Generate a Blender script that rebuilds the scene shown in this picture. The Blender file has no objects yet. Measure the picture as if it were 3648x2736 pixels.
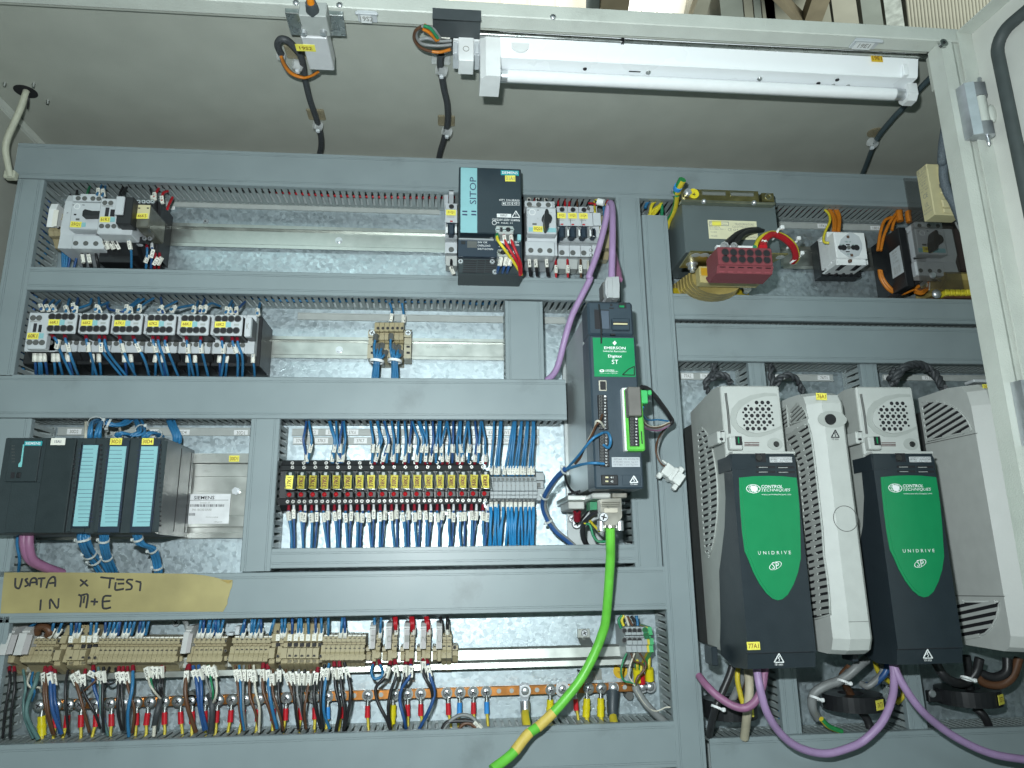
import bpy, math, random
from mathutils import Vector, Matrix
rnd = random.Random(11)
sc = bpy.context.scene
col = sc.collection
# ------------------------------------------------------------------ camera
DIST, FOC = 1.09, 1530.0            # metres to the mounting plate; focal length in pixels of a 2212 px wide picture
YAW, PIT, ROL = map(math.radians, (5.35, 13.8, -0.8))
fw = Vector((math.sin(YAW)*math.cos(PIT), math.cos(YAW)*math.cos(PIT), math.sin(PIT)))
rt0 = Vector((math.cos(YAW), -math.sin(YAW), 0)); up0 = rt0.cross(fw)
RT = rt0*math.cos(ROL) + up0*math.sin(ROL)
UP = -rt0*math.sin(ROL) + up0*math.cos(ROL)
CAM = Vector((0, -DIST, 0))
cd = bpy.data.cameras.new('camera'); cam = bpy.data.objects.new('camera', cd); col.objects.link(cam)
m3 = Matrix((RT, UP, -fw)).transposed(); cam.matrix_world = Matrix.Translation(CAM) @ m3.to_4x4()
cd.sensor_width = 36; cd.lens = FOC/2212*36; cd.clip_start = .02; cd.clip_end = 200
sc.camera = cam
# ------------------------------------------------------------------ world and lamps
w = bpy.data.worlds.new('World'); sc.world = w; w.use_nodes = True
bg = w.node_tree.nodes['Background']; bg.inputs[0].default_value = (.60, .90, .84, 1); bg.inputs[1].default_value = .09
def lamp(name, kind, loc, target, energy, color, **kw):
    l = bpy.data.lights.new(name, kind); l.energy = energy; l.color = color
    for k, v in kw.items(): setattr(l, k, v)
    o = bpy.data.objects.new(name, l); col.objects.link(o); o.location = loc
    o.rotation_euler = (Vector(target)-Vector(loc)).to_track_quat('-Z', 'Y').to_euler(); return o
lamp('camera_flash', 'AREA', CAM + RT*-.05 + UP*.10 + fw*.01, CAM + fw*1.2 + UP*-.05, 11.0, (.90, .99, 1), shape='RECTANGLE', size=.03, size_y=.016)
lamp('hall_skylight', 'AREA', (-1.2, -6.5, 3.4), (-.1, 0, .2), 52, (.76, .98, .98), shape='RECTANGLE', size=3.4, size_y=1.1)
vs = sc.view_settings; vs.view_transform = 'Standard'; vs.look = 'None'; vs.exposure = .28; vs.gamma = 1
# ------------------------------------------------------------------ measuring: picture point + depth in front of the plate -> place
FR = dict(V=(0, 0, 1/.60636), A0=(0, 0, .4123), A1=(912, 0, .4123), A2=(1824, 0, .4123), A3=(2736, 0, .4123),
  B0=(0, 600, .34358), B1=(0, 1030, .434), B2=(1300, 1050, .34358), B3=(1560, 580, .31646), B4=(2300, 600, .31646), B5=(2850, 560, .36174),
  C0=(1920, 960, .33755), C1=(1920, 1450, .33755), C2=(0, 1470, .434), C3=(960, 1480, .46112), C4=(2400, 1280, .42798), C5=(3000, 1280, .42801),
  D0=(2400, 1990, .44957), D1=(3000, 1990, .44969), D2=(0, 2180, .31646), D3=(650, 2180, .31646), D4=(1300, 2180, .31646), D5=(1900, 2150, .35315),
  D6=(0, 2000, .40687), E0=(2240, 600, .20796), E1=(0, 200, .14467), E2=(3080, 60, .18083), E3=(1400, 2500, .27125), E4=(2700, 680, .27125))
cur = FR['V']
def fr(k):
    global cur
    cur = FR[k]
def ray(x, y):
    vx, vy = (cur[0]+x*cur[2])*.60636, (cur[1]+y*cur[2])*.60636
    return RT*(vx-1106) + UP*(829.5-vy) + fw*FOC
def Q(x, y, d):
    v = ray(x, y); return CAM + v*((DIST-d)/v.y)
def Qz(x, y, z):
    v = ray(x, y); return CAM + v*(z/v.z)
def Qx(x, y, X):
    v = ray(x, y); return CAM + v*(X/v.x)
def qb(x0, y0, x1, y1, df, db=None, th=None):
    xm, ym = (x0+x1)/2, (y0+y1)/2
    if db is None: db = df-th
    return (Q(x0, ym, df).x, -df, Q(xm, y1, df).z), (Q(x1, ym, df).x, -db, Q(xm, y0, df).z)
# ------------------------------------------------------------------ materials
MATS = {}
def M(name, c, rough=.5, metal=0., var=.10, scale=60., bump=0., bscale=400., emit=0., alpha=1., trans=0., ior=1.45, dirt=0., spec=.5):
    if name in MATS: return MATS[name]
    m = bpy.data.materials.new(name); m.use_nodes = True; nt = m.node_tree; N = nt.nodes; L = nt.links
    b = N['Principled BSDF']; b.inputs['Roughness'].default_value = rough; b.inputs['Metallic'].default_value = metal
    b.inputs['Specular IOR Level'].default_value = spec
    tc = N.new('ShaderNodeTexCoord'); no = N.new('ShaderNodeTexNoise'); no.inputs['Scale'].default_value = scale; no.inputs['Detail'].default_value = 4
    L.new(tc.outputs['Object'], no.inputs['Vector'])
    mr = N.new('ShaderNodeMapRange'); mr.inputs[1].default_value = .3; mr.inputs[2].default_value = .7; mr.inputs[3].default_value = 1-var; mr.inputs[4].default_value = 1+var
    L.new(no.outputs[0], mr.inputs[0])
    mx = N.new('ShaderNodeMix'); mx.data_type = 'RGBA'; mx.blend_type = 'MULTIPLY'; mx.inputs[0].default_value = 1
    mx.inputs[6].default_value = (*c, 1); L.new(mr.outputs[0], mx.inputs[7]); out = mx.outputs[2]
    if dirt:
        n2 = N.new('ShaderNodeTexNoise'); n2.inputs['Scale'].default_value = 9; n2.inputs['Detail'].default_value = 7; n2.inputs['Roughness'].default_value = .65
        L.new(tc.outputs['Object'], n2.inputs['Vector'])
        m2 = N.new('ShaderNodeMapRange'); m2.inputs[1].default_value = .60; m2.inputs[2].default_value = .74; m2.inputs[3].default_value = 0; m2.inputs[4].default_value = dirt
        L.new(n2.outputs[0], m2.inputs[0])
        x2 = N.new('ShaderNodeMix'); x2.data_type = 'RGBA'; L.new(m2.outputs[0], x2.inputs[0]); L.new(out, x2.inputs[6]); x2.inputs[7].default_value = (.05, .052, .045, 1); out = x2.outputs[2]
    L.new(out, b.inputs['Base Color'])
    rr = N.new('ShaderNodeMapRange'); rr.inputs[3].default_value = max(.03, rough-.07); rr.inputs[4].default_value = min(1, rough+.07); L.new(no.outputs[0], rr.inputs[0]); L.new(rr.outputs[0], b.inputs['Roughness'])
    if bump:
        nb = N.new('ShaderNodeTexNoise'); nb.inputs['Scale'].default_value = bscale; nb.inputs['Detail'].default_value = 2; L.new(tc.outputs['Object'], nb.inputs['Vector'])
        bp = N.new('ShaderNodeBump'); bp.inputs['Strength'].default_value = bump; bp.inputs['Distance'].default_value = .001
        L.new(nb.outputs[0], bp.inputs['Height']); L.new(bp.outputs[0], b.inputs['Normal'])
    if emit: b.inputs['Emission Color'].default_value = (*c, 1); b.inputs['Emission Strength'].default_value = emit
    if trans: b.inputs['Transmission Weight'].default_value = trans; b.inputs['IOR'].default_value = ior
    if alpha < 1: b.inputs['Alpha'].default_value = alpha
    MATS[name] = m; return m
def galvanised():
    m = bpy.data.materials.new('galvanised_steel'); m.use_nodes = True; N = m.node_tree.nodes; L = m.node_tree.links; b = N['Principled BSDF']
    tc = N.new('ShaderNodeTexCoord'); nz = N.new('ShaderNodeTexNoise'); nz.inputs['Scale'].default_value = 70; nz.inputs['Detail'].default_value = 3
    L.new(tc.outputs['Object'], nz.inputs['Vector'])
    ad = N.new('ShaderNodeVectorMath'); ad.operation = 'MULTIPLY_ADD'; ad.inputs[1].default_value = (.012, .012, .012); L.new(nz.outputs['Color'], ad.inputs[0]); L.new(tc.outputs['Object'], ad.inputs[2])
    vo = N.new('ShaderNodeTexVoronoi'); vo.inputs['Scale'].default_value = 190; L.new(ad.outputs[0], vo.inputs['Vector'])
    sp = N.new('ShaderNodeSeparateColor'); L.new(vo.outputs['Color'], sp.inputs[0])
    cr = N.new('ShaderNodeValToRGB'); cr.color_ramp.elements[0].color = (.37, .44, .47, 1); cr.color_ramp.elements[1].color = (.50, .58, .61, 1)
    e = cr.color_ramp.elements.new(.22); e.color = (.43, .50, .535, 1)
    L.new(sp.outputs[0], cr.inputs[0])
    n2 = N.new('ShaderNodeTexNoise'); n2.inputs['Scale'].default_value = 6; n2.inputs['Detail'].default_value = 4; L.new(tc.outputs['Object'], n2.inputs['Vector'])
    mr = N.new('ShaderNodeMapRange'); mr.inputs[1].default_value = .3; mr.inputs[2].default_value = .7; mr.inputs[3].default_value = .8; mr.inputs[4].default_value = 1.1; L.new(n2.outputs[0], mr.inputs[0])
    mx = N.new('ShaderNodeMix'); mx.data_type = 'RGBA'; mx.blend_type = 'MULTIPLY'; mx.inputs[0].default_value = 1; L.new(cr.outputs[0], mx.inputs[6]); L.new(mr.outputs[0], mx.inputs[7])
    L.new(mx.outputs[2], b.inputs['Base Color']); b.inputs['Metallic'].default_value = .82
    rr = N.new('ShaderNodeMapRange'); rr.inputs[3].default_value = .36; rr.inputs[4].default_value = .60; L.new(sp.outputs[1], rr.inputs[0]); L.new(rr.outputs[0], b.inputs['Roughness'])
    bp = N.new('ShaderNodeBump'); bp.inputs['Strength'].default_value = .22; bp.inputs['Distance'].default_value = .001; L.new(sp.outputs[2], bp.inputs['Height']); L.new(bp.outputs[0], b.inputs['Normal'])
    MATS['galv'] = m; return m
galv = galvanised()
duct_grey = M('duct_grey', (.225, .272, .285), .42, var=.05, scale=14, dirt=.25)
wall_grey = M('duct_wall_grey', (.27, .31, .31), .5, var=.06, scale=30)
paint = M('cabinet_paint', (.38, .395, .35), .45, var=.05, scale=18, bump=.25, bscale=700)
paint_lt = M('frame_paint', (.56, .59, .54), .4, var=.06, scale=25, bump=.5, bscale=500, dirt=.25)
door_paint = M('door_paint', (.60, .61, .57), .45, var=.05, scale=20, bump=.3, bscale=600)
steel = M('zinc_steel', (.52, .54, .53), .28, 1, var=.08, scale=90)
railm = M('rail_steel', (.46, .48, .45), .38, .92, var=.12, scale=50)
chrome = M('screw_metal', (.62, .64, .66), .40, .85, var=.08)
brasszinc = M('yellow_zinc', (.36, .31, .14), .35, 1, var=.25, scale=60)
copper = M('copper', (.62, .26, .08), .35, 1, var=.15, scale=70)
black = M('black_plastic', (.012, .013, .015), .42, var=.15)
dark = M('anthracite_plastic', (.022, .034, .038), .45, var=.08, bump=.15)
navy = M('petrol_plastic', (.016, .030, .048), .42, var=.06)
petrol = M('petrol_cover', (.020, .034, .044), .38, var=.06, bump=.12)
lgrey = M('light_grey_plastic', (.50, .53, .55), .45, var=.05)
mgrey = M('grey_plastic', (.36, .385, .37), .5, var=.06)
dgrey = M('dark_grey_plastic', (.10, .105, .10), .5)
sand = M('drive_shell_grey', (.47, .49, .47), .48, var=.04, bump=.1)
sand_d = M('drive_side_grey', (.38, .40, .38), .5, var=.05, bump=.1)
white = M('white_plastic', (.74, .76, .76), .4, var=.04)
enamel = M('white_enamel', (.86, .89, .91), .28, var=.004, scale=8)
tubew = M('tube_glass', (.80, .82, .83), .16, var=.02)
paper = M('white_label', (.74, .73, .66), .6, var=.05)
yellow = M('yellow_label', (.80, .73, .10), .55, var=.10)
teal = M('teal_label', (.24, .48, .51), .5, var=.04)
tealt = M('teal_print', (.02, .32, .36), .5, var=.04)
beige = M('beige_terminal', (.33, .28, .165), .5, var=.08)
beige_d = M('beige_terminal_side', (.17, .145, .09), .55, var=.1)
tgrey = M('grey_terminal', (.32, .35, .36), .5, var=.06)
green = M('green_panel', (.008, .235, .085), .36, var=.04)
lime = M('lime_cable', (.13, .50, .05), .42, var=.10)
tape_y = M('yellow_tape', (.62, .47, .10), .55, var=.14)
bluew = M('blue_wire', (.026, .150, .31), .42, var=.15)
blued = M('dark_blue_wire', (.020, .075, .22), .42, var=.15)
redw = M('red_wire', (.42, .012, .02), .42, var=.15)
blackw = M('black_wire', (.018, .018, .020), .42, var=.2)
greyw = M('grey_wire', (.20, .21, .21), .45, var=.15)
brownw = M('brown_wire', (.10, .045, .022), .45, var=.2)
whitew = M('white_wire', (.52, .50, .42), .45, var=.1)
greenw = M('green_wire', (.015, .20, .085), .45, var=.15)
orangew = M('orange_wire', (.50, .16, .012), .42, var=.12)
yelw = M('yellow_wire', (.62, .52, .03), .45, var=.12)
purple = M('purple_cable', (.34, .225, .40), .48, var=.06)
purpled = M('mauve_cable', (.27, .115, .21), .5, var=.08)
ferr_r = M('red_ferrule', (.22, .010, .022), .4)
ferr_w = M('white_ferrule', (.62, .63, .64), .4)
ferr_b = M('blue_sleeve', (.03, .24, .62), .4)
red_blk = M('maroon_plastic', (.20, .045, .055), .48, var=.06)
braid = M('grey_braid', (.10, .125, .145), .6, var=.35, scale=500, bump=.8, bscale=900)
sleeve_b = M('black_sleeving', (.045, .050, .055), .55, var=.3, scale=400, bump=.5)
clear = M('clear_plastic', (.75, .78, .78), .15, alpha=.35)
amber = M('amber_plastic', (.34, .29, .18), .35, alpha=.45, var=.1)
smoke = M('smoked_acrylic', (.045, .040, .034), .08, alpha=.30)
rubber = M('black_rubber', (.05, .06, .065), .55, var=.1)
ink = M('black_print', (.02, .02, .025), .6, var=.02)
inkw = M('white_print', (.80, .82, .82), .6, var=.02)
inkr = M('brown_print', (.20, .08, .02), .6, var=.02)
inkg = M('grey_print', (.25, .25, .23), .6, var=.02)
hole = M('dark_recess', (.012, .012, .015), .7, var=.05)
boxy = M('cream_plastic', (.58, .53, .31), .5, var=.05)
winding = M('varnished_winding', (.27, .21, .07), .4, var=.35, scale=45)
masking = M('masking_tape', (.33, .28, .12), .55, var=.30, scale=9, bump=.3, bscale=60)
gasket = M('gasket_foam', (.055, .068, .068), .6, var=.1)
tie = M('nylon_tie', (.46, .49, .48), .45)
brk_w = M('bracket_grey_white', (.46, .46, .45), .5, var=.06)
heats = M('heatsink_metal', (.10, .103, .10), .45, .4, var=.1)
casting = M('zinc_casting', (.48, .50, .53), .34, .85, var=.12)
# ------------------------------------------------------------------ mesh building
class G:
    def __init__(s): s.v = []; s.f = []; s.mi = []; s.sm = []; s.c = 0
    def add(s, vs, fs, sm=False):
        n = len(s.v); s.v += [tuple(p) for p in vs]
        for f in fs: s.f.append([n+i for i in f]); s.mi.append(s.c); s.sm.append(sm)
    def box(s, lo, hi, c=0.):
        (x0, y0, z0), (x1, y1, z1) = lo, hi
        x0, x1 = min(x0, x1), max(x0, x1); y0, y1 = min(y0, y1), max(y0, y1); z0, z1 = min(z0, z1), max(z0, z1)
        c = min(c, (x1-x0)*.45, (y1-y0)*.45, (z1-z0)*.45)
        if c <= 0:
            s.add([(x0,y0,z0),(x1,y0,z0),(x1,y1,z0),(x0,y1,z0),(x0,y0,z1),(x1,y0,z1),(x1,y1,z1),(x0,y1,z1)],
                  [(0,3,2,1),(4,5,6,7),(0,1,5,4),(1,2,6,5),(2,3,7,6),(3,0,4,7)]); return s
        ct = ((x0+x1)/2, (y0+y1)/2, (z0+z1)/2); h = ((x1-x0)/2, (y1-y0)/2, (z1-z0)/2); vs = []; ix = {}
        for sx in (-1, 1):
            for sy in (-1, 1):
                for sz in (-1, 1):
                    for a in range(3):
                        p = [h[k] if k == a else h[k]-c for k in range(3)]
                        ix[sx, sy, sz, a] = len(vs); vs.append((ct[0]+sx*p[0], ct[1]+sy*p[1], ct[2]+sz*p[2]))
        fs = []
        def face(ids, n):
            a, b, d = (Vector(vs[i]) for i in ids[:3])
            fs.append(ids if (b-a).cross(d-a).dot(Vector(n)) > 0 else ids[::-1])
        for a in range(3):
            b, d = [k for k in range(3) if k != a]
            for sg in (-1, 1):
                def key(sb, sd):
                    t = [0, 0, 0]; t[a] = sg; t[b] = sb; t[d] = sd; return ix[t[0], t[1], t[2], a]
                n = [0, 0, 0]; n[a] = sg; face([key(-1,-1), key(1,-1), key(1,1), key(-1,1)], n)
            for sb in (-1, 1):
                for sd in (-1, 1):
                    def k2(sa, ax):
                        t = [0, 0, 0]; t[a] = sa; t[b] = sb; t[d] = sd; return ix[t[0], t[1], t[2], ax]
                    n = [0, 0, 0]; n[b] = sb; n[d] = sd; face([k2(-1,b), k2(1,b), k2(1,d), k2(-1,d)], n)
        for sx in (-1, 1):
            for sy in (-1, 1):
                for sz in (-1, 1): face([ix[sx,sy,sz,0], ix[sx,sy,sz,1], ix[sx,sy,sz,2]], (sx, sy, sz))
        s.add(vs, fs); return s
    def qbox(s, x0, y0, x1, y1, df, db=None, c=.0008, th=.001):
        lo, hi = qb(x0, y0, x1, y1, df, db, th); return s.box(lo, hi, c)
    def cyl(s, p0, p1, r, n=12, r1=None, cap=True, sm=True):
        p0, p1 = Vector(p0), Vector(p1); a = (p1-p0).normalized(); u = a.orthogonal().normalized(); v = a.cross(u); r1 = r if r1 is None else r1
        vs = []
        for p, q in ((p0, r), (p1, r1)):
            for i in range(n):
                t = 2*math.pi*i/n; vs.append(p+u*math.cos(t)*q+v*math.sin(t)*q)
        s.add(vs, [(i, (i+1) % n, n+(i+1) % n, n+i) for i in range(n)], sm)
        if cap: s.add(vs[:n], [tuple(range(n))[::-1]]); s.add(vs[n:], [tuple(range(n))])
        return s
    def tube(s, pts, r, n=7, sub=4, cap=True, closed=False):
        P = spline(pts, sub) if sub > 1 else [Vector(p) for p in pts]
        k = len(P); vs = []; u = None
        for i, p in enumerate(P):
            t = (P[min(i+1, k-1)]-P[max(i-1, 0)])
            t = t.normalized() if t.length > 1e-9 else Vector((0, 0, 1))
            if u is None: u = t.orthogonal().normalized()
            u = (u-t*u.dot(t)); u = u.normalized() if u.length > 1e-6 else t.orthogonal().normalized(); v = t.cross(u)
            rr = r(i/(k-1)) if callable(r) else r
            for j in range(n):
                a = 2*math.pi*j/n; vs.append(p+u*math.cos(a)*rr+v*math.sin(a)*rr)
        fs = [(i*n+j, i*n+(j+1) % n, (i+1)*n+(j+1) % n, (i+1)*n+j) for i in range(k-1) for j in range(n)]
        s.add(vs, fs, True)
        if cap: s.add(vs[:n], [tuple(range(n))[::-1]]); s.add(vs[-n:], [tuple(range(n))])
        return s
    def prism(s, loop, vec, sm=False):
        n = len(loop); vec = Vector(vec); L0 = [Vector(p) for p in loop]
        nr = Vector((0, 0, 0))
        for i in range(n): nr += L0[i].cross(L0[(i+1) % n])
        if nr.dot(vec) > 0: L0 = L0[::-1]
        vs = L0+[p+vec for p in L0]
        s.add(vs, [(i, n+i, n+(i+1) % n, (i+1) % n) for i in range(n)], sm); s.add(L0, [tuple(range(n))]); s.add([p+vec for p in L0], [tuple(range(n))[::-1]])
        return s
    def sphere(s, c, r, nu=12, nv=6, squash=(1, 1, 1)):
        vs = []; fs = []
        for j in range(nv+1):
            for i in range(nu):
                a = 2*math.pi*i/nu; b = math.pi*j/nv
                vs.append((c[0]+r*squash[0]*math.sin(b)*math.cos(a), c[1]+r*squash[1]*math.cos(b), c[2]+r*squash[2]*math.sin(b)*math.sin(a)))
        for j in range(nv):
            for i in range(nu): fs.append((j*nu+i, j*nu+(i+1) % nu, (j+1)*nu+(i+1) % nu, (j+1)*nu+i))
        s.add(vs, fs, True); return s
    def ring(s, c, ax, r0, r1, h, n=24):       # flat annulus with height along ax
        c = Vector(c); ax = Vector(ax).normalized(); u = ax.orthogonal().normalized(); v = ax.cross(u); vs = []
        for r, z in ((r0, 0), (r1, 0), (r1, h), (r0, h)):
            for i in range(n):
                t = 2*math.pi*i/n; vs.append(c+ax*z+u*math.cos(t)*r+v*math.sin(t)*r)
        fs = [(k*n+i, k*n+(i+1) % n, ((k+1) % 4)*n+(i+1) % n, ((k+1) % 4)*n+i) for k in range(4) for i in range(n)]
        s.add(vs, fs); return s
    def xf(s, m):
        s.v = [tuple(m @ Vector(p)) for p in s.v]; return s
def spline(pts, sub=4):
    P = [Vector(p) for p in pts]
    if len(P) < 3: return P
    out = []; E = [P[0]*2-P[1]]+P+[P[-1]*2-P[-2]]
    for i in range(1, len(E)-2):
        a, b, c, d = E[i-1:i+3]
        for k in range(sub):
            t = k/sub; out.append(.5*((2*b)+(c-a)*t+(2*a-5*b+4*c-d)*t*t+(-a+3*b-3*c+d)*t**3))
    out.append(P[-1]); return out
def ordw(i):
    a = 'first second third fourth fifth sixth seventh eighth ninth tenth eleventh twelfth thirteenth fourteenth fifteenth sixteenth seventeenth eighteenth nineteenth twentieth'.split()
    if i < 20: return a[i]
    t = ['twenty', 'thirty', 'forty', 'fifty', 'sixty'][(i+1)//10-2]; k = (i+1) % 10
    return t+'-'+a[k-1] if k else t[:-1]+'ieth'
WL = {}
def wloc(o): return WL.get(o.name, Vector((0, 0, 0)))
def props(o, label=None, cat=None, group=None, kind=None):
    if label: o['label'] = label
    if cat: o['category'] = cat
    if group: o['group'] = group
    if kind: o['kind'] = kind
    return o
def root(name, label, cat, p, group=None):
    o = bpy.data.objects.new(name, None); col.objects.link(o); o.location = p; o.empty_display_size = .01; WL[o.name] = Vector(p)
    return props(o, label, cat, group)
def O(name, g, mats, parent=None, label=None, cat=None, group=None, kind=None, solid=0, me=None):
    if not isinstance(mats, (list, tuple)): mats = [mats]
    xs, ys, zs = zip(*g.v); c = Vector(((min(xs)+max(xs))/2, (min(ys)+max(ys))/2, min(zs)))
    me = bpy.data.meshes.new(name); me.from_pydata([(p[0]-c.x, p[1]-c.y, p[2]-c.z) for p in g.v], [], g.f)
    for m in mats: me.materials.append(m)
    me.polygons.foreach_set('material_index', g.mi); me.polygons.foreach_set('use_smooth', g.sm); me.update()
    o = bpy.data.objects.new(name, me); col.objects.link(o); WL[o.name] = c
    if parent: o.parent = parent; o.location = c-wloc(parent)
    else: o.location = c
    if solid: md = o.modifiers.new('thickness', 'SOLIDIFY'); md.thickness = solid; md.offset = 0
    return props(o, label, cat, group, kind)
def clone(rt, d, label=None, group=None):
    d = Vector(d)
    def cp(o, par):
        c = o.copy(); col.objects.link(c); c.parent = par; WL[c.name] = wloc(o)+d
        if par is None: c.location = o.location+d
        for ch in list(o.children): cp(ch, c)
        return c
    c = cp(rt, None)
    if label: c['label'] = label
    if group: c['group'] = group
    return c
# lettering: meshes are filled in one pass at the end
TXT = {}
def T(s, parent, p, w_, h_, mat, rot=0., basis=None, name='lettering'):
    key = (s.strip() or '-', mat.name)
    if key not in TXT:
        TXT[key] = bpy.data.meshes.new('lettering'); TXT[key].materials.append(mat)
    o = bpy.data.objects.new(name, TXT[key]); col.objects.link(o); p = Vector(p); WL[o.name] = p
    B = basis if basis else Matrix.Rotation(-math.radians(rot), 4, 'Y') @ Matrix.Rotation(math.pi/2, 4, 'X')
    o.parent = parent
    o.matrix_basis = Matrix.Translation(p-wloc(parent) if parent else p) @ B @ Matrix.Diagonal((w_, h_, 1, 1))
    return o
def fill_text():
    tmp = []
    for (s, mn), me in TXT.items():
        cu = bpy.data.curves.new('t', 'FONT'); cu.body = s; cu.resolution_u = 2
        if s == 'CONTROL': cu.offset = .018; cu.shear = .28
        elif s == 'TECHNIQUES': cu.shear = .28
        elif s == 'UNIDRIVE': cu.space_character = 1.7
        elif s in ('EMERSON', 'SIEMENS', 'Digitax', 'INPUT') or len(s) == 4: cu.offset = .012
        o = bpy.data.objects.new('t', cu); col.objects.link(o); tmp.append((o, cu, me))
    dg = bpy.context.evaluated_depsgraph_get(); dg.update()
    for o, cu, me in tmp:
        t = o.evaluated_get(dg).to_mesh(); V = [v.co.copy() for v in t.vertices]; Fc = [list(p.vertices) for p in t.polygons]
        x0 = min(v.x for v in V); x1 = max(v.x for v in V); y0 = min(v.y for v in V); y1 = max(v.y for v in V)
        me.from_pydata([((v.x-x0)/max(x1-x0, 1e-6)-.5, (v.y-y0)/max(y1-y0, 1e-6)-.5, 0) for v in V], [], Fc); me.update()
        o.to_mesh_clear(); bpy.data.objects.remove(o); bpy.data.curves.remove(cu)
def plate(name, x0, y0, x1, y1, d, mat, parent, text=None, ink_=None, rot=0, fx=.8, fy=.6, th=.0006, tilt=0, lines=None, label=None):
    lo, hi = qb(x0, y0, x1, y1, d+th, d); g = G().box(lo, hi)
    c = Vector(((lo[0]+hi[0])/2, lo[1], (lo[2]+hi[2])/2)); W_, H_ = hi[0]-lo[0], hi[2]-lo[2]
    if tilt: g.xf(Matrix.Translation(c) @ Matrix.Rotation(-math.radians(tilt), 4, 'Y') @ Matrix.Translation(-c))
    o = O(name, g, mat, parent)
    if label: o['label'] = label
    if text:
        a, b = (W_*fx, H_*fy) if rot % 180 == 0 else (H_*fx, W_*fy)
        T(text, o, c+Vector((0, -.0003, 0)), a, b, ink_ or ink, rot+tilt)
    return o
def txt(s, parent, x0, y0, x1, y1, d, mat, rot=0):
    lo, hi = qb(x0, y0, x1, y1, d+.0003, d); c = ((lo[0]+hi[0])/2, lo[1], (lo[2]+hi[2])/2)
    a, b = hi[0]-lo[0], hi[2]-lo[2]
    if rot % 180: a, b = b, a
    return T(s, parent, c, a, b, mat, rot)
def screw(x, y, d, r, parent, mat=None, name='screw', slot=True, up=False):
    p = Q(x, y, d); g = G(); g.cyl(p, p+Vector((0, -.0016, 0)), r, 12, r*.8); g.c = 1
    if slot:
        q = p+Vector((0, -.0017, 0)); a = rnd.uniform(0, 3.1)
        for k in (0, 1):
            t = a+k*math.pi/2; u = Vector((math.cos(t), 0, math.sin(t)))*r*.55; v = Vector((-math.sin(t), 0, math.cos(t)))*r*.13
            g.add([q-u-v+Vector((0, -.0001*k, 0)), q+u-v+Vector((0, -.0001*k, 0)), q+u+v+Vector((0, -.0001*k, 0)), q-u+v+Vector((0, -.0001*k, 0))], [(0, 1, 2, 3)])
    return O(name, g, [mat or chrome, hole], parent)
def disc(g, x, y, d, rx, n=12, lift=.0003):       # flat round mark or hole floor facing out
    p = Q(x, y, d+lift); g.add([p+Vector((math.cos(2*math.pi*i/n)*rx, 0, math.sin(2*math.pi*i/n)*rx)) for i in range(n)], [tuple(range(n))])
def well(parent, pts, d, r, ring=None, fill=None, name='terminal_screw'):   # round screw wells: a proud collar round a sunk screw
    for x, y in pts:
        p = Q(x, y, d); g = G(); g.ring(p+Vector((0, -.0006, 0)), (0, 1, 0), r*.82, r, .0008, 12); g.c = 1
        g.cyl(p+Vector((0, -.0001, 0)), p+Vector((0, -.0003, 0)), r*.84, 10)
        O(name, g, [ring or dgrey, fill or dgrey], parent)
def at_path(P, t):
    L = [0]
    for a, b in zip(P, P[1:]): L.append(L[-1]+(b-a).length)
    x = t*L[-1]
    for i in range(len(P)-1):
        if L[i+1] >= x:
            k = (x-L[i])/max(L[i+1]-L[i], 1e-9); return P[i].lerp(P[i+1], k), (P[i+1]-P[i]).normalized()
    return P[-1], (P[-1]-P[-2]).normalized()
SLV = [.0132, .0050, .9]
def sleeve_on(o, P, t, text, ln=0, wd=0, mat=None, name='marker_sleeve'):
    ln = ln or SLV[0]; wd = wd or SLV[1]
    p, tg = at_path(P, t); tg = Vector((tg.x, tg.y*.3, tg.z)).normalized(); n = Vector((0, -1, 0)); n = (n-tg*n.dot(tg)).normalized(); s = n.cross(tg)
    if tg.z > 0: tg = -tg; s = -s
    a = rnd.uniform(-SLV[2], SLV[2]); n, s = n*math.cos(a)+s*math.sin(a), s*math.cos(a)-n*math.sin(a)
    B = Matrix((tg, s, n)).transposed().to_4x4()
    g = G().box((-ln/2, -wd/2, -wd*.45), (ln/2, wd/2, wd*.45), .0004).xf(Matrix.Translation(p) @ B)
    c = O(name, g, mat or paper, o)
    if text: T(text, c, p+n*(wd*.45+.0002), ln*.66, wd*.52, ink, basis=B)
    return c
JOIN = {k: {} for k in ('blue wires above the beige row', 'bare blue wires behind the relays', 'short blue wires under the contactor bases', 'blue wires under the grey terminals')}
def wire(pts, r, mat, label, group=None, tag=None, tag_t=.1, ferr=None, end=0, cat='wire', name='wire', n=6, sub=4, fl=.009):
    r *= .62; P = spline(pts, sub)
    if group in JOIN:
        k = (group, mat.name); g = JOIN[group].setdefault(mat.name, (G(), mat))[0]; g.tube(P, r, n, 1)
        if tag is not None:
            p, tg = at_path(P, tag_t); d = Vector((tg.x, 0, tg.z)).normalized(); s = d.cross(Vector((0, -1, 0))); B = Matrix((d, s, Vector((0, -1, 0)))).transposed().to_4x4()
            q = G().box((-.0066, -.0025, -.0022), (.0066, .0025, .0022)).xf(Matrix.Translation(p) @ B); JOIN[group].setdefault('paper', (G(), paper))[0].add(q.v, q.f)
        return None
    g = G().tube(P, r, n, 1); o = O(name, g, mat, None, label, cat, group)
    if tag is not None: sleeve_on(o, P, tag_t, tag)
    if ferr:
        for e in ([0, 1] if end == 2 else [end]):
            a = P[0] if e == 0 else P[-1]; b, tg = at_path(P, .0001 if e == 0 else .9999)
            dr = tg if e == 0 else -tg
            O('ferrule', G().cyl(a-dr*.002, a+dr*fl*.72, r*1.1, 8, r*1.4), ferr, o)
    return o
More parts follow.
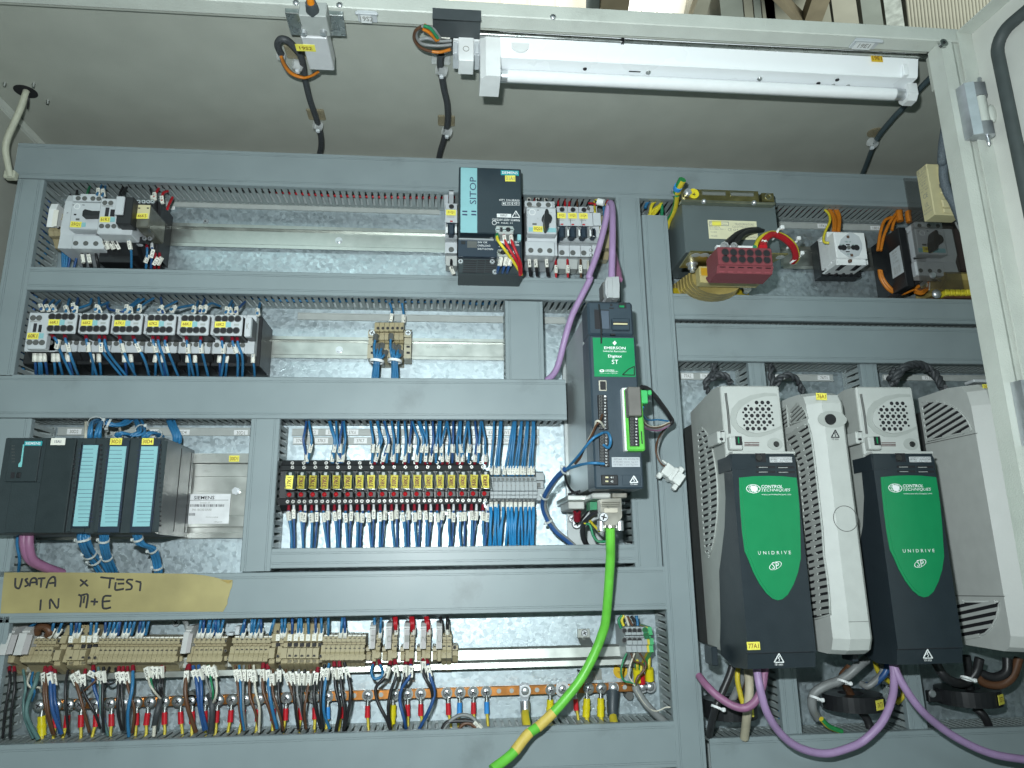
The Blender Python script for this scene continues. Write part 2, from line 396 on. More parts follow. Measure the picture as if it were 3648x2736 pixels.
# ------------------------------------------------------------------ cabinet shell
ZR, FD, XL, XU, XW = .68, .33, -.675, .6565, 1.0
cab = root('electrical_cabinet', 'pale grey steel electrical cabinet with its door swung open on the right', 'cabinet', (0, .03, -.7))
O('back_panel', G().box((XL, .03, -.72), (XW, .04, ZR)), paint, cab)
O('mounting_plate', G().box((XL+.02, 0, -.70), (XW-.01, .003, .64)), galv, cab)
O('roof_panel', G().box((XL, -FD+.022, ZR), (XW, .03, ZR+.004)), paint, cab)
O('side_panel', G().box((XL-.004, -FD, -.72), (XL, .04, ZR)), paint, cab)
O('side_panel', G().box((XW, -FD+.03, -.72), (XW+.004, .04, ZR)), paint, cab)
zl = .669
g = G(); g.box((XL-.004, -FD, zl), (XU+.03, -FD+.0235, zl+.0205), .0012); O('frame_rail', g, paint_lt, cab)
g = G(); g.box((XL, -FD+.0255, zl+.002), (XU, -FD+.0285, ZR-.0005)); O('inner_lip', g, paint, cab)
g = G(); g.tube([(-.02, -.292, zl+.004), (.3, -.291, zl+.0035), (XU+.02, -.292, zl+.004)], .0042, 10, 1); O('stay_rod', g, steel, cab)
fr('A2'); g = G(); g.box((Q(950, 300, .292).x-.0025, -.2968, zl-.0015), (Q(950, 300, .292).x+.0015, -.287, zl+.009)); O('rod_clip', g, black, cab)
# right upright with its rounded front and rebate
g = G(); g.prism([(XU, -FD, -.72), (XU+.016, -FD, -.72), (XU+.022, -FD+.004, -.72), (XU+.030, -FD+.004, -.72), (XU+.030, -FD+.025, -.72), (XU, -FD+.025, -.72)], (0, 0, .72+zl-.0005)); O('upright', g, paint_lt, cab)
g = G(); g.box((XU+.001, -FD+.0255, .612), (XU+.004, -FD+.031, .664)); O('upright_flange', g, paint, cab)
fr('E2'); p = Q(1530, 545, FD); g = G(); g.cyl(p+Vector((0, .0005, 0)), p+Vector((0, -.004, 0)), .0062, 20, .0055); g.c = 1; g.cyl(p+Vector((0, -.0035, 0)), p+Vector((0, -.0043, 0)), .0022, 6); O('corner_bolt', g, [steel, hole], cab)
fr('A3'); q_ = Q(1725, 1560, FD-.004); g = G(); g.sphere(q_, .0055, 14, 6, (1, .5, 1)); O('screw', g, chrome, cab)
for k, x, y in (('A1', 345, 22), ('A1', 722, 42), ('A2', 355, 146)):
    fr(k); p = Q(x, y, FD); g = G(); g.sphere(p, .0042, 14, 6, (1, .55, 1)); g.c = 1; g.box(p+Vector((-.002, -.0026, -.0004)), p+Vector((.002, -.002, .0004))); O('screw', g, [chrome, hole], cab)
# screw tips on the roof and the groove along the left edge
fr('E1')
for x, y in ((120, 660), (830, 680), (1180, 1100)):
    p = Qz(x, y, ZR); g = G(); g.cyl(p, p+Vector((0, 0, -.006)), .0028, 8, .0018); O('screw_tip', g, steel, cab)
O('roof_flange', G().box((XL, -.25, ZR-.012), (XL+.006, .03, ZR-.0005)), paint_lt, cab)
# the opened door: pan, flange, gasket and hinges
PH = math.radians(96); dv = Vector((-math.cos(PH), -math.sin(PH), 0)); dn = Vector((-math.sin(PH), math.cos(PH), 0))   # along the leaf, and the normal of its inner face
fr('E2'); hp = Q(1622, 310, FD); hx = Vector((XU+.026, -FD-.002, 0)); ztop = hp.z
def dbox(a0, a1, n0, n1, z0, z1):
    g = G(); b = hx; g.prism([b+dv*a0+dn*n0+Vector((0, 0, z0)), b+dv*a1+dn*n0+Vector((0, 0, z0)), b+dv*a1+dn*n1+Vector((0, 0, z0)), b+dv*a0+dn*n1+Vector((0, 0, z0))], (0, 0, z1-z0)); return g
door = O('door', dbox(0, .62, -.022, -.020, -.75, ztop), door_paint, cab)
O('door_flange', dbox(0, .0018, -.0198, .002, -.75, ztop), paint_lt, door)
O('door_flange', dbox(.002, .62, -.0198, .002, ztop-.0018, ztop), paint_lt, door)
def gask(n):
    a, zz, r = .036, ztop-.036, .026; loop = [hx+dv*a+Vector((0, 0, -.75)), hx+dv*a+Vector((0, 0, zz-r*2)), hx+dv*a+Vector((0, 0, zz-r))]
    for k in range(1, 6):
        t = k/6*math.pi/2; loop.append(hx+dv*(a+r-r*math.cos(t))+Vector((0, 0, zz-r+r*math.sin(t))))
    loop += [hx+dv*(a+r)+Vector((0, 0, zz)), hx+dv*(a+.2)+Vector((0, 0, zz)), hx+dv*.62+Vector((0, 0, zz))]
    return [p+dn*n for p in loop]
O('gasket', G().tube(gask(-.0155), .0078, 10, 1), gasket, door)
fr('A3')
def hinge(zc, part=True):
    X = XU+.0175; y = -FD; k = .038
    g = G(); L = [(X-.009, y-.0005), (X-.007, y-.014), (X+.0035, y-.018), (X+.0035, y-.0005)]
    g.prism([(a, b, zc-k) for a, b in L], (0, 0, 2*k)); h = O('hinge', g, casting, cab)
    for s in (1, -1):
        g = G(); z0 = zc+s*k; L = [(X+.0037, y-.017), (X+.018, y-.019), (X+.023, y-.013), (X+.022, y-.004), (X+.0037, y-.001)]
        g.prism([(a, b, z0 if s < 0 else z0-.019) for a, b in L], (0, 0, .019)); O('hinge_knuckle', g, casting, h)
    g = G(); g.cyl((X+.013, y-.0105, zc-k+.0195), (X+.013, y-.0105, zc+k-.0195), .0075, 16); O('hinge_barrel', g, paint_lt, h)
    g = G(); g.cyl((X+.0145, y-.0105, zc-k-.009), (X+.0145, y-.0105, zc-k+.001), .0026, 10); g.cyl((X+.0145, y-.0105, zc-k-.0125), (X+.0145, y-.0105, zc-k-.009), .0012, 10, .0026)
    O('hinge_pin', g, chrome, h); g = G(); g.cyl((X+.0165, y-.0105, zc+k), (X+.0205, y-.009, zc+k+.012), .0026, 10); O('hinge_pin', g, chrome, h)
    g = G(); g.sphere((X+.026, y-.012, zc-.004), .007, 12, 6, (.8, .5, 1.9)); O('weld_bead', g, paint_lt, h)
hinge(Q(1700, 945, FD+.012).z)
fr('V'); hinge(Q(2185, 890, FD+.012).z)
# ------------------------------------------------------------------ hall behind and above (far, seen over the top rail)
lamp('hall_window', 'AREA', (5, 1.6, 1.2), (1.5, 4, 5), 215, (.92, 1, .93), shape='RECTANGLE', size=4, size_y=2)  # unseen fill lamp, added behind the cabinet to brighten the hall roof
hall = props(O('hall_ceiling', G().box((-12, 1.0, 4.72), (14, 14, 4.8)), M('hall_ceiling_paint', (.42, .40, .34), .8, var=.1, scale=2)), kind='structure')
O('hall_wall', G().box((-12, 9, -3), (14, 9.2, 4.71)), M('hall_wall_paint', (.34, .33, .29), .8, var=.1, scale=2), kind='structure')
skym = M('skylight_sheet', (1, .99, .93), .5, emit=2.3, var=.02, scale=3); skyc = M('skylight_cream', (.95, .90, .74), .5, emit=.75, var=.04, scale=3)
wood = M('painted_beam', (.20, .165, .11), .7, var=.15, scale=6); clad = M('cladding_sheet', (.34, .325, .265), .7, var=.10, scale=5); clad2 = M('cladding_grey', (.30, .32, .29), .6, var=.08, scale=5)
def farpoly(fk, pts, z, mat, name, label, cat, th=.06, grp=None, parent=None):
    fr(fk); L = [Qz(x, y, z) for x, y in pts]; return O(name, G().prism(L, (0, 0, th)), mat, parent, label, cat, grp)
def skyl(fk, pts, z, mat, label, n):
    r = farpoly(fk, pts, z, mat, 'skylight', label, 'skylight', .02)
    for i in range(1, n):
        t = i/n; a = Vector(pts[0]).lerp(Vector(pts[1]), t); b = Vector(pts[3]).lerp(Vector(pts[2]), t)
        fr(fk); O('glazing_bar', G().tube([Qz(a.x, a.y, z-.02), Qz(b.x, b.y, z-.02)], .010, 6, 1), skyc, r)
skyl('A2', [(-1500, -260), (640, -260), (640, 170), (-1500, 170)], 4.6, skyc, 'cream translucent skylight sheets above the left half of the rail', 9)
skyl('A2', [(1000, -260), (1420, -260), (1380, 220), (980, 220)], 4.6, skym, 'glaring white skylight seen between the brown beam and grey cladding', 3)
farpoly('A2', [(640, -260), (780, -260), (745, 170), (640, 170)], 4.5, white, 'window_frame', 'white skylight frame beside the brown roof beam', 'frame')
farpoly('A2', [(800, -260), (1060, -260), (1005, 90), (990, 230), (755, 190)], 4.4, wood, 'roof_beam', 'brown roof beam crossing above the lamp end cap', 'beam', .15)
farpoly('A2', [(1420, -260), (1560, -260), (1460, 230), (1380, 230)], 4.5, skyc, 'ceiling_panel', 'cream ceiling strip right of the white skylight', 'panel')  # plain ceiling strip; its brightness is emission put into the material
farpoly('A2', [(1690, -260), (1800, -260), (1640, 260), (1520, 260)], 4.4, clad, 'roof_purlin', 'sloping beige purlin beside the glaring skylight', 'beam', .12)
for i, (x0, x1, m, t) in enumerate(((1790, 1985, clad2, 'grey cladding sheet left of the crossed braces'), (1995, 2070, clad, 'narrow beige cladding strip by the grey sheet'), (2080, 2140, clad2, 'thin grey cladding strip beside the beige one'), (2150, 2260, clad, 'beige cladding sheet behind the left brace'))):
    farpoly('A2', [(x0-20, -260), (x1-20, -260), (x1+30, 280), (x0+30, 280)], 4.6, m, 'cladding_sheet', t, 'cladding')
for pts, t in (([(40, 0), (110, 0), (330, 215), (250, 215)], 'olive brace sloping down to the right, left of its pair'), ([(400, -60), (560, -60), (450, 230), (300, 230)], 'wide olive brace sloping down to the left')):
    farpoly('A3', pts, 4.3, wood if 'left,' not in t else clad, 'roof_brace', t, 'brace', .12)
for x0, x1, m, t in ((-30, 540, clad, 'beige cladding sheet behind the crossed braces'), (550, 775, M('cladding_cream', (.44, .415, .345), .7, var=.06, scale=5), 'cream cladding board right of the braces'), (800, 985, clad2, 'wide grey sheet over the right end of the lamp'), (1000, 1165, M('cladding_worn', (.48, .50, .47), .6, var=.3, scale=14), 'worn pale grey sheet with dark scuffs')):
    farpoly('A3', [(x0-10, -60), (x1-25, -60), (x1+25, 290), (x0+35, 290)], 4.6, m, 'cladding_sheet', t, 'cladding')
fr('A3'); r = farpoly('A3', [(1180, -60), (2300, -60), (2300, 330), (1225, 330)], 4.6, clad, 'corrugated_sheet', 'beige corrugated roof sheet above the cabinet corner', 'roof sheet')
for i in range(26):
    x = 1195+i*30; O('corrugation', G().tube([Qz(x, -60, 4.59), Qz(x+42, 330, 4.59)], .014, 6, 1), MATS['cladding_cream'], r)
# ------------------------------------------------------------------ wiring ducts
DD = .07
def comb(L0, L1, pos, ax, d, pitch=.010):
    """slotted side wall as one sheet: runs L0..L1 along ax, stands at pos, depth d"""
    g = G(); key = {}; n = max(2, int((L1-L0)/pitch)); p = (L1-L0)/n
    A = [.001, .005, .0085, .0125, d-.021, d-.0035]
    def V_(l, a):
        k = (round(l, 5), round(a, 5))
        if k not in key:
            key[k] = len(g.v); g.v.append((l, -a, pos) if ax == 'x' else (pos, -a, l))
        return key[k]
    def quad(l0, l1, a0, a1):
        g.f.append([V_(l0, a0), V_(l1, a0), V_(l1, a1), V_(l0, a1)]); g.mi.append(0); g.sm.append(False)
    for i in range(n):
        s = L0+i*p; e = s+p*.60; t = s+p
        for a0, a1 in zip(A, A[1:]): quad(s, e, a0, a1)
        quad(e, t, A[0], A[1]); quad(e, t, A[2], A[3]); quad(e, e+p*.10, A[4], A[5]); quad(t-p*.04, t, A[4], A[5])
    return g
def duct(k, x0, y0, x1, y1, ax, label, d=DD, walls='ab', cover=True, ext0=0, ext1=0):
    fr(k); lo, hi = qb(x0, y0, x1, y1, d, 0)
    a = 0 if ax == 'x' else 2; b = 2-a
    L0, L1 = lo[a]-ext0, hi[a]+ext1; S0, S1 = lo[b], hi[b]
    P = (lambda l, y, s: (l, y, s)) if ax == 'x' else (lambda l, y, s: (s, y, l))
    r = root('wiring_duct', label, 'wiring duct', P((L0+L1)/2, 0, (S0+S1)/2), 'grey slotted wiring ducts on the plate')
    O('base', G().box(P(L0, -.0025, S0+.003), P(L1, -.0003, S1-.003)), wall_grey, r)
    for c, s in (('a', S0+.0032), ('b', S1-.0032)):
        if c in walls: O('side_wall', comb(L0, L1, s, ax, d), wall_grey, r, solid=.0013)
    if cover:
        h = .0007; pr = [(S0, -d+.009), (S0, -d+.001), (S0+.0009, -d)]
        for e in (.0052, .0075):
            pr += [(S0+e, -d), (S0+e+.0002, -d+h), (S0+e+.0005, -d+h), (S0+e+.0007, -d)]
        for e in (.0075, .0052):
            pr += [(S1-e-.0007, -d), (S1-e-.0005, -d+h), (S1-e-.0002, -d+h), (S1-e, -d)]
        pr += [(S1-.0009, -d), (S1, -d+.001), (S1, -d+.009), (S1-.0018, -d+.009), (S1-.0018, -d+.002), (S0+.0018, -d+.002), (S0+.0018, -d+.009)]
        O('cover', G().prism([P(L0, y, s) for s, y in pr], Vector(P(L1, 0, 0))-Vector(P(L0, 0, 0))), duct_grey, r)
    return lo, hi
du = {}
du['D1'] = duct('V', 28, 343, 1956, 415, 'x', 'long grey wiring duct along the top, under the cabinet roof', ext1=.3)
du['D2'] = duct('V', 60, 589, 1338, 638, 'x', 'grey wiring duct below the power supply, above the contactor row')
du['D3'] = duct('V', -40, 814, 1223, 904.5, 'x', 'broad grey wiring duct below the contactor row, above controller and relays')
du['D4'] = duct('V', 586, 1180, 1373, 1222.5, 'x', 'short grey wiring duct right below the row of relays')
du['D5'] = duct('V', -60, 1234.5, 1446, 1332.5, 'x', 'broad grey wiring duct carrying the masking tape note', walls='ab')
du['D6'] = duct('V', -60, 1585, 1465, 1690, 'x', 'grey smudged wiring duct along the bottom left, under the copper bar')
du['VL'] = duct('V', 2, 386, 62, 812, 'z', 'upright grey wiring duct at the far left, upper piece', walls='b')
du['VM'] = duct('V', -60, 904, 44, 1235, 'z', 'upright grey wiring duct left of the controller', walls='b')
du['VN'] = duct('V', -90, 1333, 2, 1600, 'z', 'upright grey wiring duct left of the beige terminals', walls='b')
du['VD'] = duct('V', 530, 905, 594.5, 1234, 'z', 'upright grey wiring duct between the controller and the relays', d=.0705)
du['VS'] = duct('V', 1091.5, 651, 1174.5, 819, 'z', 'stubby upright grey wiring duct between terminals and purple cable', d=.0695)
du['V1'] = duct('V', 1351, 425, 1407, 1231, 'z', 'upright grey wiring duct behind the slim servo drive', d=.0695)
du['V2'] = duct('V', 1425, 466, 1486, 1690, 'z', 'tall upright grey wiring duct dividing the two bays', d=.0705)
du['R1'] = duct('V', 1456, 641, 2200, 695, 'x', 'grey wiring duct below the transformer', ext1=.14)
du['R2'] = duct('V', 1463, 703, 2200, 783, 'x', 'grey wiring duct directly above the motor drives', ext1=.14)
du['R3'] = duct('V', 1535, 1581, 2290, 1690, 'x', 'grey wiring duct along the bottom right, behind the hanging purple cables', ext1=.14)
du['VR1'] = duct('V', 1655, 783, 1693, 1590, 'z', 'narrow upright grey duct behind the left green drive', d=.06)
du['VR2'] = duct('V', 1912, 786, 1950, 1578, 'z', 'narrow upright grey duct behind the right green drive', d=.06)
# bundles of wire lying in the ducts, glimpsed through the slots
def fill(key, mats, n, label, ax='x', dmin=.012, dmax=.05):
    lo, hi = du[key]; a = 0 if ax == 'x' else 2; b = 2-a
    for i in range(n):
        t = [rnd.uniform(.15, .85) for _ in range(9)]; ds = rnd.uniform(dmin, dmax); pts = []
        for j, u in enumerate(t):
            l = lo[a]+.01+(hi[a]-lo[a]-.02)*j/8; s = lo[b]+.006+(hi[b]-lo[b]-.012)*u; pts.append((l, -ds-rnd.uniform(-.006, .006), s) if ax == 'x' else (s, -ds-rnd.uniform(-.006, .006), l))
        yield pts
def bundle_in(key, mats, n, label, ax='x'):
    r = None
    for i, pts in enumerate(fill(key, mats, n, label, ax)):
        if r is None: r = root('wire_bundle', label, 'wire bundle', pts[4], 'wires lying inside the ducts')
        O('strand', G().tube(pts, .0026, 5, 3), mats[i % len(mats)], r)
bundle_in('D1', [redw, blackw, greyw, redw], 7, 'red and black wires lying in the top duct')
bundle_in('D2', [bluew, blued, bluew], 7, 'blue wires lying in the duct below the power supply')
bundle_in('D3', [bluew, blued, bluew], 9, 'blue wires lying in the broad duct above the relays')
bundle_in('D4', [bluew], 4, 'blue wires lying in the short duct under the relays')
bundle_in('D5', [bluew, blued], 9, 'blue wires lying in the duct behind the tape note')
bundle_in('D6', [yelw, blackw, greenw, brownw], 8, 'yellow and black wires lying in the bottom left duct')
bundle_in('VL', [bluew, blued], 4, 'blue wires lying in the far left upright duct', 'z')
bundle_in('VR1', [bluew], 4, 'blue wires lying in the narrow duct behind the left drive', 'z')
# ------------------------------------------------------------------ mounting rails
def din(k, x0, y0, x1, y1, label, d=.0075, txtm=None, holes=()):
    fr(k); lo, hi = qb(x0, y0, x1, y1, d, 0); z0, z1 = lo[2], hi[2]; h = z1-z0; a = h*.14; t = .0011
    pr = [(z0, -d), (z0+a, -d), (z0+a+.0008, -d+.0008), (z0+a+.0008, -t-.0005), (z1-a-.0008, -t-.0005), (z1-a-.0008, -d+.0008), (z1-a, -d), (z1, -d), (z1, -d+t), (z1-a+t, -d+t), (z1-a+t, 0), (z0+a-t, 0), (z0+a-t, -d+t), (z0, -d+t)]
    r = O('mounting_rail', G().prism([(lo[0], y-.0004, z) for z, y in pr], (hi[0]-lo[0], 0, 0)), railm, None, label, 'mounting rail', 'steel mounting rails')
    return r
r = din('V', 340, 489, 975, 538, 'steel mounting rail between the relay and the power supply')
fr('B0'); screw(2135, 550, 0, .0050, cab, name='plate_screw'); fr('V'); screw(444, 479, .0002, .004, cab, name='plate_screw')
p = Q(732, 520, .0016); g = G(); g.ring(p, (0, -1, 0), .0022, .0058, .0012, 20); g.cyl(p, p+Vector((0, -.004, 0)), .0042, 6); O('bolt', g, chrome, r)
r = din('V', 500, 729, 1092, 775, 'steel mounting rail of the contactor row, ending at the stubby duct')
p = Q(733, 756, .0016); g = G(); g.ring(p, (0, -1, 0), .0022, .0058, .0012, 20); g.cyl(p, p+Vector((0, -.004, 0)), .0042, 6); O('bolt', g, chrome, r)
fr('B2'); txt('Weidmüller 35', r, 635, 528, 910, 556, .0021, M('embossed_print', (.34, .35, .33), .4, 1), 180)
r = din('V', 1690, 537, 2120, 585, 'steel mounting rail behind the white socket')
r = din('V', 590, 1030, 1170, 1068, 'steel mounting rail behind the relays')
# thick sloping rail carrying the beige terminals, stood off the plate on brackets
fr('D4'); lo, hi = qb(-4300, 455, 3250, 640, .022, .02)
fr('V'); z1 = Q(1150, 1398, .030).z; z0 = Q(1150, 1441, .030).z; xr = Q(1362, 1410, .03).x; xl = -.66
pr = [(z1, -.016), (z1, -.020), (z1-.003, -.0225), (z0+.011, -.026), (z0+.008, -.036), (z0+.001, -.037), (z0, -.034), (z0, -.016), (z0+.0015, -.016), (z0+.006, -.0345), (z0+.0095, -.0245), (z1-.005, -.021), (z1-.0015, -.016)]
rail4 = O('mounting_rail', G().prism([(xl, y, z) for z, y in pr], (xr-xl, 0, 0)), railm, None, 'deep steel rail under the long beige terminal row', 'mounting rail', 'steel mounting rails')
fr('D4'); txt('Weidmüller 35', rail4, 1295, 478, 1630, 510, .0255, M('embossed_print', (.34, .35, .33), .4, 1))
fr('D5'); g = G(); lo, hi = qb(445, 255, 572, 345, .004, .0005); g.box(lo, hi, .0005); lo2, hi2 = qb(470, 340, 600, 415, .012, .001); g.prism([(lo[0], -.004, lo[2]), (hi[0], -.004, lo[2]), (hi2[0], -.018, lo2[2]), (lo2[0], -.018, lo2[2])], (0, .002, -.001)); br = O('rail_bracket', g, railm, rail4); screw(517, 298, .0045, .0052, br)
lo, hi = qb(462, 680, 645, 790, .016, 0); g = G(); g.box((lo[0], -.016, hi[2]-.002), (hi[0], 0, hi[2])); g.box((lo[0], -.016, lo[2]), (lo[0]+.002, 0, hi[2])); g.box((lo[0]+.024, -.002, lo[2]), (lo[0]+.036, 0, hi[2])); O('rail_bracket', g, railm, rail4)
# ------------------------------------------------------------------ identification strips on the plate under the ducts
def strip(k, x0, y0, x1, y1, label, tags=(), d=.004):
    fr(k); lo, hi = qb(x0, y0, x1, y1, d, 0); g = G(); z0, z1 = lo[2], hi[2]
    g.prism([(lo[0], y, z) for z, y in ((z0, -.0003), (z0, -d), (z0+.0015, -d), (z0+.0015, -d+.0012), (z1-.0015, -d+.0012), (z1-.0015, -d), (z1, -d), (z1, -.0003))], (hi[0]-lo[0], 0, 0))
    r = O('label_strip', g, mgrey, None, label, 'label strip', 'grey identification strips')
    for a, b, c, e, s in tags: plate('tag', a, b, c, e, d-.0010, white if s else mgrey, r, s, inkg, 0, .6, .62)
    return r
strip('B0', 1700, 380, 4560, 432, 'grey label strip above the upper mounting rail', [(1755, 388, 1812, 426, '46K5')])
strip('B2', -700, 208, 2080, 278, 'grey label strip above the contactor row rail')
strip('E4', 275, 425, 1790, 505, 'grey label strip above the white socket', [(785, 432, 918, 490, '19X1'), (1480, 462, 1612, 515, '1801')])
strip('C2', 470, 122, 2050, 188, 'grey label strip above the controller', [(550, 132, 668, 178, '30D2'), (1200, 138, 1300, 184, '30D3'), (1440, 140, 1555, 186, '30D4'), (1920, 143, 2033, 189, '30D1')])
T1 = [('37K2', 330), ('37K4', 480), ('37K6', 640), ('37K8', 830), ('38K2', 960), ('38K4', 1130), ('38K6', 1290), ('38K8', 1465), ('46Y2', 1620), ('63V1', 1720), ('63V3', 1824), ('63V5', 1925), ('67V1', 2025)]
strip('C3', 172, 103, 2085, 158, 'upper grey label strip above the relay row', [(x-46, 109, x+46, 153, s) for s, x in T1])
T2 = [('37K1', 235), ('37K3', 402), ('37K5', 560), ('37K7', 703), ('38K1', 880), ('38K3', 1075), ('38K5', 1235), ('38K7', 1370), ('62V1', 1622), ('63V2', 1740), ('63V4', 1828), ('66V1', 1930), ('67V2', 2025)]
strip('C3', 180, 168, 2085, 226, 'lower grey label strip directly above the relay row', [(x-50, 174, x+50, 216, s) for s, x in T2])
strip('C4', 60, 112, 470, 170, 'grey label strip left of the left green drive', [(66, 117, 165, 160, '77A2'), (222, 120, 300, 160, '77A4')])
strip('C4', 800, 125, 1330, 180, 'grey label strip above the narrow left drive', [(805, 128, 870, 168, '76A2'), (1200, 134, 1297, 172, '76T1')])
strip('C5', 345, 130, 1230, 178, 'grey label strip above the rightmost drive', [(350, 135, 400, 170, '75A3'), (668, 138, 765, 172, '75T1')])
# ------------------------------------------------------------------ lamp under the top rail
fr('A2'); dL = .285
zt, zb = ZR-.001, Q(1106, 555, dL).z
fr('A1'); xa = Q(2105, 400, dL).x; fr('A3'); xb = Q(1283, 640, dL).x
lampr = root('fluorescent_lamp', 'white unlit fluorescent lamp with a bare tube under the top rail', 'lamp', ((xa+xb)/2, -dL+.03, zb))
g = G().prism([(xa, -dL-.010, zt-.003), (xa, -dL-.0015, zb+.002), (xa, -dL+.0005, zb), (xa, -dL+.052, zb), (xa, -dL+.052, zt-.003)], (xb-xa, 0, 0)); O('housing', g, enamel, lampr)
fr('A2'); g = G(); p = Q(70, 385, dL+.005); g.cyl(p+Vector((0, .001, 0)), p+Vector((0, -.0012, 0)), .0125, 24, .0118); O('knockout_cap', g, white, lampr)
fr('A3'); g = G().qbox(1172, 548, 1212, 643, dL+.0075, dL-.001, .001); O('housing_tab', g, enamel, lampr)
plate('yellow_tag', 893, 474, 990, 532, dL+.0085, M('orange_label', (.75, .50, .03), .5), lampr, '19E1', inkr)
fr('A2')
for x, y, r in ((630, 602, .0030), (1178, 634, .0040), (2140, 690, .0040)):
    p = Qz(x, y-8, zb); g = G(); g.cyl(p+Vector((0, 0, .0005)), p+Vector((0, 0, -.0012)), r, 10, r*.8); O('screw', g, steel if r > .0035 else hole, lampr)
fr('A3')
for x, y in ((435, 722), (562, 738), (690, 743), (598, 692)):
    p = Qz(x, y-4, zb); g = G(); g.cyl(p+Vector((0, 0, .0005)), p+Vector((0, 0, -.001)), .0028, 10); O('screw', g, hole if x < 600 and y != 738 else steel, lampr)
fr('A2'); p = Qz(1060, 618, zb); O('slot', G().box(p+Vector((-.008, -.001, -.0004)), p+Vector((.008, .001, .0004))), hole, lampr)
dT = .262
fr('A1'); a = Q(2170, 640, dT); fr('A3'); b = Q(1090, 830, dT); zt2 = (a.z+b.z)/2; a.z = b.z = zt2; R_ = .0083
g = G(); g.cyl(a, b, R_, 24); O('tube', g, tubew, lampr)
for p, s in ((a, -1), (b, 1)):
    g = G(); g.cyl(p, p+Vector((s*.016, 0, 0)), R_*.98, 20, R_*.96); O('tube_cap', g, chrome, lampr)
fr('A3'); lo, hi = qb(1162, 735, 1230, 915, dT+.012, dT-.012); cx = (lo[0]+hi[0])/2; hw = .0075
g = G(); L = [(-.012, zb+.0005), (-.012, zt2-.006), (-.006, zt2-.0135), (.006, zt2-.0135), (.012, zt2-.006), (.012, zb+.0005)]
x0 = b.x+.0145; g.prism([(x0, -dT+u, z) for u, z in L], (.0135, 0, 0)); O('lamp_holder', g, white, lampr)
g = G(); g.box((x0+.002, -dT-.009, zb-.014), (x0+.011, -dT-.0122, zb-.001), .0005); O('holder_tongue', g, white, lampr)
# chamfered ballast head at the left end of the lamp
fr('A1'); zc = Q(2040, 655, .292).z; yb = Qz(2040, 835, zc).y; x0, x1 = Q(1940, 450, .292).x, Q(2112, 450, .292).x
hd = root('lamp_end_block', 'white chamfered end block at the left end of the lamp', 'end cap', ((x0+x1)/2, -.27, zc))
g = G(); g.prism([(x0, -.284, zc), (x0+.007, -.292, zc), (x1, -.292, zc), (x1, yb, zc), (x0, yb, zc)], (0, 0, zt-zc-.004)); O('block', g, white, hd)
# ------------------------------------------------------------------ door limit switch on its bracket
fr('A1'); zB = .661
br = root('limit_switch', 'silver door limit switch with an orange plunger under the top rail', 'limit switch', Qz(500, 320, .64), None)
P4 = [Qz(252, 118, zB), Qz(752, 128, zB), Qz(778, 312, zB), Qz(302, 300, zB)]; O('bracket', G().prism(P4, (0, 0, .002)), steel, br)
O('bracket_lip', G().box(P4[0]+Vector((0, -.002, -.001)), P4[1]+Vector((0, .0005, .006)), .0004), steel, br)
zs = .638; A_, B_ = Qz(385, 318, zs), Qz(655, 612, zs); x0 = Qz(420, 450, zs).x; x1 = Qz(640, 450, zs).x
O('body', G().box((x0, A_.y, zs), (x1, B_.y, zB-.0005), .0012), M('switch_alloy', (.62, .63, .64), .4, .2, var=.04), br)
x2, x3 = Qz(388, 230, zs).x, Qz(622, 230, zs).x; yh = Qz(500, 150, zs).y
O('head', G().box((x2, yh, zs+.002), (x3, A_.y-.0005, zB-.0005), .001), mgrey, br)
c = Vector(((x2+x3)/2, yh, zs+.010)); g = G(); g.cyl(c+Vector((0, .002, 0)), c+Vector((0, -.012, 0)), .0085, 16, .0065); O('plunger_boot', g, rubber, br)
g = G(); g.cyl(c+Vector((0, -.011, 0)), c+Vector((0, -.024, .002)), .0046, 14, .0042); O('plunger', g, M('orange_plastic', (.75, .24, .01), .4), br)
for x in (412, 582):
    p = Qz(x, 285, zs); g = G(); g.cyl(p+Vector((0, 0, .002)), p+Vector((0, 0, -.0025)), .0045, 14, .0036); O('screw', g, chrome, br)
p = Qz(430, 412, zs); g = G().box(p+Vector((-.0125, -.006, -.0006)), p+Vector((.012, .006, 0))); t = O('yellow_tag', g, yellow, br); T('19S2', t, p+Vector((0, 0, -.0009)), .016, .006, inkr, basis=Matrix.Rotation(math.pi, 4, 'X'))
def roofw(pts, z, r, mat, label, name='cable', cat='cable', group=None, n=8):
    P = [Qz(x, y, z if not isinstance(z, list) else z[i]) for i, (x, y) in enumerate(pts)]; return O(name, G().tube(P, r, n, 6), mat, None, label, cat, group)
c1 = roofw([(225, 480), (188, 400), (205, 345), (262, 345), (330, 405), (392, 500), (425, 690), (465, 860), (520, 1020), (556, 1150), (562, 1270), (530, 1400)], .667, .0047, sleeve_b, 'black sleeved cable looping from the limit switch to the duct', group='cables under the roof')
fr('A1'); O('cable_tie', G().cyl(Qz(212, 470, .667)+Vector((-.003, 0, -.002)), Qz(212, 470, .667)+Vector((.003, .004, 0)), .0058, 10), clear, c1)
for i, (m, dx) in enumerate(((orangew, 0), (orangew, 12), (greyw, -8), (brownw, 20))):
    roofw([(215+dx*.4, 490), (240+dx*.7, 560), (300+dx, 635), (400+dx, 672-dx*.2), (480, 655), (540, 618)], .654+.001*i, .0019, m, ['orange wire of the limit switch, lower of the pair', 'orange wire of the limit switch, upper of the pair', 'grey wire curving into the limit switch', 'brown wire curving into the limit switch'][i], 'wire', 'wire', 'wires of the limit switch', 6)
